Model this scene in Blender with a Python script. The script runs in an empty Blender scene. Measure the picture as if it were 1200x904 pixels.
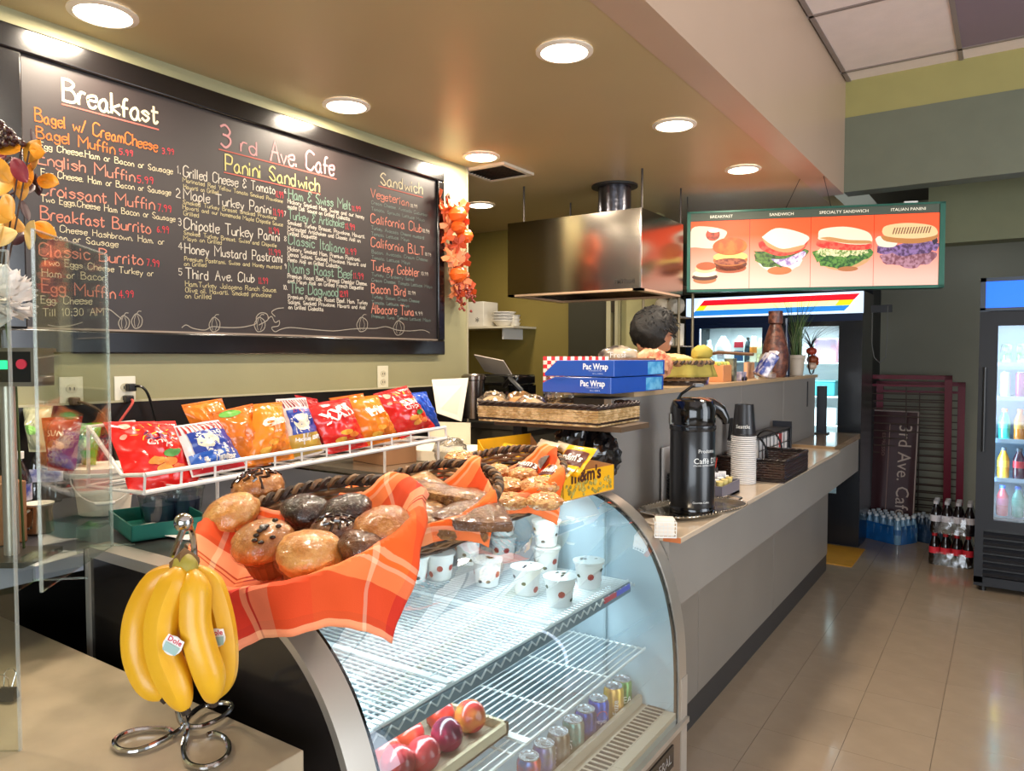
import bpy, bmesh, math, random
from mathutils import Vector, Matrix, noise
random.seed(11)
PI = math.pi; sin = math.sin; cos = math.cos
V = Vector
COL = bpy.context.scene.collection
SC = bpy.context.scene

# ------------------------------------------------------------------ camera
F_PX = 866.0
YAW = math.radians(33.949); PITCH = math.radians(2.248)
EYE = V((0, 0, 1.55))
cam = bpy.data.objects.new('camera', bpy.data.cameras.new('camera'))
COL.objects.link(cam); SC.camera = cam
cam.location = EYE; cam.rotation_euler = (PI/2-PITCH, 0, YAW)
cam.data.sensor_width = 36; cam.data.lens = 36*F_PX/1200; cam.data.clip_start = .02
FW = V((-sin(YAW)*cos(PITCH), cos(YAW)*cos(PITCH), -sin(PITCH)))
RT = V((cos(YAW), sin(YAW), 0)); UP = RT.cross(FW)
def ray(px, py): return FW+RT*((px-600)/F_PX)-UP*((py-452)/F_PX)
def oz(px, py, z): d = ray(px, py); return EYE+d*((z-EYE.z)/d.z)      # measured point on a horizontal surface
def ox(px, py, x): d = ray(px, py); return EYE+d*(x/d.x)
def oy(px, py, y): d = ray(px, py); return EYE+d*(y/d.y)
def od(px, py, t): return EYE+ray(px, py)*t

# ------------------------------------------------------------------ world, exposure, daylight
w = bpy.data.worlds.new('world'); SC.world = w; w.use_nodes = True
w.node_tree.nodes['Background'].inputs[0].default_value = (.75, .85, 1, 1)
w.node_tree.nodes['Background'].inputs[1].default_value = 1.2
SC.view_settings.view_transform = 'Standard'; SC.view_settings.look = 'None'
SC.view_settings.gamma = 1; SC.view_settings.use_curve_mapping = False
SC.view_settings.exposure = 0.24
def light(name, typ, loc, power, color, size=1, size_y=None, rot=(0,0,0), shape=None, spot=None, spread=None):
    l = bpy.data.lights.new(name, typ); l.energy = power; l.color = color
    if typ == 'AREA':
        l.size = size; l.shape = shape or ('RECTANGLE' if size_y else 'SQUARE')
        if size_y: l.size_y = size_y
        if spread: l.spread = spread
    elif typ == 'SPOT': l.spot_size = spot; l.spot_blend = .8; l.shadow_soft_size = size
    else: l.shadow_soft_size = size
    o = bpy.data.objects.new(name, l); COL.objects.link(o); o.location = loc; o.rotation_euler = rot
    return o
# daylight through the shop front windows: behind the camera and to the right
light('daylight_front_window', 'AREA', (1.2, -2.35, 1.5), 105, (.86, .93, 1), 3.6, 2.0, (PI/2, 0, 0))
light('daylight_side_window', 'AREA', (3.35, 2.4, 1.5), 125, (.9, .95, 1), 4.4, 2.0, (0, PI/2, 0))
# recessed lamps, one per fitting (the fittings are built with the ceiling)
ZC = 2.59
LAMPS = [(-2.3, .25), (-2.3, 1.2), (-2.3, 2.19), (-2.3, 3.13), (-1.28, 1.25), (-1.28, 2.22), (-1.27, 3.19), (-1.25, 4.15), (-3.03, 4.12)]
for i, (x, y) in enumerate(LAMPS):
    light('recessed_lamp_light', 'AREA', (x, y, ZC-.012), 11, (1, .86, .68), .15, None, (0, 0, 0), 'DISK')

# ------------------------------------------------------------------ helpers: colours and materials
def lin(h):
    h = h.lstrip('#'); r = []
    for i in (0, 2, 4):
        c = int(h[i:i+2], 16)/255; r.append(c/12.92 if c <= .04045 else ((c+.055)/1.055)**2.4)
    return (*r, 1)
MATS = {}
def M(col, rough=.5, metal=0, var=0, vscale=8, bump=0, bscale=60, coat=0, emit=0, trans=0, alpha=1, col2=None, detail=3, coords='Object', name=None, rvar=0, randobj=0, sub=0, aniso=0):
    key = (col, rough, metal, var, vscale, bump, bscale, coat, emit, trans, alpha, col2, detail, coords, rvar, randobj, sub, aniso)
    if key in MATS: return MATS[key]
    m = bpy.data.materials.new(name or 'mat_'+col); m.use_nodes = True; nt = m.node_tree; b = nt.nodes['Principled BSDF']
    b.inputs['Base Color'].default_value = lin(col); b.inputs['Roughness'].default_value = rough; b.inputs['Metallic'].default_value = metal
    if coat: b.inputs['Coat Weight'].default_value = coat; b.inputs['Coat Roughness'].default_value = .08
    if emit: b.inputs['Emission Color'].default_value = lin(col); b.inputs['Emission Strength'].default_value = emit
    if trans: b.inputs['Transmission Weight'].default_value = trans
    if alpha < 1: b.inputs['Alpha'].default_value = alpha
    if sub: b.inputs['Subsurface Weight'].default_value = sub; b.inputs['Subsurface Radius'].default_value = (.01, .006, .003)
    if aniso: b.inputs['Anisotropic'].default_value = aniso
    tc = nt.nodes.new('ShaderNodeTexCoord')
    if var or col2 or rvar:
        n = nt.nodes.new('ShaderNodeTexNoise'); n.inputs['Scale'].default_value = vscale; n.inputs['Detail'].default_value = detail
        nt.links.new(tc.outputs[coords], n.inputs['Vector'])
        if var or col2:
            cr = nt.nodes.new('ShaderNodeValToRGB'); e = cr.color_ramp.elements; c = lin(col)
            if col2: e[0].color = c; e[1].color = lin(col2); e[0].position = .42; e[1].position = .6
            else:
                e[0].color = tuple(max(0, v*(1-var)) for v in c[:3])+(1,); e[1].color = tuple(min(1, v*(1+var)) for v in c[:3])+(1,)
                e[0].position = .3; e[1].position = .7
            nt.links.new(n.outputs['Fac'], cr.inputs[0]); nt.links.new(cr.outputs[0], b.inputs['Base Color'])
            if emit: nt.links.new(cr.outputs[0], b.inputs['Emission Color'])
        if rvar:
            mr = nt.nodes.new('ShaderNodeMapRange'); mr.inputs['To Min'].default_value = max(.02, rough-rvar); mr.inputs['To Max'].default_value = rough+rvar
            nt.links.new(n.outputs['Fac'], mr.inputs['Value']); nt.links.new(mr.outputs[0], b.inputs['Roughness'])
    if randobj:
        oi = nt.nodes.new('ShaderNodeObjectInfo'); hs = nt.nodes.new('ShaderNodeHueSaturation'); mr = nt.nodes.new('ShaderNodeMapRange')
        mr.inputs['To Min'].default_value = 1-randobj; mr.inputs['To Max'].default_value = 1+randobj
        nt.links.new(oi.outputs['Random'], mr.inputs['Value']); nt.links.new(mr.outputs[0], hs.inputs['Value'])
        if b.inputs['Base Color'].links: nt.links.new(b.inputs['Base Color'].links[0].from_socket, hs.inputs['Color'])
        else: hs.inputs['Color'].default_value = lin(col)
        nt.links.new(hs.outputs[0], b.inputs['Base Color'])
    if bump:
        n2 = nt.nodes.new('ShaderNodeTexNoise'); n2.inputs['Scale'].default_value = bscale; n2.inputs['Detail'].default_value = 2
        nt.links.new(tc.outputs[coords], n2.inputs['Vector']); bp = nt.nodes.new('ShaderNodeBump'); bp.inputs['Strength'].default_value = bump; bp.inputs['Distance'].default_value = .004
        nt.links.new(n2.outputs['Fac'], bp.inputs['Height']); nt.links.new(bp.outputs[0], b.inputs['Normal'])
    MATS[key] = m; return m
def glass(name, tint='f2fbff', refl=.5, rough=.02, base=.04):
    if name in MATS: return MATS[name]
    m = bpy.data.materials.new(name); m.use_nodes = True; nt = m.node_tree; nt.nodes.clear()
    o = nt.nodes.new('ShaderNodeOutputMaterial'); t = nt.nodes.new('ShaderNodeBsdfTransparent'); g = nt.nodes.new('ShaderNodeBsdfGlossy')
    t.inputs[0].default_value = lin(tint); g.inputs['Roughness'].default_value = rough
    lw = nt.nodes.new('ShaderNodeLayerWeight'); lw.inputs[0].default_value = .35
    mr = nt.nodes.new('ShaderNodeMapRange'); mr.inputs['To Min'].default_value = base; mr.inputs['To Max'].default_value = refl
    mx = nt.nodes.new('ShaderNodeMixShader')
    nt.links.new(lw.outputs['Fresnel'], mr.inputs[0]); nt.links.new(mr.outputs[0], mx.inputs[0]); nt.links.new(t.outputs[0], mx.inputs[1])
    nt.links.new(g.outputs[0], mx.inputs[2]); nt.links.new(mx.outputs[0], o.inputs[0]); MATS[name] = m; return m
def plaid():
    if 'plaid' in MATS: return MATS['plaid']
    m = bpy.data.materials.new('plaid_cotton'); m.use_nodes = True; nt = m.node_tree; b = nt.nodes['Principled BSDF']; b.inputs['Roughness'].default_value = .85
    uv = nt.nodes.new('ShaderNodeTexCoord'); sp = nt.nodes.new('ShaderNodeSeparateXYZ'); nt.links.new(uv.outputs['UV'], sp.inputs[0])
    outs = []
    for k, stops in ((0, [(0, 'ff5a08'), (.24, 'ffb080'), (.27, 'ff6a18'), (.30, 'ffb890'), (.32, 'f08850'), (.40, 'c82410'), (.56, 'b81c10'), (.60, 'ffb488'), (.72, '701208'), (.735, 'f8a878'), (.76, '701208'), (.775, 'f8a070'), (.86, 'ff6a20')]),
                     (1, [(0, 'ff7020'), (.3, 'ffc8a0'), (.33, 'f2601c'), (.5, 'd83818'), (.66, 'f8b080'), (.69, 'a02010'), (.70, 'f8a070'), (.80, 'ff6418')])):
        sc = nt.nodes.new('ShaderNodeMath'); sc.operation = 'MULTIPLY'; sc.inputs[1].default_value = 2.5
        fr = nt.nodes.new('ShaderNodeMath'); fr.operation = 'FRACT'; cr = nt.nodes.new('ShaderNodeValToRGB'); cr.color_ramp.interpolation = 'CONSTANT'
        e = cr.color_ramp.elements; e[0].color = lin(stops[0][1]); e[0].position = 0; e[1].position = stops[-1][0]; e[1].color = lin(stops[-1][1])
        for p, c in stops[1:-1]: x = e.new(p); x.color = lin(c)
        nt.links.new(sp.outputs[k], sc.inputs[0]); nt.links.new(sc.outputs[0], fr.inputs[0]); nt.links.new(fr.outputs[0], cr.inputs[0]); outs.append(cr)
    mx = nt.nodes.new('ShaderNodeMix'); mx.data_type = 'RGBA'; mx.inputs[0].default_value = .42
    nt.links.new(outs[0].outputs[0], mx.inputs[6]); nt.links.new(outs[1].outputs[0], mx.inputs[7]); nt.links.new(mx.outputs[2], b.inputs['Base Color'])
    n2 = nt.nodes.new('ShaderNodeTexNoise'); n2.inputs['Scale'].default_value = 400; nt.links.new(uv.outputs['UV'], n2.inputs['Vector'])
    bp = nt.nodes.new('ShaderNodeBump'); bp.inputs['Strength'].default_value = .3; bp.inputs['Distance'].default_value = .001
    nt.links.new(n2.outputs['Fac'], bp.inputs['Height']); nt.links.new(bp.outputs[0], b.inputs['Normal'])
    MATS['plaid'] = m; return m

# ------------------------------------------------------------------ helpers: mesh building
class MB:
    def __init__(s): s.v = []; s.f = []; s.mi = []; s.uv = {}; s.cur = 0
    def add(s, vs, fs):
        n = len(s.v); s.v += [tuple(v) for v in vs]; s.f += [tuple(i+n for i in f) for f in fs]; s.mi += [s.cur]*len(fs); return s
    def box(s, a, b, mat=None):
        x0, y0, z0 = a; x1, y1, z1 = b
        vs = [V(p) for p in ((x0,y0,z0),(x1,y0,z0),(x1,y1,z0),(x0,y1,z0),(x0,y0,z1),(x1,y0,z1),(x1,y1,z1),(x0,y1,z1))]
        if mat: vs = [mat @ v for v in vs]
        return s.add(vs, [(0,3,2,1),(4,5,6,7),(0,1,5,4),(1,2,6,5),(2,3,7,6),(3,0,4,7)])
    def tube(s, pts, r, n=6, closed=False, cap=True):
        pts = [V(p) for p in pts]; m = len(pts); rings = []; nrm = None
        for i, p in enumerate(pts):
            a = pts[i-1] if (i > 0 or closed) else p; b = pts[(i+1) % m] if (i < m-1 or closed) else p
            t = (b-a); t = t.normalized() if t.length > 1e-9 else V((0,0,1))
            if nrm is None: nrm = t.orthogonal().normalized()
            nrm = (nrm-t*nrm.dot(t)); nrm = nrm.normalized() if nrm.length > 1e-6 else t.orthogonal().normalized()
            bn = t.cross(nrm); rr = r[i] if isinstance(r, (list, tuple)) else r
            rings.append([p+(nrm*cos(2*PI*k/n)+bn*sin(2*PI*k/n))*rr for k in range(n)])
        vs = [v for g in rings for v in g]; fs = []
        for i in range(m if closed else m-1):
            j = (i+1) % m
            for k in range(n): fs.append((i*n+k, i*n+(k+1) % n, j*n+(k+1) % n, j*n+k))
        if cap and not closed: fs += [tuple(range(n-1, -1, -1)), tuple((m-1)*n+k for k in range(n))]
        return s.add(vs, fs)
    def lathe(s, prof, n=20, c=(0,0,0), sx=1, sy=1, cap=(True, True), wob=None):
        vs = []; fs = []; c = V(c)
        for j, (r, z) in enumerate(prof):
            for k in range(n):
                a = 2*PI*k/n; rr = r*(wob(a, j) if wob else 1); vs.append(c+V((rr*cos(a)*sx, rr*sin(a)*sy, z)))
        for i in range(len(prof)-1):
            for k in range(n): fs.append((i*n+k, i*n+(k+1) % n, (i+1)*n+(k+1) % n, (i+1)*n+k))
        if cap[0] and prof[0][0] > 1e-5: fs.append(tuple(range(n-1, -1, -1)))
        if cap[1] and prof[-1][0] > 1e-5: fs.append(tuple((len(prof)-1)*n+k for k in range(n)))
        return s.add(vs, fs)
    def grid(s, fn, nu, nv, uv=None):
        n0 = len(s.v); vs = []; fs = []
        for j in range(nv+1):
            for i in range(nu+1):
                vs.append(fn(i/nu, j/nv))
                if uv: s.uv[n0+len(vs)-1] = uv(i/nu, j/nv)
        for j in range(nv):
            for i in range(nu): a = j*(nu+1)+i; fs.append((a, a+1, a+nu+2, a+nu+1))
        return s.add(vs, fs)
    def prism(s, poly, h0, h1, axis='z'):      # poly list of 2D points extruded along an axis
        def P(a, b, h): return {'z': (a, b, h), 'x': (h, a, b), 'y': (a, h, b)}[axis]
        n = len(poly); vs = [P(a, b, h0) for a, b in poly]+[P(a, b, h1) for a, b in poly]
        fs = [tuple(range(n-1, -1, -1)), tuple(range(n, 2*n))]+[(i, (i+1) % n, n+(i+1) % n, n+i) for i in range(n)]
        return s.add(vs, fs)
    def blob(s, c, r, sx=1, sy=1, sz=1, n=12, m=8, f=None):
        c = V(c); vs = [c+V((0, 0, -r*sz))]; fs = []
        for j in range(1, m):
            a = -PI/2+PI*j/m
            for k in range(n):
                b = 2*PI*k/n; d = V((cos(a)*cos(b), cos(a)*sin(b), sin(a))); q = 1+(f(d) if f else 0); vs.append(c+V((d.x*sx, d.y*sy, d.z*sz))*r*q)
        vs.append(c+V((0, 0, r*sz)))
        for k in range(n): fs.append((0, 1+(k+1) % n, 1+k)); fs.append((len(vs)-1, 1+(m-2)*n+k, 1+(m-2)*n+(k+1) % n))
        for j in range(m-2):
            for k in range(n): a = 1+j*n; fs.append((a+k, a+(k+1) % n, a+n+(k+1) % n, a+n+k))
        return s.add(vs, fs)
    def mesh(s, name, mats, smooth=True):
        me = bpy.data.meshes.new(name); me.from_pydata(s.v, [], s.f)
        for m in (mats if isinstance(mats, (list, tuple)) else [mats]): me.materials.append(m)
        if any(s.mi): me.polygons.foreach_set('material_index', s.mi)
        if smooth:
            me.polygons.foreach_set('use_smooth', [True]*len(me.polygons))
        if s.uv:
            l = me.uv_layers.new(name='UVMap')
            for lp in me.loops:
                if lp.vertex_index in s.uv: l.data[lp.index].uv = s.uv[lp.vertex_index]
        me.update()
        if smooth:
            try: me.set_sharp_from_angle(angle=math.radians(38))
            except Exception: pass
        return me
    def obj(s, name, mats, parent=None, loc=None, rot=None, smooth=True, kind=None, bevel=0, solid=0, subsurf=0, label=None):
        return link(name, s.mesh(name, mats, smooth), parent, loc, rot, kind, bevel, solid, subsurf, label)
KIDS = {}
def link(name, me, parent=None, loc=None, rot=None, kind=None, bevel=0, solid=0, subsurf=0, label=None):
    o = bpy.data.objects.new(name, me); COL.objects.link(o)
    if parent: o.parent = parent; KIDS.setdefault(parent.name, []).append(o)
    if loc is not None: o.location = loc
    if rot is not None: o.rotation_euler = rot
    if kind: o['kind'] = kind
    if label: o['label'] = label
    if bevel: b = o.modifiers.new('bevel', 'BEVEL'); b.width = bevel; b.segments = 2; b.limit_method = 'ANGLE'
    if solid: b = o.modifiers.new('solid', 'SOLIDIFY'); b.thickness = solid
    if subsurf: b = o.modifiers.new('sub', 'SUBSURF'); b.levels = b.render_levels = subsurf
    return o
def tag(o, label, cat, group=None):
    o['label'] = label; o['category'] = cat
    if group: o['group'] = group
    return o
def thing(name, label, cat, loc=(0,0,0), rotz=0, group=None, rot=None):
    o = link(name, None, None, loc, rot or (0, 0, rotz)); return tag(o, label, cat, group)
def dup(o, parent=None, loc=None, rot=None, label=None, group=None):
    c = o.copy(); COL.objects.link(c)
    if parent: c.parent = parent; KIDS.setdefault(parent.name, []).append(c)
    if loc is not None: c.location = loc
    if rot is not None: c.rotation_euler = rot
    if label: c['label'] = label
    if group: c['group'] = group
    for k in KIDS.get(o.name, []): dup(k, c)
    return c
def struct(o): o['kind'] = 'structure'; return o
_fc = {}
def text_mesh(s, size, align='CENTER', extrude=0, off=0):
    k = (s, size, align, extrude, off)
    if k in _fc: return _fc[k]
    c = bpy.data.curves.new('t', 'FONT'); c.body = s; c.size = size; c.align_x = align; c.extrude = extrude; c.offset = off; c.resolution_u = 2
    o = bpy.data.objects.new('t', c); me = bpy.data.meshes.new_from_object(o); bpy.data.objects.remove(o); _fc[k] = ([v.co.copy() for v in me.vertices], [tuple(p.vertices) for p in me.polygons])
    bpy.data.meshes.remove(me); return _fc[k]
def lettering(parent, s, size, mat, o, xd, yd, name='lettering', sx=1, align='CENTER', off=0, wrap=None):
    vs, fs = text_mesh(s, size, align, 0, off); o = V(o); xd = V(xd).normalized(); yd = V(yd).normalized(); b = MB()
    b.add([wrap(v.x*sx, v.y) if wrap else o+xd*(v.x*sx)+yd*v.y for v in vs], fs)
    return b.obj(name, mat, parent, smooth=False)
STEEL = M('a9a49c', .28, 1, bump=0.03, bscale=8); DSTEEL = M('6f6b66', .3, 1); CHROME = M('c8c8c8', .12, 1)
BLACK = M('0c0b0b', .35); GLOSSBLK = M('08080a', .12, coat=.5); WHITE = M('e8e6e0', .45); DARK = M('15110f', .6)
# ================================================================== the setting
WX = -2.5                                             # face of the chalkboard wall
wallpaint = M('a09a74', .6, var=.04, vscale=3, bump=.08, bscale=150)
olive = M('8d7c3c', .6, var=.05, vscale=2)
greyp = M('8c8a78', .6, var=.05, vscale=2)
ceilp = M('b8a47a', .38, var=.04, vscale=1.5)
fl = MB().box((-4.6, -2.6, -.08), (3.5, 7.7, -.004)).obj('floor', M('5e5040', .6)); struct(fl)
# floor tiles 12 inch, laid with an open joint
TS = .3048
tm = MB(); g = .0016
tm.box((g/2, g/2, -.004), (TS-g/2, TS-g/2, 0))
tme = tm.mesh('tile', M('a08c74', .16, var=.05, vscale=9, detail=5, randobj=.02, coat=.25, rvar=.05, bump=.02, bscale=14), False)
for i in range(11):
    for j in range(28):
        link('tile', tme, fl, (-1.13+i*TS, -.02+j*TS-.85, 0))
struct(MB().box((-4.6, .0, 0), (-1.13, 7.6, .001)).obj('trim_5', M('6a5c48', .5, var=.1)))
# shop side ceiling of panels in a grid (higher, right of the beam)
ZT = 3.3; BX0, BX1 = -1.04, -.905
cl = MB().box((BX1, -2.6, ZT+.03), (3.5, 5.3, ZT+.1)).obj('ceiling', M('8a7c78', .8)); struct(cl)
pme = MB().box((.012, .012, 0), (.598, .898, .02)).mesh('ceiling_panel', M('f0dfd6', .85, bump=.5, bscale=120, randobj=.03, var=.03), False)
pmd = MB().box((.012, .012, 0), (.598, .898, .02)).mesh('ceiling_panel', M('8a7880', .85, bump=.3, bscale=120), False)
gridm = M('8d7f78', .5)
yj = [4.97-.9*k for k in range(9)]
for i in range(7):
    for k in range(8):
        o = link('ceiling_panel', pmd if (i == 1 and k == 0) else pme, cl, (BX1+.02+i*.61, yj[k]-.9, ZT))
        if i == 1 and k == 0: o['label'] = 'dark grey ceiling panel'
    link('ceiling_panel', MB().box((.012, 0, 0), (.598, .165, .02)).mesh('ceiling_panel', M('f0dfd6', .85, bump=.5, bscale=120, randobj=.03, var=.03), False), cl, (BX1+.02+i*.61, 4.985, ZT))
gb = MB()
for i in range(8): gb.box((BX1+.02+i*.61-.012, -2.5, ZT-.006), (BX1+.02+i*.61+.012, 5.15, ZT+.002))
for y in yj[:-1]: gb.box((BX1, y-.012, ZT-.006), (3.4, y+.012, ZT+.002))
gb.obj('ceiling_grid', gridm, cl)
# low plaster ceiling over the counter and kitchen
lowc = MB().box((-4.6, -2.6, ZC), (BX0, 7.6, ZC+.08)).obj('ceiling_low', ceilp); struct(lowc)
beam = MB().box((BX0, -2.6, ZC-.002), (BX1, 5.15, ZT+.05)).obj('beam', M('bca088', .34, var=.03, vscale=2, bump=.03, bscale=10)); struct(beam)
# walls
struct(MB().box((WX-.12, -2.6, 0), (WX, 3.27, ZC)).obj('wall_left', wallpaint))
struct(MB().box((WX-.125, 3.262, 0), (WX+.004, 3.275, ZC)).obj('trim_1', M('a9a184', .6)))
struct(MB().box((-4.6, 3.1, 0), (-4.5, 7.4, ZC)).obj('wall_kitchen_left', olive))
struct(MB().box((-4.5, 3.05, 0), (WX-.1, 3.15, ZC)).obj('wall_kitchen_near', olive))
kb = MB(); KY = 5.05
kb.box((-4.6, KY, 0), (-2.83, KY+.1, ZC)); kb.box((-2.83, KY, 2.12), (-2.47, KY+.1, ZC)); kb.box((-2.47, KY, 0), (-2.42, KY+.1, ZC))
struct(kb.obj('wall_kitchen_back', olive))
struct(MB().box((-2.43, KY+.01, 0), (-2.13, KY+.12, ZC)).obj('wall_kitchen_pier', M('cfc890', .6)))
struct(MB().box((-4.6, 7.6, 0), (3.5, 7.7, 3.4)).obj('wall_back', greyp))
struct(MB().box((3.4, -2.6, 0), (3.5, .1, 3.4)).box((3.4, 4.7, 0), (3.5, 7.4, 3.4)).box((3.4, .1, 0), (3.5, 4.7, .45)).box((3.4, .1, 2.55), (3.5, 4.7, 3.4)).obj('wall_right', greyp))
struct(MB().box((-4.6, -2.6, 0), (-.7, -2.5, 3.4)).box((3.1, -2.6, 0), (3.5, -2.5, 3.4)).box((-.7, -2.6, 0), (3.1, -2.5, .45)).box((-.7, -2.6, 2.55), (3.1, -2.5, 3.4)).obj('wall_front', wallpaint))
for n_, a, b, ax in ((1, (-.7, -2.56, .45), (3.1, -2.54, 2.55), 0), (2, (3.44, .1, .45), (3.46, 4.7, 2.55), 1)):
    wf = MB(); x0, y0, z0 = a; x1, y1, z1 = b
    for t in (0, .333, .667, 1):
        if ax == 0: x = x0+(x1-x0)*t; wf.box((x-.03, y0-.02, z0), (x+.03, y1+.02, z1))
        else: y = y0+(y1-y0)*t; wf.box((x0-.02, y-.03, z0), (x1+.02, y+.03, z1))
    o = wf.obj('window_%d' % n_, M('777777', .4, .8)); struct(o)
    MB().box(a, b).obj('pane', glass('window_glass', 'ffffff', .3), o)
# kitchen doorway: white frame, dark sheet painting the shade in the opening
dr = MB().box((-2.86, KY-.015, 0), (-2.49, KY+.03, 2.12)).obj('doorway_shade_1', M('3f3c2c', .5)); struct(dr)
MB().box((-2.52, KY-.04, 0), (-2.485, KY+.1, 2.16)).box((-2.445, KY-.05, 0), (-2.42, KY+.1, 2.16)).obj('door_frame', M('d8cfa6', .5), dr)
MB().box((-2.50, KY-.03, 1.88), (-2.44, KY-.01, 1.98)).obj('hinge', DSTEEL, dr)
# bulkheads on the shop side
struct(MB().box((BX1, 5.15, 3.07), (3.4, 5.3, ZT+.05)).obj('trim_2', M('a39a5e', .6, var=.03)))
struct(MB().box((BX1, 5.146, 2.60), (3.4, 5.3, 3.07)).obj('wall_bulkhead_front', M('70735f', .6, var=.04)))
struct(MB().box((-.5, 6.0, 2.34), (3.4, 6.2, 3.0)).obj('wall_bulkhead_middle', M('787858', .6, var=.04)))
struct(MB().box((BX0, 5.3, 2.95), (3.4, 7.6, 3.0)).obj('ceiling_back', M('3f3e38', .7)))
struct(MB().box((-1.08, 7.1, 0), (-1.0, 7.6, 2.7)).obj('wall_fridge_side', M('1d1f24', .5)))
struct(MB().box((-2.9, 6.6, 2.12), (-.97, 6.7, ZC)).obj('wall_over_fridge', M('5f5c48', .6)))
# recessed lamp fittings and the ceiling vent
trim = M('efe3cf', .4); lens = M('fff2dc', .4, emit=14)
tr_me = MB().lathe([(.098, -.001), (.098, -.006), (.080, -.010), (.080, -.004)], 28, cap=(False, False)).mesh('lamp_trim', trim)
le_me = MB().lathe([(.080, -.005), (.0, -.0055)], 28, cap=(True, False)).mesh('lamp_lens', lens)
names = ['round recessed lamp above the near end of the chalkboard, out at the left edge', 'round recessed lamp in the top left corner over the word Breakfast', 'round recessed lamp above the middle of the chalkboard', 'round recessed lamp beside the square ceiling vent',
 'round recessed lamp nearest the camera in the right row, out at the top', 'largest round recessed lamp near the top centre by the beam', 'middle round recessed lamp in the row beside the beam', 'farthest round recessed lamp in the row beside the beam', 'small recessed lamp deep in the kitchen past the wall corner']
for i, (x, y) in enumerate(LAMPS):
    t = thing('recessed_lamp', names[i], 'ceiling lamp', (x, y, ZC), 0, 'recessed ceiling lamps')
    link('lamp_trim', tr_me, t); link('lamp_lens', le_me, t)
t = thing('ceiling_vent', 'square white framed ceiling vent with dark louvres above the wall corner', 'vent', (-2.41, 3.43, ZC))
b = MB()
for s in ((-.15, -.15, .15, -.125), (-.15, .125, .15, .15), (-.15, -.125, -.125, .125), (.125, -.125, .15, .125)): b.box((s[0], s[1], -.014), (s[2], s[3], 0))
b.obj('vent_frame', M('d8cdb8', .5), t); MB().box((-.125, -.125, -.003), (.125, .125, 0)).obj('vent_backing', M('120d0a', .8), t)
for k in range(9): MB().box((-.125, -.010, -.001), (.125, .010, .001)).obj('slat', M('3b2f28', .5), t, (0, -.11+k*.0275, -.007), (.7, 0, 0))
# wall outlets
def outlet(y, z, lab, col='e8e0c4'):
    t = thing('wall_outlet', lab, 'outlet', (WX, y, z), 0, 'power outlets on the chalkboard wall')
    MB().box((0, -.036, -.058), (.006, .036, .058)).obj('cover_plate', M(col, .4), t, bevel=.002)
    for dz in (-.02, .02):
        s = MB().lathe([(.017, 0), (.017, .003)], 16, sx=.9).obj('socket', M('d6ccae', .4), t, (.006, 0, dz), (0, PI/2, 0))
        MB().box((.0095, -.008, -.005), (.0102, -.005, .005)).box((.0095, .005, -.005), (.0102, .008, .005)).obj('slot', BLACK, t, (0, 0, dz))
    return t
o1 = ox(83, 463, WX); o2 = ox(146, 461, WX); o3 = ox(448, 443, WX)
outlet(o1.y, o1.z, 'cream outlet behind the acrylic screen with a brown plug'); outlet(o2.y, o2.z, 'white outlet with black and red cords plugged in above the red bag', 'f2ecd8'); outlet(o3.y, o3.z, 'cream outlet with nothing plugged in, above the right end of the chip rack')
def cord(name, pts, r, mat, lab, plug=None):
    t = thing(name, lab, 'cord', pts[0]); o = V(pts[0])
    q = [V(p)-o for p in pts]; sm = []
    for i in range(len(q)-1):
        p0 = q[max(0, i-1)]; p1 = q[i]; p2 = q[i+1]; p3 = q[min(len(q)-1, i+2)]
        for k in range(6):
            u = k/6; sm.append(.5*((2*p1)+(p2-p0)*u+(2*p0-5*p1+4*p2-p3)*u*u+(3*p1-p0-3*p2+p3)*u**3))
    sm.append(q[-1]); MB().tube(sm, r, 6).obj('cable', mat, t); MB().box((-.002, -.013, -.013), (.028, .013, .013)).obj('plug', plug or mat, t, bevel=.004)
cord('power_cord', [o1+V((.01, 0, -.02)), o1+V((.07, .02, -.03)), o1+V((.06, .08, -.08)), o1+V((.04, .12, -.2)), o1+V((.04, .14, -.32))], .005, M('5e4630', .5), 'brown power cord from the left outlet behind the screen')
cord('power_cord', [o2+V((.01, .01, .02)), o2+V((.06, .03, .02)), o2+V((.06, .06, -.04)), o2+V((.05, .1, -.2)), o2+V((.05, .1, -.32))], .005, BLACK, 'black power cord drooping from the white outlet')
cord('power_cord', [o2+V((.01, 0, -.02)), o2+V((.05, -.0, -.03)), o2+V((.05, -.05, -.1)), o2+V((.04, -.1, -.2)), o2+V((.04, -.16, -.32))], .0045, M('b04038', .5), 'red power cord slanting down from the white outlet', BLACK)
# black backsplash and its pale top edge
struct(MB().box((WX, -2.4, 1.08), (WX+.012, 3.25, 1.395)).obj('trim_3', M('0e0b0b', .35))); struct(MB().box((WX, -2.4, 1.395), (WX+.016, 3.25, 1.402)).obj('trim_4', M('b8b090', .5)))
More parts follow.
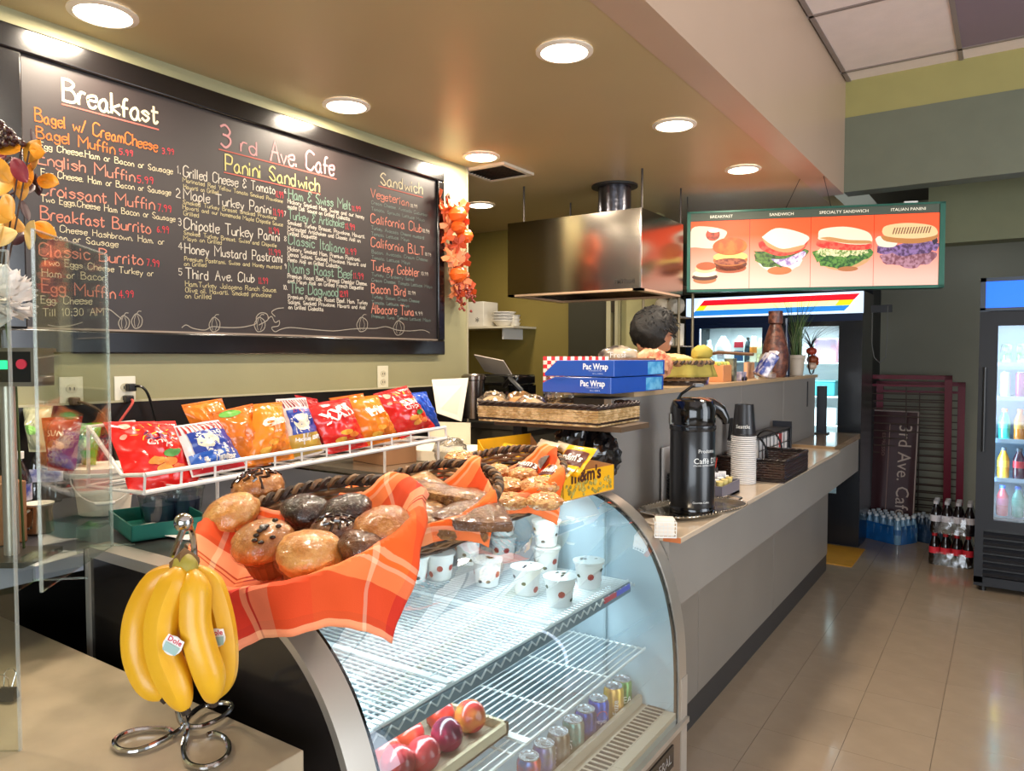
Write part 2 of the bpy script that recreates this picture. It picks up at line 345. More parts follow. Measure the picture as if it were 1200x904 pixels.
# ================================================================== the chalkboard
BZ0, BZ1, BY0, BY1 = 1.612, 2.455, 1.05, 3.06     # writing surface inside the frame
a_ = ox(28, 400, WX); c_ = ox(506, 300, WX); BY0 = a_.y-.005; BY1 = c_.y
BZ0 = ox(250, 392, WX).z; BZ1 = 2.455
X0 = WX+.03
cb = thing('chalkboard_menu', 'long black framed chalkboard menu covered in coloured chalk writing', 'menu board', (0, 0, 0))
MB().box((WX, BY0-.01, BZ0-.01), (X0, BY1+.01, BZ1+.01)).obj('writing_surface', M('2b2322', .44, var=.18, vscale=3, detail=6, rvar=.04), cb)
fw_ = .075; fm = M('100d0d', .22, coat=.3)
for a, b in (((BY0-fw_, BZ0-fw_), (BY1+fw_*.7, BZ0)), ((BY0-fw_, BZ1), (BY1+fw_*.7, BZ1+fw_)), ((BY0-fw_, BZ0), (BY0, BZ1)), ((BY1, BZ0), (BY1+fw_*.7, BZ1))):
    MB().box((WX, a[0], a[1]), (WX+.045, b[0], b[1])).obj('frame_rail', fm, cb, bevel=.006)
MB().box((X0, BY0, BZ0), (X0+.008, BY1, BZ0+.006)).obj('chalk_ledge', M('8a7a6c', .5), cb)
# a hand-drawn stroke alphabet: 'width|stroke;stroke', points are two characters x y; y: digits up, z y x = -1 -2 -3; ~ = smooth curve
G = {
'A':'6|00396;00 39 60;14 54','B':'6|00 09;~09 39 58 57 46 25 05;~05 45 63 61 40 00','C':'6|~68 49 29 07 04 01 20 40 62','D':'6|00 09;~09 39 67 62 30 00','E':'5|50 00 09 59;05 45','F':'5|00 09 59;05 45','G':'6|~68 49 29 07 04 01 20 40 62 64;64 44','H':'6|00 09;60 69;05 65',
'I':'2|10 19','J':'5|~59 53 51 30 11 02','K':'6|00 09;69 04 60','L':'5|09 00 50','M':'8|00 09 44 89 80','N':'6|00 09 60 69','O':'6|~30 11 04 18 39 58 64 51 30','P':'5|00 09;~09 39 58 56 44 04','Q':'6|~30 11 04 18 39 58 64 51 30;42 6z','R':'6|00 09;~09 39 58 56 45 05;35 60','S':'5|~58 39 18 06 25 43 51 30 02','T':'6|39 30;09 69','U':'6|~09 03 11 30 51 63 69','V':'6|09 30 69','W':'8|09 20 46 60 89','X':'6|00 69;09 60','Y':'6|09 34 69;34 30','Z':'6|09 69 00 60',
'a':'5|~43 35 14 02 10 30 43;44 41 50','b':'4|08 00;~03 25 43 31 10 00','c':'4|~44 25 04 02 10 30 41','d':'5|~43 25 04 02 10 30 43;48 40','e':'4|~03 43 45 25 04 02 10 30 41','f':'3|~38 28 16 10;04 34','g':'4|~43 25 04 02 11 31 43;~45 4z 3y 1y 0z','h':'4|08 00;~03 25 44 40','i':'1|04 00;06 07','j':'2|~24 2z 1y 0y;26 27','k':'4|08 00;44 02 40','l':'1|08 00','m':'6|04 00;~03 15 33 30;~33 45 63 60','n':'4|04 00;~03 25 43 40','o':'4|~20 01 03 25 43 41 20','p':'4|04 0x;~03 25 43 31 10 01','q':'4|~43 25 03 11 30 42;44 4x','r':'3|04 00;~02 15 35','s':'4|~44 25 04 23 42 20 01','t':'3|~17 11 20 31;05 35','u':'4|~04 01 20 41;44 40','v':'4|04 20 44','w':'6|04 10 33 50 64','x':'4|04 40;00 44','y':'4|04 20;44 1x','z':'4|04 44 00 40',
'0':'5|~20 02 07 29 47 42 20','1':'2|07 19 10','2':'5|~07 29 47 45 01 00;00 50','3':'5|~08 29 47 35 15;~25 44 42 20 01','4':'5|39 03 53;39 30','5':'5|49 09 05;~05 35 43 31 20 01','6':'5|~38 16 02 20 42 34 13','7':'5|09 49 10','8':'5|~25 07 29 47 25 02 20 42 25','9':'5|~46 25 07 29 47 45 30','.':'1|00 01','-':'4|14 34',',':'2|11 0z',':':'1|00 01;04 05','&':'5|~57 39 17 35 14 02 20 42 51',"'":'1|09 07','/':'4|00 49',' ':'4|'}
G['A'] = '6|00 39 60;14 54'
YM = {'z': -1, 'y': -2, 'x': -3}
def glyph(ch):
    w_, st = G.get(ch, G[' ']).split('|'); res = []
    for s in st.split(';'):
        if not s: continue
        sm = s[0] == '~'; pts = [(int(p[0]), YM.get(p[1], int(p[1]) if p[1].isdigit() else 0)) for p in s.strip('~').split()]
        if sm and len(pts) > 2:
            o = []
            cl_ = pts[0] == pts[-1]
            for i in range(len(pts)-1):
                p0 = pts[i-1] if i > 0 else (pts[-2] if cl_ else pts[0]); p1 = pts[i]; p2 = pts[i+1]; p3 = pts[i+2] if i+2 < len(pts) else (pts[1] if cl_ else pts[-1])
                for u in (0, .33, .67): o.append(tuple(.5*(2*p1[k]+(p2[k]-p0[k])*u+(2*p0[k]-5*p1[k]+4*p2[k]-p3[k])*u*u+(3*p1[k]-p0[k]-3*p2[k]+p3[k])*u**3) for k in (0, 1)))
            o.append(pts[-1]); pts = o
        res.append(pts)
    return int(w_), res
CH = {'c': 'efe0b8', 'o': 'f07a30', 's': 'e8917a', 'r': 'ee4450', 'p': 'e0a0a0', 'y': 'e9d98a', 'w': 'e6dccb', 'd': 'd8c898', 'g': '8fae98', 'G': '7d9088', 'k': 'cc6a5c', 'q': 'b5aa9c'}
def dim(h, f=.80): return ''.join('%02x' % int(int(h[i:i+2], 16)*f) for i in (0, 2, 4))
chm = {k: M(dim(v), .95, emit=0, name='chalk') for k, v in CH.items()}
STK = [0]
def ribbon(mb, pts, w_, x):
    P = [V((p[0], p[1])) for p in pts]; P = [p for i, p in enumerate(P) if i == 0 or (p-P[i-1]).length > 1e-6]; n = len(P)
    if n < 2: return
    STK[0] += 1; x += .00006*(STK[0] % 9); vs = []
    for i in range(n):
        d0 = (P[i]-P[i-1]).normalized() if i else (P[1]-P[0]).normalized(); d1 = (P[i+1]-P[i]).normalized() if i < n-1 else d0
        m_ = d0+d1; m_ = m_.normalized() if m_.length > .3 else d0; nn = V((-m_.y, m_.x)); k = min(1.6, 1/max(.4, abs(m_.dot(d0)))); c = P[i]-(d0*w_*.35 if i == 0 else (-d0*w_*.35 if i == n-1 else V((0, 0))))
        a = c+nn*w_/2*k; b = c-nn*w_/2*k; vs += [(x, a.x, a.y), (x, b.x, b.y)]
    mb.add(vs, [(2*i, 2*i+1, 2*i+3, 2*i+2) for i in range(n-1)])
cnt = [0]
def chalk(s, a, b, h, col, bold=1.0):
    """one written line: a and b are the ends of its baseline, h the height of its capitals (all read off the photo as points of the wall plane)"""
    A = ox(a[0], a[1], X0); B = ox(b[0], b[1], X0); T = ox(a[0], a[1]-h, X0); H = T.z-A.z
    xs = 0; items = []
    for ch in s:
        w_, st = glyph(ch); items.append((xs, st)); xs += w_+1.6
    L = xs-1.6; mb = MB(); cnt[0] += 1; k = (B.y-A.y)/L; kz = H/9
    lw = max(.0022, min(H*.10, .0062))*bold
    for x0, st in items:
        jy = random.uniform(-.25, .25); js = random.uniform(.93, 1.07)
        for pts in st:
            q = [(A.y+(x0+px*js)*k, A.z+(B.z-A.z)*((x0+px)/L)+(py*js+jy)*kz) for px, py in pts]; ribbon(mb, q, lw, X0+.0010)
    mb.obj('chalk_line', chm[col], cb, smooth=False)
def under(a, b, col): 
    A = ox(a[0], a[1], X0); B = ox(b[0], b[1], X0); mb = MB(); ribbon(mb, [(A.y, A.z), (B.y, B.z)], .0045, X0+.001); mb.obj('chalk_underline', chm[col], cb, smooth=False)
L_ = [("Breakfast",(73.8,117.5),(184,146),25,'c'),("Bagel w/ CreamCheese",(41,141.5),(184,178),15,'o'),("3.99",(190,180.5),(204,181.5),7,'r'),("Bagel Muffin",(42.5,161),(134,180.5),14,'o'),("5.99",(140,181),(156,183.5),7,'r'),("Egg Cheese.Ham or Bacon or Sausage",(46,174),(202,204),8,'c'),
("English Muffin",(44.5,192),(157.5,213),14,'s'),("5.99",(161,214),(180,216),8,'r'),("Egg Cheese. Ham or Bacon or Sausage",(48,206),(200,229),8,'c'),("Croissant Muffin",(46,228),(180.5,246),15,'s'),("7.99",(185,247.5),(201,249),8,'r'),("Two Eggs.Cheese Ham Bacon or Sausage",(47.5,236),(205,260),8,'c'),
("Breakfast Burrito",(47.5,256.5),(176,274),15,'s'),("6.99",(184,272),(198,274),8,'r'),("Egg Cheese Hashbrown. Ham. or",(47.5,269),(192,287),8,'c'),("Bacon or Sausage",(49,279.5),(138,290),8,'c'),("Classic Burrito",(46,299),(167,311),15,'s'),("7.99",(172,311.5),(187,313),8,'r'),
("Two Eggs Cheese Turkey or",(50,310),(179.5,324),8,'c'),("Ham or Bacon",(49,324),(124,329),9,'c'),("Egg Muffin",(49,342.5),(135,350),15,'s'),("4.99",(139.5,349),(157,348.5),8,'r'),("Egg. Cheese",(48,355.5),(107.5,357),9,'c'),("Till 10:30 AM",(50,370.5),(121,370),9,'c'),
("3",(259,172),(273,176),28,'p'),("rd",(282,177),(303,182.5),18,'p'),("Ave. Cafe",(317,188),(391,206),22,'p'),("Panini Sandwich",(264,199.7),(374,224.5),18,'y'),
("1.",(207.7,203),(212,204),9,'w'),("Grilled Cheese & Tomato",(214.8,206.8),(322,227.7),12,'w'),("11.99",(323,231),(332,232.5),7,'r'),("Marinated Red Yellow Tomato Smoked Provolone",(214,213),(331,238),5,'d'),("Havarti on Grilled",(215,221),(256,228),5,'d'),
("2",(206.5,231),(211,232),10,'w'),("Maple Turkey Panini",(215,232.7),(318,251),12,'w'),("11.99",(320,252),(332,254.5),8,'r'),("Smoked Turkey Breast Smoked Provolone",(214.4,239),(323.6,257.5),5,'d'),("Havarti and our homemade Maple Chipotle Sauce",(214,245),(331,265.5),5,'d'),("Grilled",(215,252),(233,255),5,'d'),
("3",(209,264),(213,265),9,'w'),("Chipotle Turkey Panini",(215.7,268),(328,283),13,'w'),("11.99",(315,273),(327,275),7,'r'),("Smoked Turkey Breast. Swiss and Chipotle",(215.3,275),(323.6,290),5,'d'),("Mayo on Grilled",(215,281.4),(260,286.7),5,'d'),
("4",(209,292),(214,293),8,'w'),("Honey Mustard Pastrami",(216.5,296.5),(331,308),12,'w'),("11.99",(315,298.5),(329,300),7,'r'),("Premium Pastrami. Swiss and Honey mustard",(216,305.5),(330,315.4),5,'d'),("on Grilled",(215.7,311.5),(242,313),5,'d'),
("5",(209.5,322.5),(214,323),8,'w'),("Third Ave. Club",(217.4,326.5),(298,331),12,'w'),("11.99",(303,332.7),(314,332.7),7,'r'),("Ham.Turkey Jalapeno Ranch Sauce.",(217,335.4),(324,342.5),6,'d'),("Olive oil. Havarti. Smoked provolone",(217,342.5),(317.5,348.7),6,'d'),("on Grilled",(217,349.6),(247.6,350.5),6,'d'),
("6.",(333,226.9),(336,227),6,'w'),("Ham & Swiss Melt",(338,232.8),(410.6,246),12,'g'),("11.99",(412.5,247.4),(422.5,248),6,'r'),("Hickory Smoked Ham. Swiss and our honey",(337,238),(426.5,256.7),5,'w'),("made Deli Sauce on Grilled Ciabatta",(337,244),(409.6,258.7),5,'w'),
("7",(333,253),(335,253.5),5,'w'),("Turkey & Artichoke",(338,256.7),(402.6,266.7),11,'g'),("11.99",(404.6,268.7),(416,270),7,'r'),("Smoked Turkey Breast. Provolone. Havarti.",(337,262.7),(427.5,279.6),5,'w'),("Marinated Artichokes and Classic Aioli on",(337,269.4),(422,284.4),5,'w'),("Grilled Baguette",(337,275.4),(370.7,280.6),5,'w'),
("8",(333,282.6),(336,283),6,'w'),("Classic Italiano",(338,286),(403.6,297),12,'g'),("11.99",(404.6,297.5),(417.5,299),7,'r'),("Hickory Smoked Ham. Premium Pastrami.",(337,293.5),(422,306.5),5,'w'),("Genoa Salami. Smoked Provolone. Havarti and",(337,300.0),(428.5,313.0),5,'w'),("Pesto Aioli on Grilled Ciabatta",(337,306.5),(397.6,314.4),5,'w'),
("9",(333.5,314.4),(335.5,315),5,'w'),("Nam's Roast Beef",(338,319),(412.5,327),12,'g'),("11.99",(414,326.4),(426,327.6),7,'r'),("Premium Roast Beef. Vermont Cheddar Cheese.",(337,325.6),(430,334.8),5,'w'),("and Mayo Aioli on Grilled French Baguette",(337,331.4),(425.5,339.6),5,'w'),
("10.",(332,339.3),(336.5,339.8),5,'w'),("The Dagwood",(340,343.3),(396.6,347.9),12,'g'),("12.99",(398,347.7),(407.6,348.2),7,'r'),("Premium Pastrami. Roast Beef. Ham. Turkey",(337.5,350),(430.4,357),5,'w'),("Salami. Smoked Provolone. Havarti and Aioli",(337.5,356),(428,362.6),5,'w'),("on Grilled Ciabatta",(338,362),(378.7,364.8),5,'w'),
("Sandwich",(446,216),(494.7,227.5),14,'c'),("Vegeterian",(434.4,230.8),(479,241.8),10,'s'),("10.99",(481,242.8),(488.8,244),4,'w'),("Cream Cheese. Avocado Cucumber",(435,238.8),(501,254),4,'G'),("Tomato. Sprouts. Lettuce Mayo",(435,246.3),(497,259.7),4,'G'),
("California Club",(434.4,260.7),(494,272.5),11,'s'),("10.99",(495,272),(503,274),4,'w'),("Turkey. Avocado. Cheese mustard",(435,268.7),(496.7,280.6),4,'G'),("Tomato. Lettuce. Mayo",(435,275.6),(479,283),4,'G'),("California B.L.T",(434.8,288.6),(497,299.5),11,'s'),("10.99",(498,299.5),(505,300.5),3.5,'w'),("Bacon. Avocado. Cream Cheese",(435.4,296.8),(500.7,306.5),4,'G'),("Tomato. Lettuce. Mayo",(435.4,303.5),(480,310),4,'G'),
("Turkey Gobbler",(435,316.4),(491,324.3),11,'s'),("10.99",(493.5,322.5),(501.5,323.5),4,'w'),("Turkey. Cranberry Salad",(435.4,323.4),(485,329.4),4,'G'),("Cream Cheese. Tomato Lettuce. Mayo",(435.4,329.9),(506,338),4,'G'),("Bacon Bird",(435,342.9),(475.6,347),11,'s'),("10.99",(478,345),(486.8,346),4,'w'),("Turkey. Bacon. Cream Cheese",(435.4,349.3),(491,355),4,'G'),("Tomato. Lettuce. Mayo",(435.4,356.2),(479,360),4,'G'),
("Albacore Tuna",(435,366.8),(484.8,370),11,'s'),("9.99",(486.5,369.5),(495,370),4,'w'),("Premium Tuna. Tomato Lettuce. Mayo",(435.4,372.6),(504,377),4,'G')]
for s, a, b, h, c in L_: chalk(s, a, b, h, c, 1.25 if c == 'w' and h == 5 else (1.3 if h > 20 else 1))
for a, b, c in (((72.5,122),(185.5,152),'k'),((256.4,175),(393.7,210),'k'),((262.6,202),(375,227.7),'k'),((443.4,218),(495,231.4),'k')): under(a, b, c)
def curve_px(pts, col='q', w_=.0032):
    q = []
    for i in range(len(pts)-1):
        p0 = pts[max(0, i-1)]; p1 = pts[i]; p2 = pts[i+1]; p3 = pts[min(len(pts)-1, i+2)]
        for u in (0, .25, .5, .75): q.append(tuple(.5*(2*p1[k]+(p2[k]-p0[k])*u+(2*p0[k]-5*p1[k]+4*p2[k]-p3[k])*u*u+(3*p1[k]-p0[k]-3*p2[k]+p3[k])*u**3) for k in (0, 1)))
    q.append(pts[-1]); W = [ox(p[0], p[1], X0) for p in q]; mb = MB(); ribbon(mb, [(p.y, p.z) for p in W], w_, X0+.0012); mb.obj('chalk_vine', chm[col], cb, smooth=False)
curve_px([(56,381),(68,383),(82,382),(96,378)])
curve_px([(213,384),(218,381),(226,385),(240,387),(248,383),(262,384),(280,384),(292,382),(300,379),(300,372),(305,367),(312,368),(314,374),(309,378),(303,381)])
curve_px([(314,374),(318,371),(322,378),(327,376),(326,382),(318,384),(322,389),(329,386),(340,384),(362,386),(390,388),(410,386),(424,385),(440,385),(452,383),(465,387),(480,388),(495,387),(503,390)])
for cx, cy in ((145,379),(160,377),(251,381),(304,381),(424,381),(467,385)):
    curve_px([(cx-6,cy-2),(cx-1,cy-9),(cx+6,cy-4),(cx+5,cy+5),(cx-2,cy+8),(cx-6,cy+2),(cx-6,cy-2)]); curve_px([(cx-1,cy-8),(cx-3,cy-1),(cx-2,cy+6)], w_=.0022); curve_px([(cx+1,cy-7),(cx+3,cy),(cx+1,cy+6)], w_=.0022); curve_px([(cx,cy-9),(cx+2,cy-12),(cx+5,cy-12)], w_=.0026)
curve_px([(118,362),(128,363),(136,369),(142,374)]); curve_px([(322,371),(318,366),(324,362),(332,361)])
# ================================================================== curved refrigerated display case
CY0, CY1 = .87, 2.27
case = thing('display_case', 'curved glass refrigerated display case with lit wire shelves and steel end trims', 'display case', (0, 0, 0))
PR = [(-1.78, 1.105), (-1.27, 1.105), (-1.20, 1.098), (-1.12, 1.070), (-1.05, 1.028), (-.99, .970), (-.945, .902), (-.91, .82), (-.886, .73), (-.870, .63), (-.864, .50), (-.864, .36)]
def smooth2(p, k=4):
    o = []
    for i in range(len(p)-1):
        p0 = p[max(0, i-1)]; p1 = p[i]; p2 = p[i+1]; p3 = p[min(len(p)-1, i+2)]
        for j in range(k):
            u = j/k; o.append(tuple(.5*(2*p1[m]+(p2[m]-p0[m])*u+(2*p0[m]-5*p1[m]+4*p2[m]-p3[m])*u*u+(3*p1[m]-p0[m]-3*p2[m]+p3[m])*u**3) for m in (0, 1)))
    o.append(p[-1]); return o
arc = smooth2(PR[1:], 4)
def offs(p, d):
    o = []
    for i in range(len(p)):
        a = V(p[max(0, i-1)]); b = V(p[min(len(p)-1, i+1)]); t = (b-a).normalized(); n = V((-t.y, t.x)); o.append((p[i][0]+n.x*d, p[i][1]+n.y*d))
    return o
ain = offs(arc, -.05)
blackp = M('1b1716', .22, coat=.3, var=.1, vscale=3); brushed = M('c4bcb0', .34, .75, bump=.08, bscale=5); 
def band(y0, y1, o_, i_, mat, name, parent=case):
    mb = MB(); n = len(o_); vs = []
    for p, q in zip(o_, i_): vs += [(p[0], y0, p[1]), (p[0], y1, p[1]), (q[0], y1, q[1]), (q[0], y0, q[1])]
    fs = []
    for i in range(n-1):
        a = i*4; b = a+4
        for k in range(4): fs.append((a+k, a+(k+1) % 4, b+(k+1) % 4, b+k))
    fs += [(0, 3, 2, 1), (4*n-4, 4*n-3, 4*n-2, 4*n-1)]; mb.add(vs, fs); return mb.obj(name, mat, parent)
# near end: black side panel, brushed steel band on the curve
prof = [(-1.78, .3)]+[(-1.78, 1.10)]+offs(arc, -.012)+[(-.876, .3)]
MB().prism([(a, b) for a, b in prof], CY0, CY0+.035, 'y').obj('end_panel', blackp, case, smooth=False)
full = [(-1.78, 1.105)]+arc
band(CY0-.006, CY0+.055, arc, offs(arc, -.016), brushed, 'end_trim'); 
MB().box((-1.785, CY0-.004, 1.082), (-1.27, CY0+.05, 1.106)).obj('top_trim', brushed, case)
MB().box((-1.79, CY0-.006, .35), (-1.775, CY0+.012, 1.10)).obj('corner_strip', M('cfcac0', .3, .6), case)
# far end: white inner liner, steel band
MB().prism([(a, b) for a, b in prof], CY1-.03, CY1, 'y').obj('end_panel', [M('b4c8d2', .35)], case, smooth=False)
band(CY1-.02, CY1+.045, arc, offs(arc, -.018), brushed, 'end_trim')
band(CY1-.035, CY1-.02, offs(arc, -.004), offs(arc, -.012), GLOSSBLK, 'gasket')
band(CY0+.055, CY0+.065, offs(arc, -.004), offs(arc, -.010), GLOSSBLK, 'gasket')
MB().box((-.905, CY1, 0), (-.862, CY1+.05, .50)).obj('end_post', M('b9b0a4', .35, .5), case)
MB().prism([(a, b) for a, b in prof], CY1, CY1+.02, 'y').obj('outer_end_panel', blackp, case, smooth=False)
# curved front glass
gl = MB(); n = len(arc)-1
ga = offs(arc, -.004)
gl.grid(lambda u, v: (ga[round(v*n)][0], CY0+.05+u*(CY1-CY0-.07), ga[round(v*n)][1]), 1, n)
gl.obj('curved_glass', glass('case_glass', 'f0fbfb', .55, .015, .035), case)
# top deck, back wall, floor, base
MB().box((-1.78, CY0+.03, 1.085), (-1.255, CY1, 1.104)).obj('top_deck', M('4d4a48', .3, .6), case)
liner = M('a9bcc6', .35)
MB().box((-1.78, CY0+.03, .36), (-1.755, CY1-.03, 1.085)).obj('back_panel', liner, case)
for y in (CY0+.04, 1.56, 2.19): MB().box((-1.755, y, .38), (-1.735, y+.035, 1.08)).obj('door_stile', M('b8c6cc', .3, .5), case)
MB().box((-1.76, CY0+.03, .355), (-.99, CY1-.03, .372)).obj('case_floor', M('7f9098', .4), case)
va = MB(); va.box((-.985, CY0+.035, .385), (-.885, CY1-.035, .40)); va.box((-1.0, CY0+.035, .34), (-.985, CY1-.035, .43)); va.box((-.885, CY0+.035, .34), (-.868, CY1-.035, .40))
vo = va.obj('vent_housing', M('b8ab98', .4), case)
sm_ = MB().box((-.965, -.006, 0), (-.905, .006, .0008)).mesh('vent_slot', BLACK, False)
for k in range(58): link('vent_slot', sm_, vo, (0, CY0+.055+k*.023, .4002))
MB().box((-1.78, CY0, 0), (-.866, CY1+.02, .355)).obj('base', M('7d6a58', .35, .2), case)
MB().box((-.868, CY0, .345), (-.852, CY1+.045, .362)).obj('base_rail', brushed, case)
pl = MB().box((-.866, 1.98, .245), (-.860, 2.2, .315)).obj('brand_plate', GLOSSBLK, case)
lettering(case, 'FEDERAL', .045, M('cfcfcf', .3, .8), (-.8595, 2.09, .265), (0, 1, 0), (0, 0, 1), 'plate_lettering')
# wire shelves
wire = M('e4eaea', .35, .1)
def shelf(z, xf, xb, y0, y1, wires_along, step, crossn, label, valance=False):
    s = MB().tube([(xf, y0, z), (xf, y1, z)], .0045, 6).tube([(xb, y0, z), (xb, y1, z)], .004, 6).obj('wire_shelf', wire, case, label=label)
    if wires_along == 'x':
        t = MB(); k = 0
        while y0+k*step <= y1: t.tube([(xf, y0+k*step, z), (xb, y0+k*step, z)], 0.0031, 5); k += 1
        t.obj('shelf_wires', wire, s, kind='stuff')
        for i in range(crossn): x = xf+(xb-xf)*(i+.5)/crossn; MB().tube([(x, y0, z-.005), (x, y1, z-.005)], .0035, 6).obj('cross_bar', wire, s)
    else:
        k = 1
        t = MB()
        while xf-k*step > xb: t.tube([(xf-k*step, y0, z), (xf-k*step, y1, z)], .0023, 5); k += 1
        t.obj('shelf_wires', wire, s, kind='stuff')
        for i in range(crossn+1): y = y0+(y1-y0)*i/crossn; MB().tube([(xf, y, z-.005), (xb, y, z-.005)], .0035, 6).obj('cross_bar', wire, s)
    return s
s1 = shelf(.81, -1.03, -1.60, CY0+.06, 2.215, 'x', .0185, 4, 'upper wire shelf holding the yogurt cups')
s2 = shelf(.60, -.965, -1.45, CY0+.06, 2.21, 'y', .022, 5, 'lower wire shelf holding the fruit tray')
for y in (1.5,): MB().box((-1.47, y-.012, .598), (-.96, y+.012, .606)).obj('divider_bar', wire, s2)
for y in (1.28, 1.72): MB().box((-1.6, y-.01, .812), (-1.03, y+.01, .818)).obj('divider_bar', wire, s1)
# mesh of a second layer in the middle of the upper shelf
t = MB()
for k in range(14): t.tube([(-1.10-k*.030, CY0+.16, .806), (-1.07-k*.017, 1.84, .806)], .0026, 4)
t.obj('second_wire_layer', wire, s1, kind='stuff')
# front channel of the upper shelf with its zigzag wire
MB().box((-1.028, CY0+.06, .775), (-1.020, 2.215, .806)).obj('price_channel', M('7f98a8', .25, .3), s1)
z_ = []
for k in range(66): z_.append((-1.018, CY0+.065+k*.0203, .806 if k % 2 else .790))
MB().tube(z_, .0028, 5).obj('zigzag_wire', wire, s1)
MB().box((-1.019, 2.02, .79), (-1.015, 2.10, .806)).obj('price_strip', M('e03a50', .4), s1); MB().box((-1.019, 2.10, .79), (-1.015, 2.2, .806)).obj('price_strip', M('5560e0', .4), s1)
for z0, z1 in ((.44, 1.06),):
    MB().tube([(-1.12, 2.225, z0), (-1.12, 2.225, z1)], .005, 6).tube([(-1.3, 2.225, z0), (-1.3, 2.225, z1)], .005, 6).obj('shelf_upright', M('a9bcc4', .4), case)
# lamp tube under the deck
MB().tube([(-1.24, CY0+.06, 1.068), (-1.24, CY1-.05, 1.068)], .012, 10).obj('lamp_tube', M('e8f6ff', .4, emit=5), case)
MB().tube([(-1.10, CY0+.06, .772), (-1.10, CY1-.05, .772)], .008, 8).obj('lamp_tube', M('e8f6ff', .4, emit=5), case)
light('display_case_tube_light', 'AREA', (-1.24, 1.56, 1.05), 8, (.80, .93, 1), .05, 1.2, (0, 0, 0))
light('display_case_shelf_light', 'AREA', (-1.12, 1.56, .762), 4, (.80, .93, 1), .04, 1.2, (0, 0, 0))

# ------------------------------------------------------------------ yogurt cups on the upper shelf
cupw = M('f0eeea', .35); foil = M('e3e6e4', .28, .35, bump=.5, bscale=60)
def cup(loc, lab, seed, tilt=0):
    r = random.Random(seed); t = thing('yogurt_cup', lab, 'yogurt cup', loc, r.uniform(0, 6), 'yogurt cups on the upper shelf of the case'); t.scale = (1.33, 1.33, 1.33)
    MB().lathe([(.024, 0), (.027, .002), (.034, .058), (.0375, .060), (.0375, .064)], 22, cap=(True, True)).obj('cup', cupw, t)
    MB().lathe([(.0385, .064), (.0385, .0655), (.030, .0662), (.0, .066)], 22, wob=lambda a, j: 1+.012*sin(a*5+seed), cap=(True, False)).obj('foil_lid', foil, t)
    for k in range(7):
        a = k*.9+r.random()*.4; z = r.choice((.016, .032, .046)); rr = .0262+z*.145; big = r.random() < .45
        m = M('b03430', .5) if big else M('3a4038', .6)
        b = MB(); c = V((cos(a), sin(a), 0)); tt = V((-sin(a), cos(a), 0)); s = .008 if big else .0045
        b.add([c*(rr+.0008)+tt*0+V((0, 0, z))]+[c*(rr+.0006+s*sin(q)*.14)*1+tt*(s*cos(q)*(1 if big else 1.3))+V((0, 0, z+s*sin(q))) for q in [j*PI/4 for j in range(8)]], [(0, 1+j, 1+(j+1) % 8) for j in range(8)])
        b.obj('printed_berry' if big else 'printed_dot', m, t, smooth=False)
    for k in range(4):
        a = r.random()*6; rr = .022*r.random(); MB().lathe([(.0036, .0669), (.0, .0669)], 6, c=(cos(a)*rr, sin(a)*rr, .0003), sx=1.6).obj('lid_dot', M('4a4844', .6), t)
    return t
SZ = .813
cups = [((516,672),0,'yogurt cup at the left end of the front row, standing apart by the cloth corner'),((571,680),0,'yogurt cup with red berries, second from the left in the front row'),((617,690),0,'yogurt cup with a large red berry in the middle of the front row'),((656,703),0,'yogurt cup nearest the shelf front edge by the price channel'),((690,682),0,'yogurt cup beside the price strip, right of the front row'),
 ((486,676),0,'yogurt cup half hidden by the orange cloth corner'),((548,655),0,'white lidded yogurt cup in the second row under the flat pastry basket'),((590,650),0,'yogurt cup behind the two berry cups, lower layer'),((640,664),0,'yogurt cup in the second row, lower layer, between the stacks'),((676,655),0,'yogurt cup near the far right of the second row, lower layer'),((712,660),0,'yogurt cup closest to the far end panel, lower layer'),
 ((612,628),0,'yogurt cup in the back row under the granola basket'),((650,632),0,'yogurt cup in the back row, lower layer, left of the far bracket')]
base_pts = []
for i, ((px, py), lv, lab) in enumerate(cups):
    p = oz(px, py+6, SZ); base_pts.append(p); cup((p.x, p.y, SZ), lab, i)
for i, (j, lab) in enumerate(((7, 'yogurt cup on top of another, left stack of the upper layer'), (8, 'yogurt cup stacked on the upper layer in the middle'), (9, 'yogurt cup stacked on the upper layer, second from the far end'), (10, 'yogurt cup stacked on the upper layer nearest the far end panel'), (11, 'yogurt cup stacked at the back under the granola basket'), (6, 'white yogurt cup stacked above the second row, left end'))):
    p = base_pts[j]; cup((p.x, p.y, SZ+.0905), lab, 40+i)

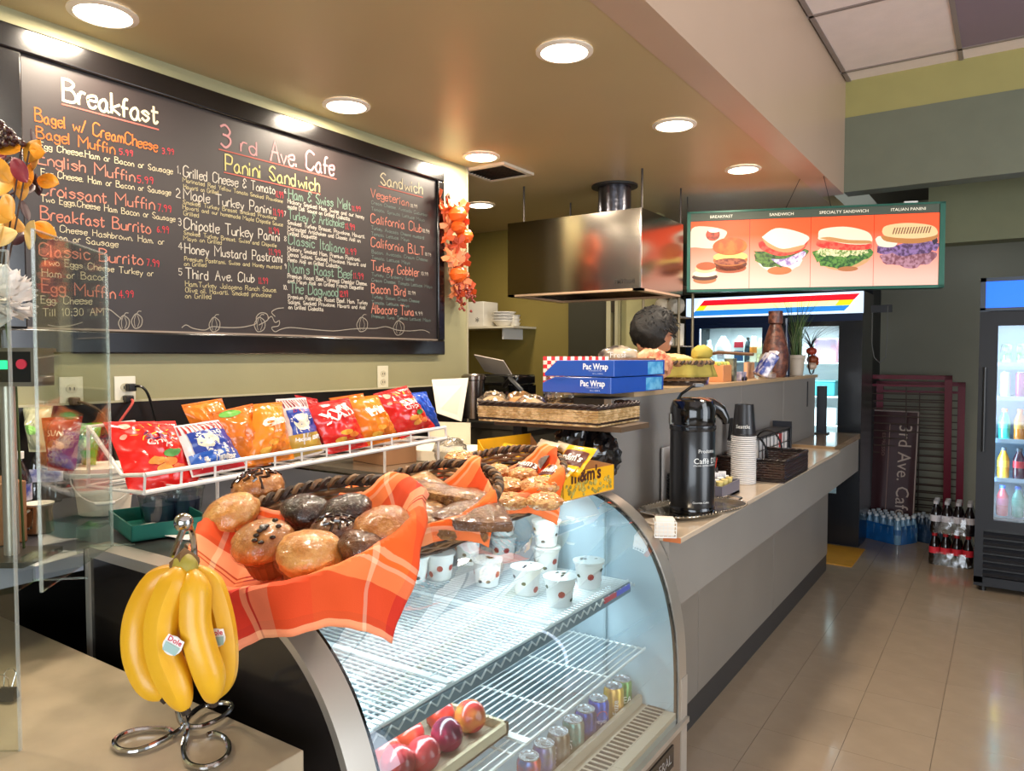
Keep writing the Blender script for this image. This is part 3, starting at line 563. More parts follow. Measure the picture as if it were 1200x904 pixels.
# ------------------------------------------------------------------ fruit tray on the lower shelf
tray = thing('fruit_tray', 'moulded cardboard fruit tray on the lower shelf', 'tray', (0, 0, 0)); TZ = .607
tp = [oz(*p, TZ+.03) for p in ((440, 900), (548, 830), (572, 862), (500, 925))]
tb = MB(); tb.box((-1.30, 1.10, TZ), (-1.02, 1.50, TZ+.006)); tb.obj('tray_floor', M('b8a890', .8, bump=.4), tray)
for a, b in (((-1.30, 1.10), (-1.29, 1.50)), ((-1.03, 1.10), (-1.02, 1.50)), ((-1.30, 1.49), (-1.02, 1.50)), ((-1.30, 1.10), (-1.02, 1.11))): MB().box((a[0], a[1], TZ), (b[0], b[1], TZ+.03)).obj('tray_wall', M('c8b898', .8, bump=.4), tray)
def fruit(px, py, lab, c1, c2, rot, z=.655, r=.040):
    p = oz(px, py, z); t = thing('nectarine', lab, 'fruit', (p.x, p.y, z), 0, 'nectarines in the fruit tray', rot)
    MB().blob((0, 0, 0), r, 1, 1, .97, 22, 14, lambda d: -.14*max(0, d.z-.72)*3-.03*math.exp(-(math.atan2(d.y, d.x)/.25)**2)*(1-abs(d.z))).obj('flesh', M(c1, .18, col2=c2, vscale=14, detail=2, coat=.4), t)
    MB().lathe([(.005, -.008), (.004, .002)], 8, c=(0, 0, r*.80)).obj('stem_end', M('3a2a14', .8), t)
    return t
fruit(466, 895, 'red nectarine with yellow blush nearest the camera in the fruit tray', 'a02a30', 'c84848', (.9, .3, 0)); fruit(496, 884, 'bright red nectarine, second from the near end of the tray', 'c03038', 'd24a4c', (.2, -.3, .4)); fruit(524, 861, 'dark purple red nectarine in the middle of the tray', '5a1a34', 'a02848', (.3, .9, .8)); fruit(551, 840, 'orange and yellow nectarine with its stem hollow showing, at the far end of the tray', 'c03a38', 'e8963c', (.15, 1.25, -.5))
for i, (px, py, lab) in enumerate(((478, 862, 'red nectarine half hidden under the upper shelf, middle of the back row'), (450, 880, 'red nectarine half hidden under the upper shelf, near end of the back row'), (515, 838, 'red nectarine half hidden under the upper shelf, far end of the back row'))): fruit(px, py, lab, 'c02c2c', 'd85030', (i, .4*i, 0), z=.648)

# ------------------------------------------------------------------ drink cans on the case floor
def can(p, lab, c, c2, band_=None, txt=None, group='drink cans on the case floor', tcol='f4f4f4', sub=True, h=.12, r=.0325):
    t = thing('drink_can', lab, 'can', p, random.uniform(-.3, .3), group)
    MB().lathe([(r*.8, 0), (r, .008*h/.12), (r, h-.014), (r*.83, h-.003)], 22, cap=(True, False)).obj('can_body', M(c, .22, .5, col2=c2, vscale=22) if c2 else M(c, .22, .5), t)
    MB().lathe([(r*.85, h-.004), (r*.85, h), (r*.78, h), (r*.74, h-.004), (0, h-.004)], 22, cap=(False, False)).obj('can_lid', M('c9ccd0', .25, .8), t)
    if sub: MB().lathe([(.009, 0), (.009, .001)], 10, c=(.004, 0, h-.0035), sx=1.5).obj('pull_tab', M('9fa3a8', .25, .9), t)
    wr = lambda o: (lambda x, y: V(((r+.0006)*cos(o+x/r), (r+.0006)*sin(o+x/r), y)))
    if txt: lettering(t, txt[0], txt[1], M(tcol, .4), (0, 0, 0), (1, 0, 0), (0, 0, 1), 'printed_name', wrap=lambda x, y: wr(-.95)(-y if txt[2] else x, .06+(x if txt[2] else y-.3*txt[1])))
    if band_:
        for z0, z1, cc in band_: MB().lathe([(r+.0004, z0), (r+.0004, z1)], 22, cap=(False, False)).obj('printed_band', M(cc, .3, .3), t)
    return t
CZ = .373
cl_ = [((739,794),'green drink can at the far end of the row','2f7a3e','7fae6a',None,('TEA',.03,False)),((723,804),'peach and yellow drink can beside the green can','e0a860','e8c24a',None,('Fuze',.026,True)),((706,819),'blue cola can with a red and white round emblem','1f4fb0',None,None,('pepsi',.02,False)),((692,832),'dark blue can left of the cola can with the emblem','1c48a8','20366a',None,None),((677,844),'teal and grey drink can with slanted script','4a8a84','8a9a90',None,('Dr',.03,True)),((662,859),'silver drink can with brown script lettering','8c8a84','6a5a48',None,('Root',.03,True)),((645,873),'purple topped drink can near the front','7a70a8','8e8a80',None,None),((627,888),'blue and red topped drink can nearest the camera','3a8ad0','d85038',None,None)]
for (px, py), lab, c, c2, b_, tx in cl_:
    p = oz(px, py, CZ+.12); p.x = max(-1.16, min(-1.035, p.x)); p.y = min(2.185, p.y); t = can((p.x, p.y, CZ), lab, c, c2, b_, tx)
    if 'emblem' in lab and 'round' in lab:
        for s, cc, zo in ((1, 'd8343c', .4), (-1, '3358b8', -.4)):
            b = MB(); R_ = .0332; pts = [(cos(q)*.017, sin(q)*.017) for q in [j*PI/8*(s) for j in range(9)]]; b.add([V((R_*cos(-.75+x/.0325), R_*sin(-.75+x/.0325), .075+y)) for x, y in pts], [tuple(range(9))]); b.obj('printed_emblem', M(cc, .3), t, smooth=False)
# ================================================================== long counter to the right of the case
lam = M('857d73', .38, .15, var=.06, vscale=2.5, rvar=.06); KX = -1.075
ct = thing('service_counter', 'long grey laminate service counter with overhanging apron and dark toe kick', 'counter', (0, 0, 0))
MB().box((-1.45, CY1+.05, .117), (KX, 5.68, .93)).obj('body', lam, ct)
for y0, y1 in ((CY1+.06, 3.0), (3.004, 4.2), (4.204, 5.68)): MB().box((KX, y0, .12), (KX+.006, y1, .69)).obj('front_panel', lam, ct, bevel=.001)
MB().box((-1.43, CY1+.05, 0), (KX+.003, 5.675, .117)).obj('toe_kick', M('33302e', .5), ct)
MB().box((KX-.05, CY1+.05, .69), (-.93, 6.05, .93)).obj('apron', M('8f8981', .35, .1, var=.05, vscale=2), ct)
MB().box((-1.6, CY1+.05, .93), (-.890, 5.10, .95)).obj('near_counter_top', M('cdb9a0', .2, var=.06, vscale=5, coat=.3), ct, bevel=.003)
MB().box((-.95, CY1+.047, .932), (-.8895, CY1+.052, .949)).obj('raw_edge', M('c06a34', .6), ct)
MB().box((-1.6, 5.10, .93), (-.925, 6.08, .968)).obj('far_counter_top', M('8a6f50', .14, var=.15, vscale=6, coat=.4), ct)
# raised partition behind it
PX, PZ = -1.2, 1.415
pt = thing('counter_partition', 'raised grey laminate partition running behind the counter with a tan cap', 'partition', (0, 0, 0))
lam2 = M('938d86', .33, .2, var=.05, vscale=2, rvar=.05)
for y0, y1 in ((2.43, 4.0), (4.004, 4.9), (4.904, 5.83)): MB().box((PX-.03, y0, .951), (PX, y1, PZ-.02)).obj('face_panel', lam2, pt, bevel=.001)
MB().box((-1.36, 2.434, .951), (PX-.03, 5.83, PZ-.02)).obj('core', M('2a2622', .5), pt)  # near end face lies in shadow; that shade is put into this dark colour
MB().box((-1.5, 2.6, PZ-.02), (PX+.012, 5.86, PZ)).obj('cap', M('b89a74', .35, var=.06), pt)
for q in (.0,): 
    o = ox(946, 462, PX); MB().box((PX, o.y-.012, o.z-.09), (PX+.004, o.y+.012, o.z+.09)).obj('dark_slot', BLACK, pt)
# back service counter along the chalkboard wall
bc = thing('back_counter', 'dark work counter along the chalkboard wall with pale front edge', 'counter', (0, 0, 0))
MB().box((WX+.012, -1.2, 1.06), (-1.795, 1.97, 1.098)).obj('work_top', M('3f4148', .28, var=.12, vscale=5, coat=.2), bc)
MB().box((-1.795, -1.2, 1.05), (-1.788, .86, 1.10)).obj('front_edge', M('a3a8bc', .3), bc)
MB().box((WX+.012, -1.2, 0), (-2.2, 1.97, 1.06)).obj('cabinet', M('14110f', .5), bc)
sp = thing('steel_tabletop', 'worn stainless steel work surface behind the display case under the white box', 'work surface', (0, 0, 0))
MB().box((-2.46, 1.99, 1.10), (-1.80, 2.9, 1.118)).obj('steel_sheet', M('b7a892', .22, .8, var=.08, vscale=6), sp)
MB().box((-2.44, 2.02, 0), (-2.40, 2.06, 1.10)).obj('leg', DSTEEL, sp); MB().box((-1.9, 2.84, 0), (-1.86, 2.88, 1.10)).obj('leg', DSTEEL, sp)
# foreground table
tb_ = thing('customer_table', 'beige stone patterned counter table in the bottom left foreground', 'table', (0, 0, 0))
MB().box((-2.16, -.45, .862), (-.953, .80, .90)).obj('table_top', M('aa9a80', .34, var=.13, vscale=9, detail=6, coat=.15), tb_, bevel=.002)
MB().box((-2.1, -.40, 0), (-.985, .77, .862)).obj('table_body', M('968a74', .4, var=.05), tb_)
# ================================================================== baskets of baked goods on the case
wick = M('7a5a3a', .6, var=.35, vscale=30, coat=.1); wickd = M('3d2c20', .55, var=.3, vscale=30)
def wicker_round(t, r0, r1, h, rows, stakes, m1, m2, twist=True):
    seg = stakes*4; b = MB(); b2 = MB()
    MB().lathe([(0, .0), (r0, 0), (r0, .004), (0, .004)], 32, cap=(False, False)).obj('basket_floor', m1, t)
    for i in range(rows):
        u = (i+.5)/rows; R_ = r0+(r1-r0)*u**.8; z = .004+h*u; ph = PI if i % 2 else 0
        (b if i % 3 else b2).tube([((R_+.0035*cos(stakes*a/1+ph))*cos(a), (R_+.0035*cos(stakes*a+ph))*sin(a), z) for a in [2*PI*k/seg for k in range(seg)]], h/rows*.52, 5, True)
    b.obj('woven_rows', m1, t); b2.obj('dark_woven_rows', m2, t)
    s = MB()
    for k in range(stakes):
        a = 2*PI*k/stakes; s.tube([(r0*cos(a), r0*sin(a), .003), ((r0+(r1-r0)*.6)*cos(a), (r0+(r1-r0)*.6)*sin(a), h*.5), (r1*cos(a), r1*sin(a), h)], .0028, 4)
    s.obj('stakes', m1, t, kind='stuff')
    for q in (0, 1):
        rb = MB(); N = 260; tw = 34
        rb.tube([((r1+.007*cos(tw*a+q*PI))*cos(a), (r1+.007*cos(tw*a+q*PI))*sin(a), h+.006+.007*sin(tw*a+q*PI)) for a in [2*PI*k/N for k in range(N)]], .0062, 5, True).obj('braided_rim', m2 if q else m1, t)
def napkin(t, half, rot, shift, r0, r1, h, drop_soft=.03, name='plaid_napkin', N=64, lift=0, seed=1):
    """square cotton cloth draped in and over a round basket: flat on the floor, up the wall, over the rim, hanging outside"""
    L0 = r0*.9; L1 = L0+math.hypot(r1-r0*.9, h); rnd = random.Random(seed); k1 = rnd.uniform(0, 6)
    def fn(u, v):
        x = (u-.5)*2*half; y = (v-.5)*2*half; X = x*cos(rot)-y*sin(rot)+shift[0]; Y = x*sin(rot)+y*cos(rot)+shift[1]
        l = math.hypot(X, Y); a = math.atan2(Y, X)
        wv = sin(a*7+k1)*.5+sin(a*15+k1*2)*.35+.4*sin(a*4)
        if l < L0: r = l; z = .012
        elif l < L1: q = (l-L0)/(L1-L0); r = L0+(r1-.012-L0)*q; z = .012+(h+.008)*q; r += wv*.004*q
        else:
            e = l-L1; q = min(1, e/.035); r = r1-.012+.034*math.sin(q*PI/2); z = h+.020+.008*sin(q*PI)-max(0, e-.02)*.98
            f = min(1, e/.08); r += wv*.020*f+.10*max(0, e-.03)*.5; z += wv*.003*f
        return V((r*cos(a), r*sin(a), z+lift+.0015*sin(X*90)*sin(Y*80)))
    b = MB(); b.grid(fn, N, N, uv=lambda u, v: (u*2*half*1.0+.1, v*2*half*1.0+.07)); return b.obj(name, plaid(), t, solid=.0015)
def basket(name, lab, c, z, tiltx, r0, r1, h, half, rot, shift, group='wicker baskets on the display case', seed=1):
    t = thing(name, lab, 'basket', (c[0], c[1], z), 0, group, (tiltx, 0, 0)); wicker_round(t, r0, r1, h, 7, 26, wick, wickd)
    n_ = napkin(t, half, rot, shift, r0, r1, h, seed=seed); return t
TX = .30
BC1 = ((-1.128, .978), 1.128); BC2 = ((-1.205, 1.405), 1.125); BC3 = ((-1.24, 1.79), 1.125)
def inb(px, py, B, h):      # measured point lying h above the floor of a tilted basket
    c = V((B[0][0], B[0][1], B[1])); n_ = V((0, -sin(TX), cos(TX))); d = ray(px, py); return EYE+d*(((c-EYE).dot(n_)+h)/d.dot(n_))
b1 = basket('bread_basket', 'round wicker basket of muffins lined with an orange plaid napkin, nearest the camera', BC1[0], BC1[1], TX, .168, .226, .084, .278, -.90, (.062, -.055), seed=1)
b2 = basket('bread_basket', 'middle round wicker basket of flat triangular pastries with orange plaid napkin', BC2[0], BC2[1], TX, .155, .200, .075, .225, -.80, (.035, -.055), seed=5)
b3 = basket('bread_basket', 'far round wicker basket of granola clusters with orange plaid napkin', BC3[0], BC3[1], TX, .15, .195, .075, .225, -.95, (.040, -.050), seed=9)
# muffins
film = glass('cling_film', 'ffffff', .4, .10, .025)
_nt = film.node_tree; _n = _nt.nodes.new('ShaderNodeTexNoise'); _n.inputs['Scale'].default_value = 70; _tc = _nt.nodes.new('ShaderNodeTexCoord'); _b = _nt.nodes.new('ShaderNodeBump'); _b.inputs['Strength'].default_value = .9; _b.inputs['Distance'].default_value = .006
_nt.links.new(_tc.outputs['Object'], _n.inputs['Vector']); _nt.links.new(_n.outputs['Fac'], _b.inputs['Height'])
for _g in _nt.nodes:
    if _g.type == 'BSDF_GLOSSY': _nt.links.new(_b.outputs[0], _g.inputs['Normal'])
def muffin(px, py, z, lab, kind, s=1.0, rz=0):
    s *= 1.12; p = inb(px, py, BC1, .082); t = thing('muffin', lab, 'muffin', (p.x, p.y, p.z-.055), rz, 'wrapped muffins in the near basket', (random.uniform(.1, .4), random.uniform(-.12, .12), rz))
    col, col2 = {'light': ('d08a3c', 'e0a85c'), 'tan': ('b06a28', 'cc8a44'), 'dark': ('2a1812', '46281a'), 'mid': ('5e3418', '7c4c26'), 'orange': ('ae6424', 'c8843c')}[kind]
    R_ = .050*s
    MB().lathe([(.030*s, 0), (.041*s, .045*s), (.041*s, .046*s)], 40, wob=lambda a, j: 1+.03*cos(a*20), cap=(True, True)).obj('paper_cup', M('8a5426' if kind != 'dark' else '24120c', .6, var=.15), t)
    sd = random.random()*50
    MB().blob((0, 0, .052*s), R_, 1, 1, .66, 40, 24, lambda d: .09*noise.noise(d*2.2+V((sd, 0, 0)))+.045*noise.noise(d*7+V((sd, 0, 0)))+.03*noise.noise(d*15+V((sd, 0, 0)))-(.16*max(0, -d.z))).obj('muffin_top', M(col, .35, col2=col2, vscale=45, bump=1, bscale=150, coat=.35, detail=7), t)
    top = lambda x, y: V((x, y, .052*s+.66*math.sqrt(max(0, R_*R_*1.02-x*x-y*y))+.002))
    if 'drizzle' in lab:
        for k in range(5):
            x0 = (-.03+.015*k)*s; MB().tube([top(x0+.006*sin(q*9+k)*s, q*.034*s) for q in [-1+.2*j for j in range(11)]], .0028*s, 6).obj('chocolate_drizzle', M('2a120c', .15, coat=.8), t)
    if 'chips' in lab or 'chunks' in lab:
        for k in range(14):
            a = random.uniform(-1.8, 1.4); r = random.uniform(0, .03)*s; MB().blob(top(r*cos(a)+.008, r*sin(a)-.006), .0045*s, 1.2, 1, .7, 7, 5).obj('chocolate_chip', M('20100c', .15, coat=.8), t)
    # clear film stretched over the muffin with pleats gathered on top
    MB().blob((0, 0, .050*s), R_*1.05, 1, 1, .70, 26, 12, lambda d: .03*noise.noise(d*5+V((sd, 3, 0)))-.10*max(0, -d.z)).obj('cling_film', film, t)
    return t
muffin(284, 603, 1.235, 'golden plain muffin at the left side of the near basket', 'light', 1.08); muffin(308, 574, 1.265, 'muffin with dark chocolate drizzle at the back of the near basket', 'tan', 1.05, .3)
muffin(354, 602, 1.235, 'dark chocolate muffin at the centre back of the near basket', 'dark', 1.0, 2); muffin(316, 634, 1.215, 'tan muffin with chocolate chips on one side, left of centre', 'tan', 1.05, .5)
muffin(362, 655, 1.195, 'large golden muffin at the front centre of the near basket', 'light', 1.12, 1); muffin(393, 624, 1.235, 'small muffin with chocolate drizzle in the middle of the near basket', 'mid', .92, 1.4)
muffin(422, 646, 1.20, 'brown chocolate muffin at the front right of the near basket', 'mid', .98, 2.2); muffin(454, 622, 1.215, 'orange brown muffin at the right rim of the near basket', 'orange', 1.08, .7); muffin(414, 598, 1.245, 'dark glazed muffin at the back right touching the flat pastries', 'dark', .95, .2)
# flat triangular pastries
def scone(px, py, z, lab, rz, s=1, c=('7a4e24', 'b48448')):
    s *= 1.0; p = inb(px, py, BC2, .075); t = thing('pastry_wedge', lab, 'pastry', (p.x, p.y, p.z-.012), rz, 'wrapped pastry wedges in the middle basket', (random.uniform(.1, .35), random.uniform(-.1, .1), rz))
    b = MB(); N = 30; ring = []; lay = []
    for (k, hh) in ((.96, 0), (1.0, .010), (.97, .020), (.75, .027), (.4, .031)):
        row = []
        for i in range(N):
            a = 2*PI*i/N; r = .062*s/(max(cos(((a+PI/3) % (2*PI/3))-PI/3), .5))**.75; r *= 1+.04*noise.noise(V((cos(a)*2, sin(a)*2, px))); row.append(V((r*k*cos(a), r*k*sin(a), (hh+.004*noise.noise(V((cos(a)*3*k, sin(a)*3*k, py))))*s)))
        lay.append(row)
    vs = [v for r in lay for v in r]+[V((0, 0, .031*s))]; fs = []
    for j in range(4):
        for i in range(N): fs.append((j*N+i, j*N+(i+1) % N, (j+1)*N+(i+1) % N, (j+1)*N+i))
    for i in range(N): fs.append((4*N+i, 4*N+(i+1) % N, 5*N))
    fs.append(tuple(range(N-1, -1, -1))); b.add(vs, fs); b.obj('crumb', M(c[0], .42, col2=c[1], vscale=45, bump=1, bscale=160, coat=.5, detail=8), t)
    b2 = MB(); b2.add([v*1.03+V((0, 0, .0015)) for v in vs], fs[:-1]); b2.obj('clear_wrap', film, t); return t
for a in ((478, 598, 1.215, 'pastry wedge at the left of the middle basket beside the dark muffin', .3, 1.0), (512, 610, 1.225, 'glossy honey coloured pastry wedge at the front left of the middle basket', 1.5, 1.15), (556, 603, 1.22, 'darkest flat pastry wedge at the front right of the middle basket', .9, 1.15, ('6a4424', '86582e')), (520, 580, 1.25, 'pastry wedge lying in the centre of the middle basket', 2.4, 1.05),
          (470, 579, 1.235, 'pale pastry wedge at the back left of the middle basket', .1, .95, ('a8783c', 'c89a58')), (497, 571, 1.25, 'pastry wedge at the back of the middle basket', 1.2, .95, ('a8783c', 'c89a58')), (548, 584, 1.24, 'pastry wedge behind the darkest one, right side of the middle basket', 3.0, 1.0), (448, 590, 1.215, 'pale pastry wedge against the napkin at the far left of the middle basket', 2.0, .85, ('b08444', 'cca066'))): scone(*a)
# granola clusters
def cluster(px, py, z, lab, s=1):
    s *= 1.0; p = inb(px, py, BC3, .08); t = thing('granola_cookie', lab, 'cookie', (p.x, p.y, p.z), random.random()*6, 'granola cookies in the far basket')
    sd = px*.37; MB().blob((0, 0, 0), .052*s, 1.05, 1, .45, 40, 22, lambda d: .07*noise.noise(d*2+V((sd, 0, 0)))+.10*noise.noise(d*9+V((sd, 0, 0)))+.05*noise.noise(d*18+V((0, sd, 0)))).obj('cookie', M('b06c30', .4, col2='d8a868', vscale=70, bump=.9, bscale=220, coat=.6, detail=6), t)
    b = MB()
    for k in range(26):
        a = random.random()*6.28; r = random.random()**.6*.045*s; b.blob((r*cos(a), r*sin(a), .45*math.sqrt(max(.0001, (.053*s)**2-r*r))), .0045, 1.4, .9, .5, 6, 4)
    b.obj('oat_flakes', M('dcae70', .5, var=.2, vscale=60), t, kind='stuff'); return t
for a in ((540, 537, 1.255, 'round granola cookie at the back left of the far basket'), (541, 556, 1.24, 'round granola cookie in front of the backmost one, left side of the far basket'), (580, 553, 1.25, 'pale granola cookie at the back centre of the far basket', .9), (592, 570, 1.24, 'granola cookie in the middle of the far basket'), (560, 572, 1.22, 'granola cookie touching the pastry wedges at the left of the far basket', .9), (632, 570, 1.235, 'granola cookie at the right of the far basket', 1.05), (597, 588, 1.21, 'long granola cookie lying at the front left of the far basket', .95), (638, 588, 1.205, 'granola cookie at the front right of the far basket', .95), (612, 556, 1.24, 'granola cookie leaning on the napkin at the back right of the far basket', .8)): cluster(*a)

# ------------------------------------------------------------------ yellow candy box
cbx = thing('candy_box', 'open yellow cardboard counter box full of chocolate candy bags', 'display box', (-1.27, 2.10, 1.106), -.12)
yl = M('f0b010', .4); cin = M('b98a5a', .7)
MB().box((-.19, -.14, 0), (.17, .14, .003)).obj('box_floor', cin, cbx); MB().box((-.19, -.14, .003), (-.187, .14, .165)).obj('raised_end', yl, cbx)
MB().prism([(-.19, .003), (.17, .003), (.17, .085), (-.14, .11), (-.19, .165)], .137, .14, 'y').obj('long_side', cin, cbx, smooth=False); MB().prism([(-.19, .003), (.17, .003), (.17, .075), (-.14, .11), (-.19, .165)], -.14, -.137, 'y').obj('long_side', yl, cbx, smooth=False)
MB().box((.167, -.14, .003), (.17, .14, .085)).obj('front_panel', yl, cbx); 
fp = MB()
for i in range(50): fp.blob((.172, random.uniform(-.13, .13), random.uniform(.01, .05)), .006, .3, 1, 1, 7, 5)
fp.obj('printed_candies', M('8a7a2a', .4, col2='c8b050', vscale=40), cbx, kind='stuff')
MNM = M('4a1c10', .4); WT = M('f4efe6', .4)
lettering(cbx, "m&m's", .06, MNM, (.1712, -.02, .052), (0, 1, 0), (0, 0, 1), 'printed_name', off=.002)
def pillow(t, c4, thick, mat, name='bag_body', nu=14, nv=16, seed=0, crimp=.05, crease=.012, mat2=None):
    """stuffed foil bag: four corners (top-left, top-right, bottom-left, bottom-right); returns a surface function"""
    TL, TR, BL, BR = [V(p) for p in c4]; nrm = (TR-TL).cross(BL-TL).normalized(); nrm = -nrm if nrm.dot(EYE-t.location-TL) < 0 else nrm; sd = seed*3.7
    def S(u, v, side=1):      # u across 0..1, v down 0..1
        p = TL*(1-u)*(1-v)+TR*u*(1-v)+BL*(1-u)*v+BR*u*v
        pinch = sin(PI*v)**.8; q = (1-abs(2*u-1)**2.4)*max(0, (sin(PI*min(1, max(0, (v-crimp)/(1-2*crimp))))))**.6
        mid = (TL+TR+BL+BR)/4; p = p+(mid-p)*.05*sin(PI*v)*abs(2*u-1)
        p = p+nrm*side*(thick*q)+nrm*crease*.6*noise.noise(V((u*5+sd, v*5, side)))*(.25+q)+nrm*crease*.5*noise.noise(V((u*13+sd, v*9, side)))*(.3+q)
        return p
    b = MB(); b.grid(lambda u, v: S(u, v, 1), nu, nv); b.grid(lambda u, v: S(1-u, v, -1), nu, nv)
    o = b.obj(name, mat, t)
    return o, S, nrm
def on_bag(S, nrm, u, v, s, w_, h_, up=.0022, rot=0):
    """wrap flat artwork (x right, y up, unit = metres) on the bag face"""
    ca = cos(rot); sa = sin(rot)
    return lambda x, y: S(u+(x*ca-y*sa)/w_, v-(x*sa+y*ca)/h_, 1)+nrm*up
def bag_text(t, S, nrm, s, size, mat, u, v, w_, h_, rot=0, off=.0, sx=1, up=.0028, name='printed_lettering'): return lettering(t, s, size, mat, (0, 0, 0), (1, 0, 0), (0, 0, 1), name, sx, 'CENTER', off, wrap=on_bag(S, nrm, u, v, s, w_, h_, up, rot))
def patch(t, S, nrm, u0, u1, v0, v1, mat, name='printed_panel', up=.0016, n=10, shape=None):
    b = MB()
    if shape == 'oval':
        uc, vc, ru, rv = (u0+u1)/2, (v0+v1)/2, (u1-u0)/2, (v1-v0)/2; vs = [S(uc, vc, 1)+nrm*up]; fs = []
        for r in (.35, .7, 1):
            for k in range(20): vs.append(S(uc+ru*r*cos(2*PI*k/20), vc+rv*r*sin(2*PI*k/20), 1)+nrm*up)
        for k in range(20):
            fs.append((0, 1+k, 1+(k+1) % 20))
            for j in (0, 1): a = 1+j*20; fs.append((a+k, a+20+k, a+20+(k+1) % 20, a+(k+1) % 20))
        b.add(vs, fs)
    else: b.grid(lambda u, v: S(u0+(u1-u0)*u, v0+(v1-v0)*v, 1)+nrm*up, n, n)
    return b.obj(name, mat, t)
def local(o, pts): return [V(p)-V(o) for p in pts]
MW = cbx.matrix_basis if False else None
def candy(lab, c, rz, wd, hh, tilt, kind):
    t = thing('candy_bag', lab, 'candy bag', c, rz, 'candy bags in the yellow box', (tilt, 0, rz)); c4 = [(-wd/2, hh/2, 0), (wd/2, hh/2, 0), (-wd/2, -hh/2, 0), (wd/2, -hh/2, 0)]
    TL, TR, BL, BR = [V(p) for p in c4]; col = {'y': 'f2b416', 'g': '6c6864', 'w': 'd8c8b0', 'b': '6a3418'}[kind]
    nrm = V((0, 0, 1)); sd = c[0]*9
    def S(u, v, side=1):
        p = TL*(1-u)*(1-v)+TR*u*(1-v)+BL*(1-u)*v+BR*u*v; q = (1-abs(2*u-1)**2.4)*max(0, sin(PI*v))**.6; return p+nrm*(side*.014*q+.003*noise.noise(V((u*6+sd, v*6, side))))
    b = MB(); b.grid(lambda u, v: S(u, v, 1), 10, 10); b.grid(lambda u, v: S(1-u, v, -1), 10, 10); b.obj('bag_body', M(col, .22, coat=.6), t)
    if kind in 'yb':
        patch(t, S, nrm, .08, .92, .22, .72, M('5a1f12', .3, coat=.5)); bag_text(t, S, nrm, "m&m's", .034, WT, .5, .58, wd, hh, off=.001)
        for k in range(5): b = MB(); b.blob(S(.2+.15*k, .82)+nrm*.002, .007, 1, 1, .35, 8, 5); b.obj('printed_candy', M(('c82c20', 'e8b020', '3a8a3a', '2a60b8', 'd87018')[k], .3), t)
    return t
for a in (('yellow and brown candy bag at the far left of the candy box', od(592, 537, 2.42), -.3, .12, .12, .75, 'y'), ('brown and yellow candy bag lying in front of the leftmost one', od(618, 548, 2.30), -.2, .10, .10, .5, 'b'), ('silver grey candy bag on edge in the middle of the candy box', od(635, 538, 2.30), -.9, .15, .05, 1.0, 'g'), ('white striped candy bags pack at the back of the candy box', od(640, 524, 2.42), -.6, .15, .05, .8, 'w'), ('large yellow candy bag lying across the right half of the box', od(672, 540, 2.24), -.35, .13, .11, .8, 'y'), ('yellow candy bag half hidden by the napkin at the front of the box', od(650, 556, 2.16), -.2, .11, .10, .5, 'y'), ('thin white candy bar beside the large yellow bag', od(661, 525, 2.38), -.7, .16, .035, .9, 'w')): candy(a[0], a[1], *a[2:])

# ------------------------------------------------------------------ white wire chip rack and bags of chips
def rd(px): return 1/(.578-(px-170)*(.578-.3745)/352)
rk = thing('chip_rack', 'white coated wire rack leaning back behind the baskets, holding chip bags', 'wire rack', (0, 0, 0)); wr_ = M('ece6e0', .3, coat=.3)
A = od(170, 557, 1.73); B = od(522, 501, 2.64); A2 = od(169, 578, 1.73); B2 = od(523, 514, 2.64); dirn = (B-A).normalized(); back = V((-dirn.y, dirn.x, 0)).normalized(); back = back if back.x < 0 else -back
DB = .26
MB().tube([A2, A, B, B2], .006, 8, True).obj('front_frame', wr_, rk)
for i in range(13):
    u = i/12; p = A.lerp(B, u); q = A2.lerp(B2, u); MB().tube([p, q, q+back*DB+V((0, 0, -.012))], .0032, 6).obj('upright_wire', wr_, rk)
AL = A+back*DB+V((0, 0, .10)); BL_ = B+back*DB+V((0, 0, .10)); AL2 = A2+back*DB+V((0, 0, -.01)); BL2 = B2+back*DB+V((0, 0, -.01))
MB().tube([A, A+back*.10+V((0, 0, -.01)), AL], .0055, 8).tube([A2, AL2, AL, AL+dirn*.12], .0055, 8).obj('left_side_frame', wr_, rk); MB().tube([B2, BL2, BL_], .005, 8).obj('right_side_frame', wr_, rk); MB().tube([AL2, BL2], .005, 8).obj('back_frame', wr_, rk)
for u in (.25, .5, .75): MB().tube([A2+back*DB*u-V((0, 0, .006)), B2+back*DB*u-V((0, 0, .006))], .0032, 6).obj('floor_wire', wr_, rk)
for u in (.33, .96):
    p = A2.lerp(B2, u); MB().tube([p, V((p.x, p.y, 1.106))], .005, 6).obj('leg', wr_, rk); p = AL2.lerp(BL2, u); MB().tube([p, V((p.x, p.y, 1.10))], .005, 6).obj('leg', wr_, rk)
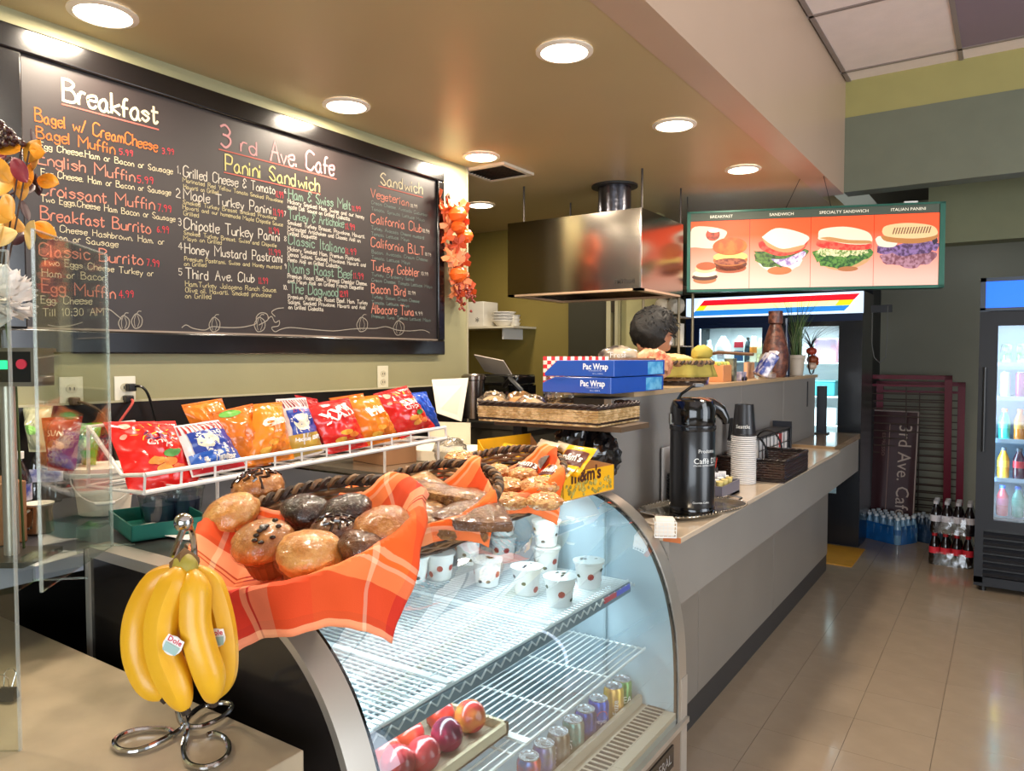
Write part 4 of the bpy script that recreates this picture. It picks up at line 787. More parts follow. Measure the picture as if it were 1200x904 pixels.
def bag(lab, TL, TR, BL, BR, col, kind, dt=0, lean=.16, thick=.035, var=None):
    d = lambda px, e: rd(px)+e+dt
    c4 = [od(TL[0], TL[1], d(TL[0], lean)), od(TR[0], TR[1], d(TR[0], lean)), od(BL[0], BL[1], d(BL[0], .06)), od(BR[0], BR[1], d(BR[0], .06))]
    cen = sum(c4, V((0, 0, 0)))/4; t = thing('chip_bag', lab, 'chip bag', cen, 0, 'bags of chips in the wire rack'); q = local(cen, c4)
    o, S, nrm = pillow(t, q, thick, M(col, .24, var=.12, vscale=9, coat=.55), seed=TL[0], crease=.016, nu=22, nv=26)
    wd = (q[1]-q[0]).length; hh = (q[2]-q[0]).length
    MB().grid(lambda u, v: S(u, v*.045, 1)+nrm*(.0012+.0006*sin(v*40)), 16, 4).obj('crimped_seal', M(col, .35, var=.1), t)
    YW = M('f6c030', .35); W_ = M('f6f0e8', .35); RD = M('b8141c', .35)
    if kind == 'sun':
        MB().grid(lambda u, v: S(.30+.45*u, .30+.0+.10*(1-math.sqrt(max(0, 1-(2*u-1)**2)))*1+.02*v, 1)+nrm*.002, 16, 1).obj('printed_sun_arc', YW, t)
        for k in range(7):
            a = PI*(.12+.76*k/6); c = on_bag(S, nrm, .52, .40, '', wd, hh, .0022); b = MB(); R0, R1 = wd*.27, wd*.36; w2 = wd*.012
            b.add([c(-cos(a)*R0-w2, sin(a)*R0), c(-cos(a)*R0+w2, sin(a)*R0), c(-cos(a)*R1+w2*.5, sin(a)*R1), c(-cos(a)*R1-w2*.5, sin(a)*R1)], [(0, 1, 2, 3)]); b.obj('printed_sun_ray', YW, t)
        bag_text(t, S, nrm, 'SUN', wd*.20, M('6a2060', .4) if var else W_, .53, .42, wd, hh, off=.001); bag_text(t, S, nrm, 'Chips', wd*.16, W_, .5, .52, wd, hh, -.05)
        for (u, v, c) in ((.40, .70, 'e08a30'), (.56, .72, 'd87828'), (.48, .80, 'e89c40'), (.62, .62, '4a8a3a'), (.70, .80, 'c85a20')): patch(t, S, nrm, u-.11, u+.11, v-.05, v+.05, M(c, .5, var=.2, vscale=30), 'printed_chip', .002, shape='oval')
        for (u, v, r) in ((.2, .12, .07), (.12, .28, .04)): patch(t, S, nrm, u-r, u+r, v-r*.8, v+r*.8, M('f4a890', .4), 'printed_badge', .002, shape='oval')
        bag_text(t, S, nrm, 'FRITOLAY', wd*.07, W_, .78, .10, wd, hh)
    elif kind == 'stripe':
        for k in range(11): patch(t, S, nrm, .02+k*.088, .055+k*.088, .03, .20 if not var else .16, RD if not var else M('8a2030', .4), 'printed_stripe', .0018, 4)
        patch(t, S, nrm, .12, .96, .20, .62, M('203c98', .3, coat=.4), up=.002)
        patch(t, S, nrm, .2, .62, .28, .56, M('efe6c8', .4), 'printed_potato', .003, shape='oval')
        if not var: 
            patch(t, S, nrm, .03, .97, .62, .84, M('2a62c0', .3, coat=.4), up=.002); patch(t, S, nrm, .03, .97, .84, .97, M('c81c28', .3, coat=.4), up=.002); bag_text(t, S, nrm, 'POTATO', wd*.13, W_, .5, .30, wd, hh, off=.001); bag_text(t, S, nrm, 'CHIPS', wd*.11, W_, .55, .40, wd, hh)
            bag_text(t, S, nrm, 'Sea Salt', wd*.17, W_, .58, .70, wd, hh, off=.001); bag_text(t, S, nrm, '& Vinegar', wd*.15, W_, .55, .80, wd, hh, off=.001)
        else:
            patch(t, S, nrm, .03, .97, .62, .97, M('c8a040', .3, coat=.4), up=.002); bag_text(t, S, nrm, 'POTATO', wd*.13, W_, .5, .38, wd, hh, off=.001); bag_text(t, S, nrm, 'CHIPS', wd*.12, W_, .5, .48, wd, hh); bag_text(t, S, nrm, 'Honey BBQ', wd*.16, W_, .55, .74, wd, hh, off=.001)
            bag_text(t, S, nrm, "Dirty's", wd*.15, M('c02030', .4), .5, .25, wd, hh)
    elif kind == 'script':
        bag_text(t, S, nrm, var[0], wd*var[2], M(var[3], .35), .52, .38, wd, hh, .18, off=.003, name='printed_name')
        if len(var) > 4: bag_text(t, S, nrm, var[4], wd*.13, W_, .5, .52, wd, hh, .1)
        for (u, v, c) in ((.42, .68, 'e8a030'), (.6, .74, 'e07820'), (.5, .84, 'd86a20'), (.3, .80, 'e8b040')): patch(t, S, nrm, u-.12, u+.12, v-.05, v+.05, M(c, .5, var=.2, vscale=30), 'printed_chip', .002, shape='oval')
    elif kind == 'leaf':
        patch(t, S, nrm, .1, .6, .02, .14, M('5aa030', .4), 'printed_leaf', .002, shape='oval')
    return t
bag('orange chip bag at the back left, behind the blue striped bag', (212,475),(260,467),(238,535),(285,527), 'e0781c', 'plain', .16, .10)
bag('bright red chip bag with a sun emblem at the left end of the rack', (121,495),(205,494),(152,580),(238,568), 'd81c18', 'sun', 0, .20, .045, 1)
bag('blue and white striped sea salt chip bag beside the sun bag', (203,500),(258,492),(225,560),(290,548), 'e8e0dc', 'stripe', .0, .12)
bag('wrinkled dull orange chip bag without print, left of the bright orange bag', (248,484),(296,473),(270,552),(318,545), 'd8701c', 'leaf', .03, .10, .04)
bag('bright orange crunchy snack bag with pale print in the middle', (297,474),(330,471),(288,547),(345,538), 'e88420', 'script', .0, .10, .04, ('Chee', 1, .30, 'f4e8d0', 'tos'))
bag('white and blue striped honey barbecue chip bag with gold bottom', (323,468),(358,466),(340,540),(380,530), 'e6dcd4', 'stripe', .02, .10, .035, 1)
bag('red chip bag peeking out behind the honey barbecue bag', (345,463),(372,468),(372,520),(392,520), 'b81820', 'plain', .14, .10)
bag('red nacho chip bag with a large white emblem', (358,475),(408,466),(385,533),(432,523), 'd4201c', 'script', .0, .12, .042, ('XXVL', 1, .30, 'f8ece0'))
bag('orange crunchy snack bag with white script right of centre', (408,467),(442,463),(428,524),(470,514), 'e8811c', 'script', .02, .10, .04, ('Frito', 1, .28, 'f6ecd8'))
bag('orange snack bag hidden behind the two right hand bags', (385,467),(425,461),(410,500),(440,500), 'd87820', 'plain', .16, .08)
bag('large red chip bag with a sun emblem at the right end of the rack', (437,462),(476,452),(470,515),(510,500), 'c81c1a', 'sun', .0, .14, .045)
bag('blue chip bag at the right end behind the red sun bag', (480,461),(499,459),(500,505),(516,500), '2458c8', 'plain', .10, .06, .03)
# under the rack: clear plastic containers
for i, (px, py, r, h_, lab) in enumerate(((187, 612, .05, .07, 'clear ribbed plastic tub under the left end of the chip rack'), (216, 608, .05, .08, 'second clear ribbed plastic tub under the chip rack'))):
    p = oz(px, py, 1.107); t = thing('plastic_tub', lab, 'container', (p.x, p.y, 1.107), 0, 'clear tubs under the rack')
    MB().lathe([(r*.8, 0), (r, h_), (r*1.06, h_+.003)], 40, wob=lambda a, j: 1+.02*cos(a*20), cap=(True, False)).obj('tub', glass('clear_plastic', 'dfe6ec', .6, .08, .12), t); MB().lathe([(r*.7, .004), (r*.85, h_*.7), (0, h_*.72)], 24).obj('contents', M('3a4258', .5, var=.3, vscale=30), t)
    MB().lathe([(r*1.08, h_), (r*1.08, h_+.008), (r*.6, h_+.012), (0, h_+.012)], 30, cap=(False, False)).obj('lid', glass('clear_plastic', 'dfe6ec', .6, .08, .12), t)
# ================================================================== things on the long counter
CT = .951
# serving tray and airpot
ap = oz(812, 596, CT+.02); ap = V((ap.x-.015, ap.y+.03, CT))
ty = thing('serving_tray', 'oval silver serving tray with a beaded rim under the coffee airpot', 'tray', (ap.x+.0, ap.y+.02, CT), math.radians(72))
def sup(a, rx, ry, e=3.2): c = cos(a); s = sin(a); q = (abs(c)**e+abs(s)**e)**(-1/e); return rx*c*q, ry*s*q
b = MB(); N = 60; prof_ = ((0, .004), (.80, .004), (.88, .008), (.97, .018), (1.0, .019), (1.0, .016), (.97, .014), (.88, .004), (.8, 0), (0, 0)); vs = []; fs = []
for r, z in prof_:
    for k in range(N): x, y = sup(2*PI*k/N, .235*r, .135*r); vs.append((x, y, z))
for j in range(len(prof_)-1):
    for k in range(N): fs.append((j*N+k, j*N+(k+1) % N, (j+1)*N+(k+1) % N, (j+1)*N+k))
b.add(vs, fs); b.obj('tray_body', M('c9c2b4', .16, 1), ty)
b = MB()
for k in range(90): x, y = sup(2*PI*k/90, .234, .134); b.blob((x, y, .019), .0042, n=6, m=4)
b.obj('beaded_rim', M('d8d2c4', .18, 1), ty, kind='stuff')
for s in (-1, 1): MB().tube([(s*.232, -.04, .018), (s*.262, -.035, .024), (s*.268, 0, .026), (s*.262, .035, .024), (s*.232, .04, .018)], .004, 6).obj('handle', CHROME, ty)
AZ = CT+.0055
at_ = thing('coffee_airpot', 'tall black pump airpot with white lettering standing on the silver tray', 'coffee dispenser', (ap.x, ap.y, AZ), 0)
blk = M('0d0d10', .3, coat=.35)
MB().lathe([(.080, 0), (.084, .004), (.085, .012), (.085, .315), (.080, .325)], 36).obj('body', blk, at_)
MB().lathe([(.0865, .0), (.0865, .02), (.084, .024)], 36, cap=(True, False)).obj('base_ring', GLOSSBLK, at_)
MB().lathe([(.0855, .312), (.088, .316), (.088, .332), (.083, .336)], 36, cap=(False, True)).obj('collar', M('26282c', .2, .5, coat=.5), at_)
# pump head looks toward the far end of the counter / shop side
hd = math.radians(35); hx = V((cos(hd), sin(hd), 0)); hy = V((-sin(hd), cos(hd), 0))
MB().lathe([(.082, .334), (.086, .345), (.086, .395), (.076, .425), (.05, .436), (0, .438)], 30, cap=(True, False)).obj('pump_head', GLOSSBLK, at_)
sp_ = MB(); 
pr = [(hx*d+V((0, 0, z)), r) for d, z, r in ((.02, .405, .034), (.07, .405, .030), (.105, .385, .026), (.125, .355, .018), (.128, .335, .013))]
sp_.tube([p for p, r in pr], [r for p, r in pr], 12); sp_.obj('spout', GLOSSBLK, at_)
MB().tube([-hx*.075+V((0, 0, .40)), -hx*.045+V((0, 0, .45)), -hx*.005+V((0, 0, .478)), hx*.03+V((0, 0, .482))], .006, 8).obj('carry_handle', GLOSSBLK, at_)
MB().box((-.016, -.02, 0), (.016, .02, .012), Matrix.Translation(hx*.02+V((0, 0, .478)))@Matrix.Rotation(hd, 4, 'Z')).obj('lever_pad', M('8a8c90', .3, .6), at_)
MB().box((-.006, -.012, -.02), (.006, .012, .02), Matrix.Translation(-hx*.084+V((0, 0, .355)))@Matrix.Rotation(hd, 4, 'Z')).obj('catch', CHROME, at_)
LT = M('e6e6e2', .4)
def airtxt(s, size, ang, z, nm='white_lettering'): lettering(at_, s, size, LT, (0, 0, 0), (1, 0, 0), (0, 0, 1), nm, 1, 'LEFT', wrap=lambda x, y: V((.0856*cos(ang+x/.0856), .0856*sin(ang+x/.0856), z+y)))
va_ = math.atan2(-ap.y, -ap.x)       # direction of the camera from the airpot
airtxt('Prodotto', .020, va_+.25, .232); airtxt("Caffè D'Oro", .030, va_+.05, .192); airtxt('ITALIAN COFFEE EXPERIENCE', .008, va_+.05, .182); airtxt('Gourmet Coffee', .010, va_+.02, .042)
# small white wire holder with paper, bottom left of the tray
p = oz(782, 633, CT); t = thing('wire_napkin_holder', 'small white wire holder with folded paper beside the case end', 'holder', (p.x-.03, p.y+.05, CT), .5)
g_ = MB()
for k in range(6): g_.tube([(-.035+.014*k, -.03, 0), (-.035+.014*k, -.03, .05)], .0015, 4)
for k in range(5): g_.tube([(-.035, -.03, .0+.0125*k), (.035, -.03, .0125*k)], .0015, 4)
g_.obj('wire_front', WHITE, t); g2 = MB().tube([(-.035, -.03, .002), (-.035, .03, .002), (.035, .03, .002), (.035, -.03, .002)], .002, 5, True).tube([(-.035, -.03, .05), (-.035, .03, .05), (.035, .03, .05), (.035, -.03, .05)], .002, 5, True).obj('wire_frame', WHITE, t)
MB().box((-.03, -.02, .003), (.03, .025, .06)).obj('paper_stack', M('f0e6d8', .7), t)
p = oz(757, 612, CT); t = thing('paper_bag', 'cream paper sleeve lying flat behind the case end trim', 'paper', (p.x, p.y, CT), .4); MB().grid(lambda u, v: V(((u-.5)*.12, (v-.5)*.09, .006+.006*sin(u*5+v*3))), 8, 8).obj('sheet', M('e0cdb4', .7), t, solid=.003)
# sugar caddy
p = oz(858, 578, CT); sc_ = thing('sugar_caddy', 'dark grey caddy of white sugar packets and creamers behind the airpot', 'caddy', (-1.03, 3.14, CT), 0); sc_.scale = (1, 1.6, 1.25)
MB().box((-.10, -.075, 0), (.05, .075, .008)).obj('caddy_floor', M('6a6470', .4), sc_)
for a, b_ in (((-.10, -.075), (.05, -.070)), ((-.10, .070), (.05, .075)), ((-.10, -.07), (-.095, .07)), ((.045, -.07), (.05, .07)), ((-.03, -.07), (-.026, .07))): MB().box((a[0], a[1], .0), (b_[0], b_[1], .045)).obj('caddy_wall', M('6a6672', .35), sc_)
pk = MB().box((-.016, -.0016, 0), (.016, .0016, .062)).mesh('sugar_packet', M('ecebee', .5, randobj=.12), False)
for i in range(22): o = link('sugar_packet', pk, sc_, (-.085+(i % 2)*.05+.02*(i > 15), -.062+.0056*i, .01), (random.uniform(-.25, .25), random.uniform(-.1, .1), random.uniform(-.15, .15)))
for i in range(6): MB().lathe([(.010, 0), (.014, .022), (.015, .024), (0, .024)], 12).obj('creamer', M(('e8d080', 'f0ede6')[i % 2], .4), sc_, (.026-.028*(i % 2), -.05+.02*i, .034))
st = thing('stir_stick_cup', 'small holder of red stir sticks beside the sugar caddy', 'holder', (-1.13, 3.32, CT), 0); MB().lathe([(.025, 0), (.03, .09), (.028, .09), (.024, .005)], 18, cap=(True, False)).obj('cup', M('3a3436', .3), st)
for i in range(7): MB().tube([(random.uniform(-.012, .012), random.uniform(-.012, .012), .01), (random.uniform(-.03, .03), random.uniform(-.03, .03), .135)], .002, 4).obj('stir_stick', M('d83a28', .4), st)
p = oz(852, 560, CT); t = thing('lid_dispenser', 'upright clear and white lid dispenser behind the airpot spout', 'dispenser', (-1.135, 2.93, CT), 0); MB().box((-.055, -.05, 0), (-.05, .06, .22)).box((.02, -.05, 0), (.025, .06, .22)).obj('side', M('c8c2bc', .4), t); MB().box((-.05, .05, 0), (.02, .06, .22)).obj('back', M('c8c2bc', .4), t)
for i in range(9): MB().lathe([(.033, 0), (.034, .006), (.028, .009), (0, .009)], 20).obj('cup_lid', M('1a1818', .4), t, (-.015, 0, .004+i*.012))
# stacks of cups
def cupstack(px, py, n, lab, r, h, col, top_h, top_col, x=None, dz=.0105):
    p = oz(px, py, CT); t = thing('cup_stack', lab, 'paper cups', (x or p.x, p.y, CT), 0, 'stacks of paper cups by the partition')
    me = MB().lathe([(r, 0), (r*1.06, .002), (r*1.06, .005), (r*1.0, .006)], 22).mesh('cup_rim', M('ece8e4', .5))
    for i in range(n): link('cup_rim', me, t, (0, 0, i*dz))
    MB().lathe([(r*1.0, n*dz), (r*1.04, n*dz+.002), (r*1.04, n*dz+.006), (r*.99, n*dz+.008), (r*.78, n*dz+top_h), (r*.76, n*dz+top_h), (r*.74, n*dz+top_h-.006), (0, n*dz+top_h-.006)], 28, cap=(True, False)).obj('top_cup', M(top_col, .35), t)
    return t, r, n*dz
# cups stand upside down: black top cups over white rims
t, r_, h_ = cupstack(871, 566, 24, 'tall stack of upside down paper cups with a black cup on top and white rims', .055, 0, 'e8e8e8', .145, '1b191b', dz=.0095)
va2 = math.atan2(-t.location.y, -t.location.x); lettering(t, 'Seattle', .024, LT, (0, 0, 0), (1, 0, 0), (0, 0, 1), 'cup_lettering', wrap=lambda x, y: V(((.0545-y*.1)*cos(va2-.1+x/.052), (.0545-y*.1)*sin(va2-.1+x/.052), h_+.035+y)))
cupstack(894, 560, 17, 'shorter stack of small black paper cups right behind the tall one', .042, 0, 'e8e8e8', .11, '141315', x=-1.135)
# box of tea / straws rack
p = oz(925, 552, CT); t = thing('tea_box_rack', 'row of white tea boxes in a black wire rack against the partition', 'rack', (-1.125, 4.28, CT), 0)
for i in range(9): MB().box((-.045, -.33+i*.07, .01), (.035, -.27+i*.07, .155)).obj('tea_box', M(('e8e4e0', 'dcd8d6', 'e6e0dc', 'd04040')[3 if i == 6 else i % 3], .5), t)
rr = MB()
for z in (.005, .10, .17): rr.tube([(.045, -.36, z), (.045, .31, z)], .003, 5).tube([(-.06, -.36, z), (-.06, .31, z)], .003, 5)
for i in range(10): y = -.36+i*.0745; rr.tube([(.045, y, .0), (.045, y, .17), (-.06, y, .17), (-.06, y, 0)], .003, 5)
rr.obj('wire_frame', BLACK, t); MB().box((-.06, -.36, .172), (.045, .31, .176)).obj('top_panel', M('201e20', .35), t); MB().box((-.06, .31, 0), (.05, .325, .21)).obj('end_plate', M('1a1c24', .3), t)
# dark wicker basket with two hoop handles
def rectweave(t, lx, ly, h, rows, m1, m2, z0=0, th=.004, sp=.022, nm='woven_rows'):
    MB().box((-lx/2, -ly/2, z0), (lx/2, ly/2, z0+.006)).obj('basket_floor', m1, t)
    per = [(-lx/2, -ly/2), (lx/2, -ly/2), (lx/2, ly/2), (-lx/2, ly/2)]
    bs = [MB(), MB()]
    for i in range(rows):
        z = z0+.006+h*(i+.5)/rows; pts = []; k = 0
        for q in range(4):
            a = V(per[q]); c = V(per[(q+1) % 4]); n = max(2, int((c-a).length/(sp/2))); nn = V(((c-a).y, -(c-a).x)).normalized()
            for j in range(n): o = th*.55*(1 if (k+i) % 2 else -1) if j else 0; pp = a.lerp(c, j/n)+nn*o; pts.append((pp.x, pp.y, z)); k += 1
        bs[1 if i in (0, rows-1) else 0].tube(pts, h/rows*.5, 5, True)
    bs[0].obj(nm, m1, t); bs[1].obj('border_rows', m2, t)
    for s in range(2):
        pts = []; k = 0
        for q in range(4):
            a = V(per[q]); c = V(per[(q+1) % 4]); n = int((c-a).length/.008)
            for j in range(n): u = a.lerp(c, j/n); k += 1; f = k*.8+s*PI; nn = V(((c-a).y, -(c-a).x)).normalized(); pts.append((u.x+nn.x*.004*cos(f), u.y+nn.y*.004*cos(f), z0+h+.010+.004*sin(f)))
        MB().tube(pts, .0045, 5, True).obj('braided_rim', m2, t)
dkw = M('2e1a14', .35, var=.4, vscale=40, coat=.3)
p = oz(905, 560, CT); t = thing('wicker_basket', 'dark brown rectangular wicker basket with two round hoop handles on the counter', 'basket', (-1.035, 3.98, CT), 0)
t.location = (-1.03, 3.83, CT); rectweave(t, .32, .48, .095, 8, dkw, M('1e120e', .35, coat=.3), sp=.03)
for y in (-.14, .14): MB().tube([(-.095, y, .09)]+[(.075*cos(a)-.02, y, .10+.11*sin(a)) for a in [PI-PI*k/12 for k in range(13)]], .005, 6).obj('hoop_handle', BLACK, t)
# dark stand at the far end of the counter (in front of the fridge door)
t = thing('counter_stand', 'slim black upright stand at the far end of the counter', 'stand', (-1.17, 5.92, .968), 0); MB().box((-.03, -.03, 0), (.03, .04, .36)).obj('column', M('101420', .3), t); MB().box((-.05, -.05, 0), (.05, .05, .01)).obj('foot', BLACK, t)

# ================================================================== things on the partition
def onp(px, dx=.06): o = ox(px, 440, PX-dx); return V((PX-dx, o.y, PZ))
# wicker tray in front of the partition end
bed = thing('plywood_ledge', 'brown ledge board carrying the long wicker tray', 'ledge', (-1.29, 2.42, 1.30)); MB().box((-.27, -.22, 0), (.24, .005, .018)).obj('board', M('5a4632', .5), bed); MB().box((-.30, -.05, -1.3), (-.26, -.01, 0)).obj('leg', DARK, bed)
MB().box((-.08, -.04, -.3), (-.04, -.0, 0)).obj('bracket', DARK, bed)
t = thing('wicker_tray', 'long low wicker tray with dark woven borders holding bread rolls and box stack', 'tray', (-1.345, 2.30, 1.319))
rectweave(t, .48, .32, .056, 7, M('b08c58', .5, col2='d8b888', vscale=40), M('2e1c14', .5, var=.4, vscale=60), sp=.026, th=.005)
# wrapped bread rolls
for i, (dx, dy, s, lab) in enumerate(((-.23, -.06, .055, 'clear wrapped pale roll at the left end of the wicker tray'), (-.145, -.02, .055, 'clear wrapped golden roll in the middle of the left half of the tray'), (-.07, -.05, .05, 'clear wrapped roll touching the blue boxes'))):
    t = thing('wrapped_roll', lab, 'bread roll', (-1.365+dx, 2.31+dy, 1.362), 0, 'wrapped rolls in the wicker tray')
    MB().blob((0, 0, 0), s, 1.05, .9, .75, 18, 12, lambda d: .06*noise.noise(d*3+V((i*9, 0, 0)))).obj('roll', M('d8b88c' if i != 1 else 'd89a58', .6, var=.1), t)
    MB().blob((0, 0, .003), s*1.15, 1.08, .95, .85, 22, 14, lambda d: .22*noise.noise(d*6+V((i*5, 0, 0)))).obj('plastic_wrap', glass('crinkled_film', 'ffffff', .8, .12, .22), t)
t = thing('plastic_bag', 'crumpled clear plastic bag standing beside the blue boxes', 'plastic bag', (-1.46, 2.50, 1.40)); MB().blob((0, 0, .02), .06, 1, 1, 1.5, 22, 16, lambda d: .3*noise.noise(d*5)).obj('film', glass('crinkled_film', 'ffffff', .8, .12, .22), t)
# blue wrap boxes
bl = M('1c4fae', .32, var=.06, vscale=4, coat=.3)
for i, (z, dy, dx, lab) in enumerate(((1.417, 0, -.012, 'blue food wrap box, lower of the two in front of the partition'), (1.478, .0, 0, 'blue food wrap box, upper of the two with a torn back edge'))):
    t = thing('wrap_box', lab, 'box', (-1.155+dx, 2.36+dy, z), math.radians(-2+i), 'blue food wrap boxes')
    MB().prism([(-.29, 0), (0, 0), (0, .058), (-.235, .058), (-.29, .035 if i == 0 else .012)], 0, .44, 'y').obj('carton', bl, t, bevel=.002, smooth=False)
    lettering(t, 'Pac Wrap', .030, M('dde4f0', .4), (-.075, -.0008, .026), (1, 0, 0), (0, 0, 1), 'box_lettering', .85, off=.001); lettering(t, 'FOOD SERVICE FILM', .006, M('c8d4ea', .4), (-.075, -.0008, .019), (1, 0, 0), (0, 0, 1), 'box_lettering'); lettering(t, '18 in. x 2000 ft.', .007, M('c8d4ea', .4), (-.065, -.0008, .008), (1, 0, 0), (0, 0, 1), 'box_lettering')
    MB().box((0, .28, .004), (.0012, .42, .052)).obj('printed_label', M('3f9ad0', .35, col2='7cc4e8', vscale=30), t)
# red and white checked cloth behind the boxes
def checker():
    m = bpy.data.materials.new('red_check'); m.use_nodes = True; nt = m.node_tree; b = nt.nodes['Principled BSDF']; c = nt.nodes.new('ShaderNodeTexChecker'); tc = nt.nodes.new('ShaderNodeTexCoord'); c.inputs['Scale'].default_value = 18
    c.inputs[1].default_value = lin('f0d8cc'); c.inputs[2].default_value = lin('d8202c'); nt.links.new(tc.outputs['UV'], c.inputs[0]); nt.links.new(c.outputs[0], b.inputs['Base Color']); b.inputs['Roughness'].default_value = .8; return m
t = thing('checked_paper', 'red and white checked paper liner standing behind the blue boxes', 'paper', (-1.50, 2.62, 1.40)); bq = MB(); bq.grid(lambda u, v: V((.0+u*.30-.12, .02+.03*sin(u*3), v*.15*(1-.0*u)+.0)), 10, 6, uv=lambda u, v: (u, v*.5)); bq.obj('sheet', checker(), t, solid=.002)
# handled tray basket with cloth and printed bag
def ruffle_bag(t, c, s, sx, sy, sz, m, sd, nm='bread_bag', amp=.18): MB().blob(c, s, sx, sy, sz, 26, 16, lambda d: amp*noise.noise(d*4+V((sd, 0, 0)))).obj(nm, m, t)
hb = thing('handled_basket', 'basket with a thick wooden rim bar, patterned cloth and bread bags behind the blue boxes', 'basket', (-1.36, 2.93, PZ)); 
MB().lathe([(.13, 0), (.17, .10), (.175, .10), (.135, 0)], 30, sy=.72, cap=(True, False)).obj('basket_wall', M('6a5038', .5, var=.3, vscale=30), hb)
MB().tube([(-.19, -.10, .115), (.0, -.135, .118), (.17, -.125, .118)], .011, 8).obj('rim_bar', M('5a3828', .35, coat=.3), hb)
cloth_p = M('d89a70', .7, col2='b8583c', vscale=30, detail=4)
ruffle_bag(hb, (-.16, -.06, .09), .05, 1, .8, .9, cloth_p, 3, 'patterned_cloth', .3); ruffle_bag(hb, (.15, -.04, .10), .055, 1, .9, 1, cloth_p, 8, 'patterned_cloth', .3); ruffle_bag(hb, (.10, 0, .12), .06, 1.2, .9, .8, M('e0b48c', .5, col2='c87c50', vscale=24, coat=.4), 5)
t = thing('snack_bag', 'clear topped bread bag with white lettering lying over the wooden rim bar', 'bread bag', (-1.40, 2.90, PZ+.135)); MB().blob((0, 0, 0), .075, 1.25, .7, .62, 26, 14, lambda d: .12*noise.noise(d*4)).obj('bag_body', M('3c3434', .3, col2='b8a890', vscale=14, coat=.6), t); lettering(t, 'Fresh', .035, M('e8e4dc', .5), (.03, -.058, -.005), (.83, .56, 0), (0, 0, 1), 'bag_lettering')
# olive cloth basket
ob = thing('cloth_lined_basket', 'round basket draped with an olive yellow cloth behind the boxes', 'basket', (-1.33, 3.38, PZ)); wicker_round(ob, .13, .17, .10, 6, 20, wick, wickd)
MB().grid(lambda u, v: V(((.165+.02*v+.012*sin(u*60)*v)*cos(2*PI*u), (.165+.02*v+.012*sin(u*60)*v)*sin(2*PI*u), .125-.085*v)), 120, 6).obj('olive_cloth', M('9a8a3a', .75, var=.1, vscale=20), ob, solid=.002)
MB().blob((.10, .08, .15), .05, 1, 1, .8, 16, 10, lambda d: .2*noise.noise(d*4)).obj('cloth_knot', M('a8963c', .75), ob); MB().tube([(-.02, .17, .12), (.16, .15, .155), (.34, .10, .145)], .008, 6).obj('wooden_bar', M('6a4a34', .4), ob)
ruffle_bag(ob, (-.02, 0, .11), .11, 1, 1, .35, M('d8b478', .6, var=.2, vscale=20), 4, 'bread')
def carton(px, lab, sz, c, tilt=0, cat='box', dx=.07, name='snack_box', col2=None):
    p = onp(px, dx); t = thing(name, lab, cat, p, tilt, None); MB().box((-sz[0]/2, -sz[1]/2, 0), (sz[0]/2, sz[1]/2, sz[2])).obj('carton', M(c, .4, col2=col2, vscale=18) if col2 else M(c, .4), t, bevel=.002); return t
p = onp(824, .05); t = thing('tumbler', 'purple and white patterned tumbler at the front edge of the partition', 'tumbler', p); MB().lathe([(.026, 0), (.033, .06), (.030, .10), (.022, .115), (0, .117)], 20).obj('body', M('cfc4d4', .3, col2='5a4078', vscale=28), t); MB().lathe([(.0305, .085), (.031, .095)], 20, cap=(False, False)).obj('dark_band', M('2a2040', .3), t)
t = carton(843, 'peach coloured carton with a clear top full of wrapped sweets', (.09, .15, .09), 'd8905c', 0, dx=.09)
for k in range(12): MB().blob((random.uniform(-.04, .04), random.uniform(-.07, .07), .095), .014, n=8, m=6).obj('wrapped_sweet', M(('e8d060', 'e0b060', 'a0b060')[k % 3], .35), t)
t = carton(856, 'grey and black printed tin next to the peach carton', (.05, .06, .125), '8a8a70', 0, dx=.06, name='printed_tin', cat='tin', col2='2a2c24')
t = carton(866, 'small blue grey toy van shaped packet by the peach carton', (.055, .10, .05), '5a5a88', 0, dx=.05, name='toy_van', cat='toy', col2='c8b8c0')
for s in (-.03, .03): MB().lathe([(.012, 0), (.012, .006)], 14).obj('wheel', BLACK, t, (.028, s, .012), (0, PI/2, 0))
t = carton(878, 'pale peach folded card standing behind the blue bag', (.02, .34, .10), 'e0a67a', .15, dx=.14, name='folded_card', cat='card')
p = onp(890, .05); t = thing('coffee_bag', 'tilted blue and white coffee bag leaning over on the partition', 'coffee bag', p+V((0, 0, .02)), 0, None, (0, .55, .6)); MB().box((-.03, -.06, 0), (.03, .06, .15)).obj('bag_body', M('2a3a88', .35, col2='e8e4ee', vscale=16, coat=.3), t, bevel=.01); MB().box((-.01, -.06, .15), (.01, .06, .17)).obj('folded_top', M('e0dce4', .4), t)
p = onp(897, .10); t = thing('glass_jar', 'greyish glass jar behind the tilted coffee bag', 'jar', p); MB().lathe([(.04, 0), (.045, .08), (.04, .13), (.032, .14), (.032, .15), (0, .15)], 20).obj('jar', M('a8a08c', .25, coat=.5), t)
p = onp(903, .04); t = thing('packet', 'small cream packet lying at the foot of the tall brown vase', 'packet', p, .3); MB().box((-.03, -.07, 0), (.03, .07, .035)).obj('body', M('d8c8b8', .4, col2='8a6a5a', vscale=20), t, bevel=.008)
p = onp(908, .07); t = thing('tall_vase', 'tall mottled brown bottle vase with a square neck', 'vase', p); MB().lathe([(.05, 0), (.065, .06), (.068, .14), (.058, .22), (.040, .30), (.028, .345), (.036, .352), (.036, .43), (.030, .43), (0, .42)], 26, sx=1.25, sy=1.35).obj('body', M('4a2c26', .35, col2='7a4a38', vscale=35, bump=.6, bscale=90), t)
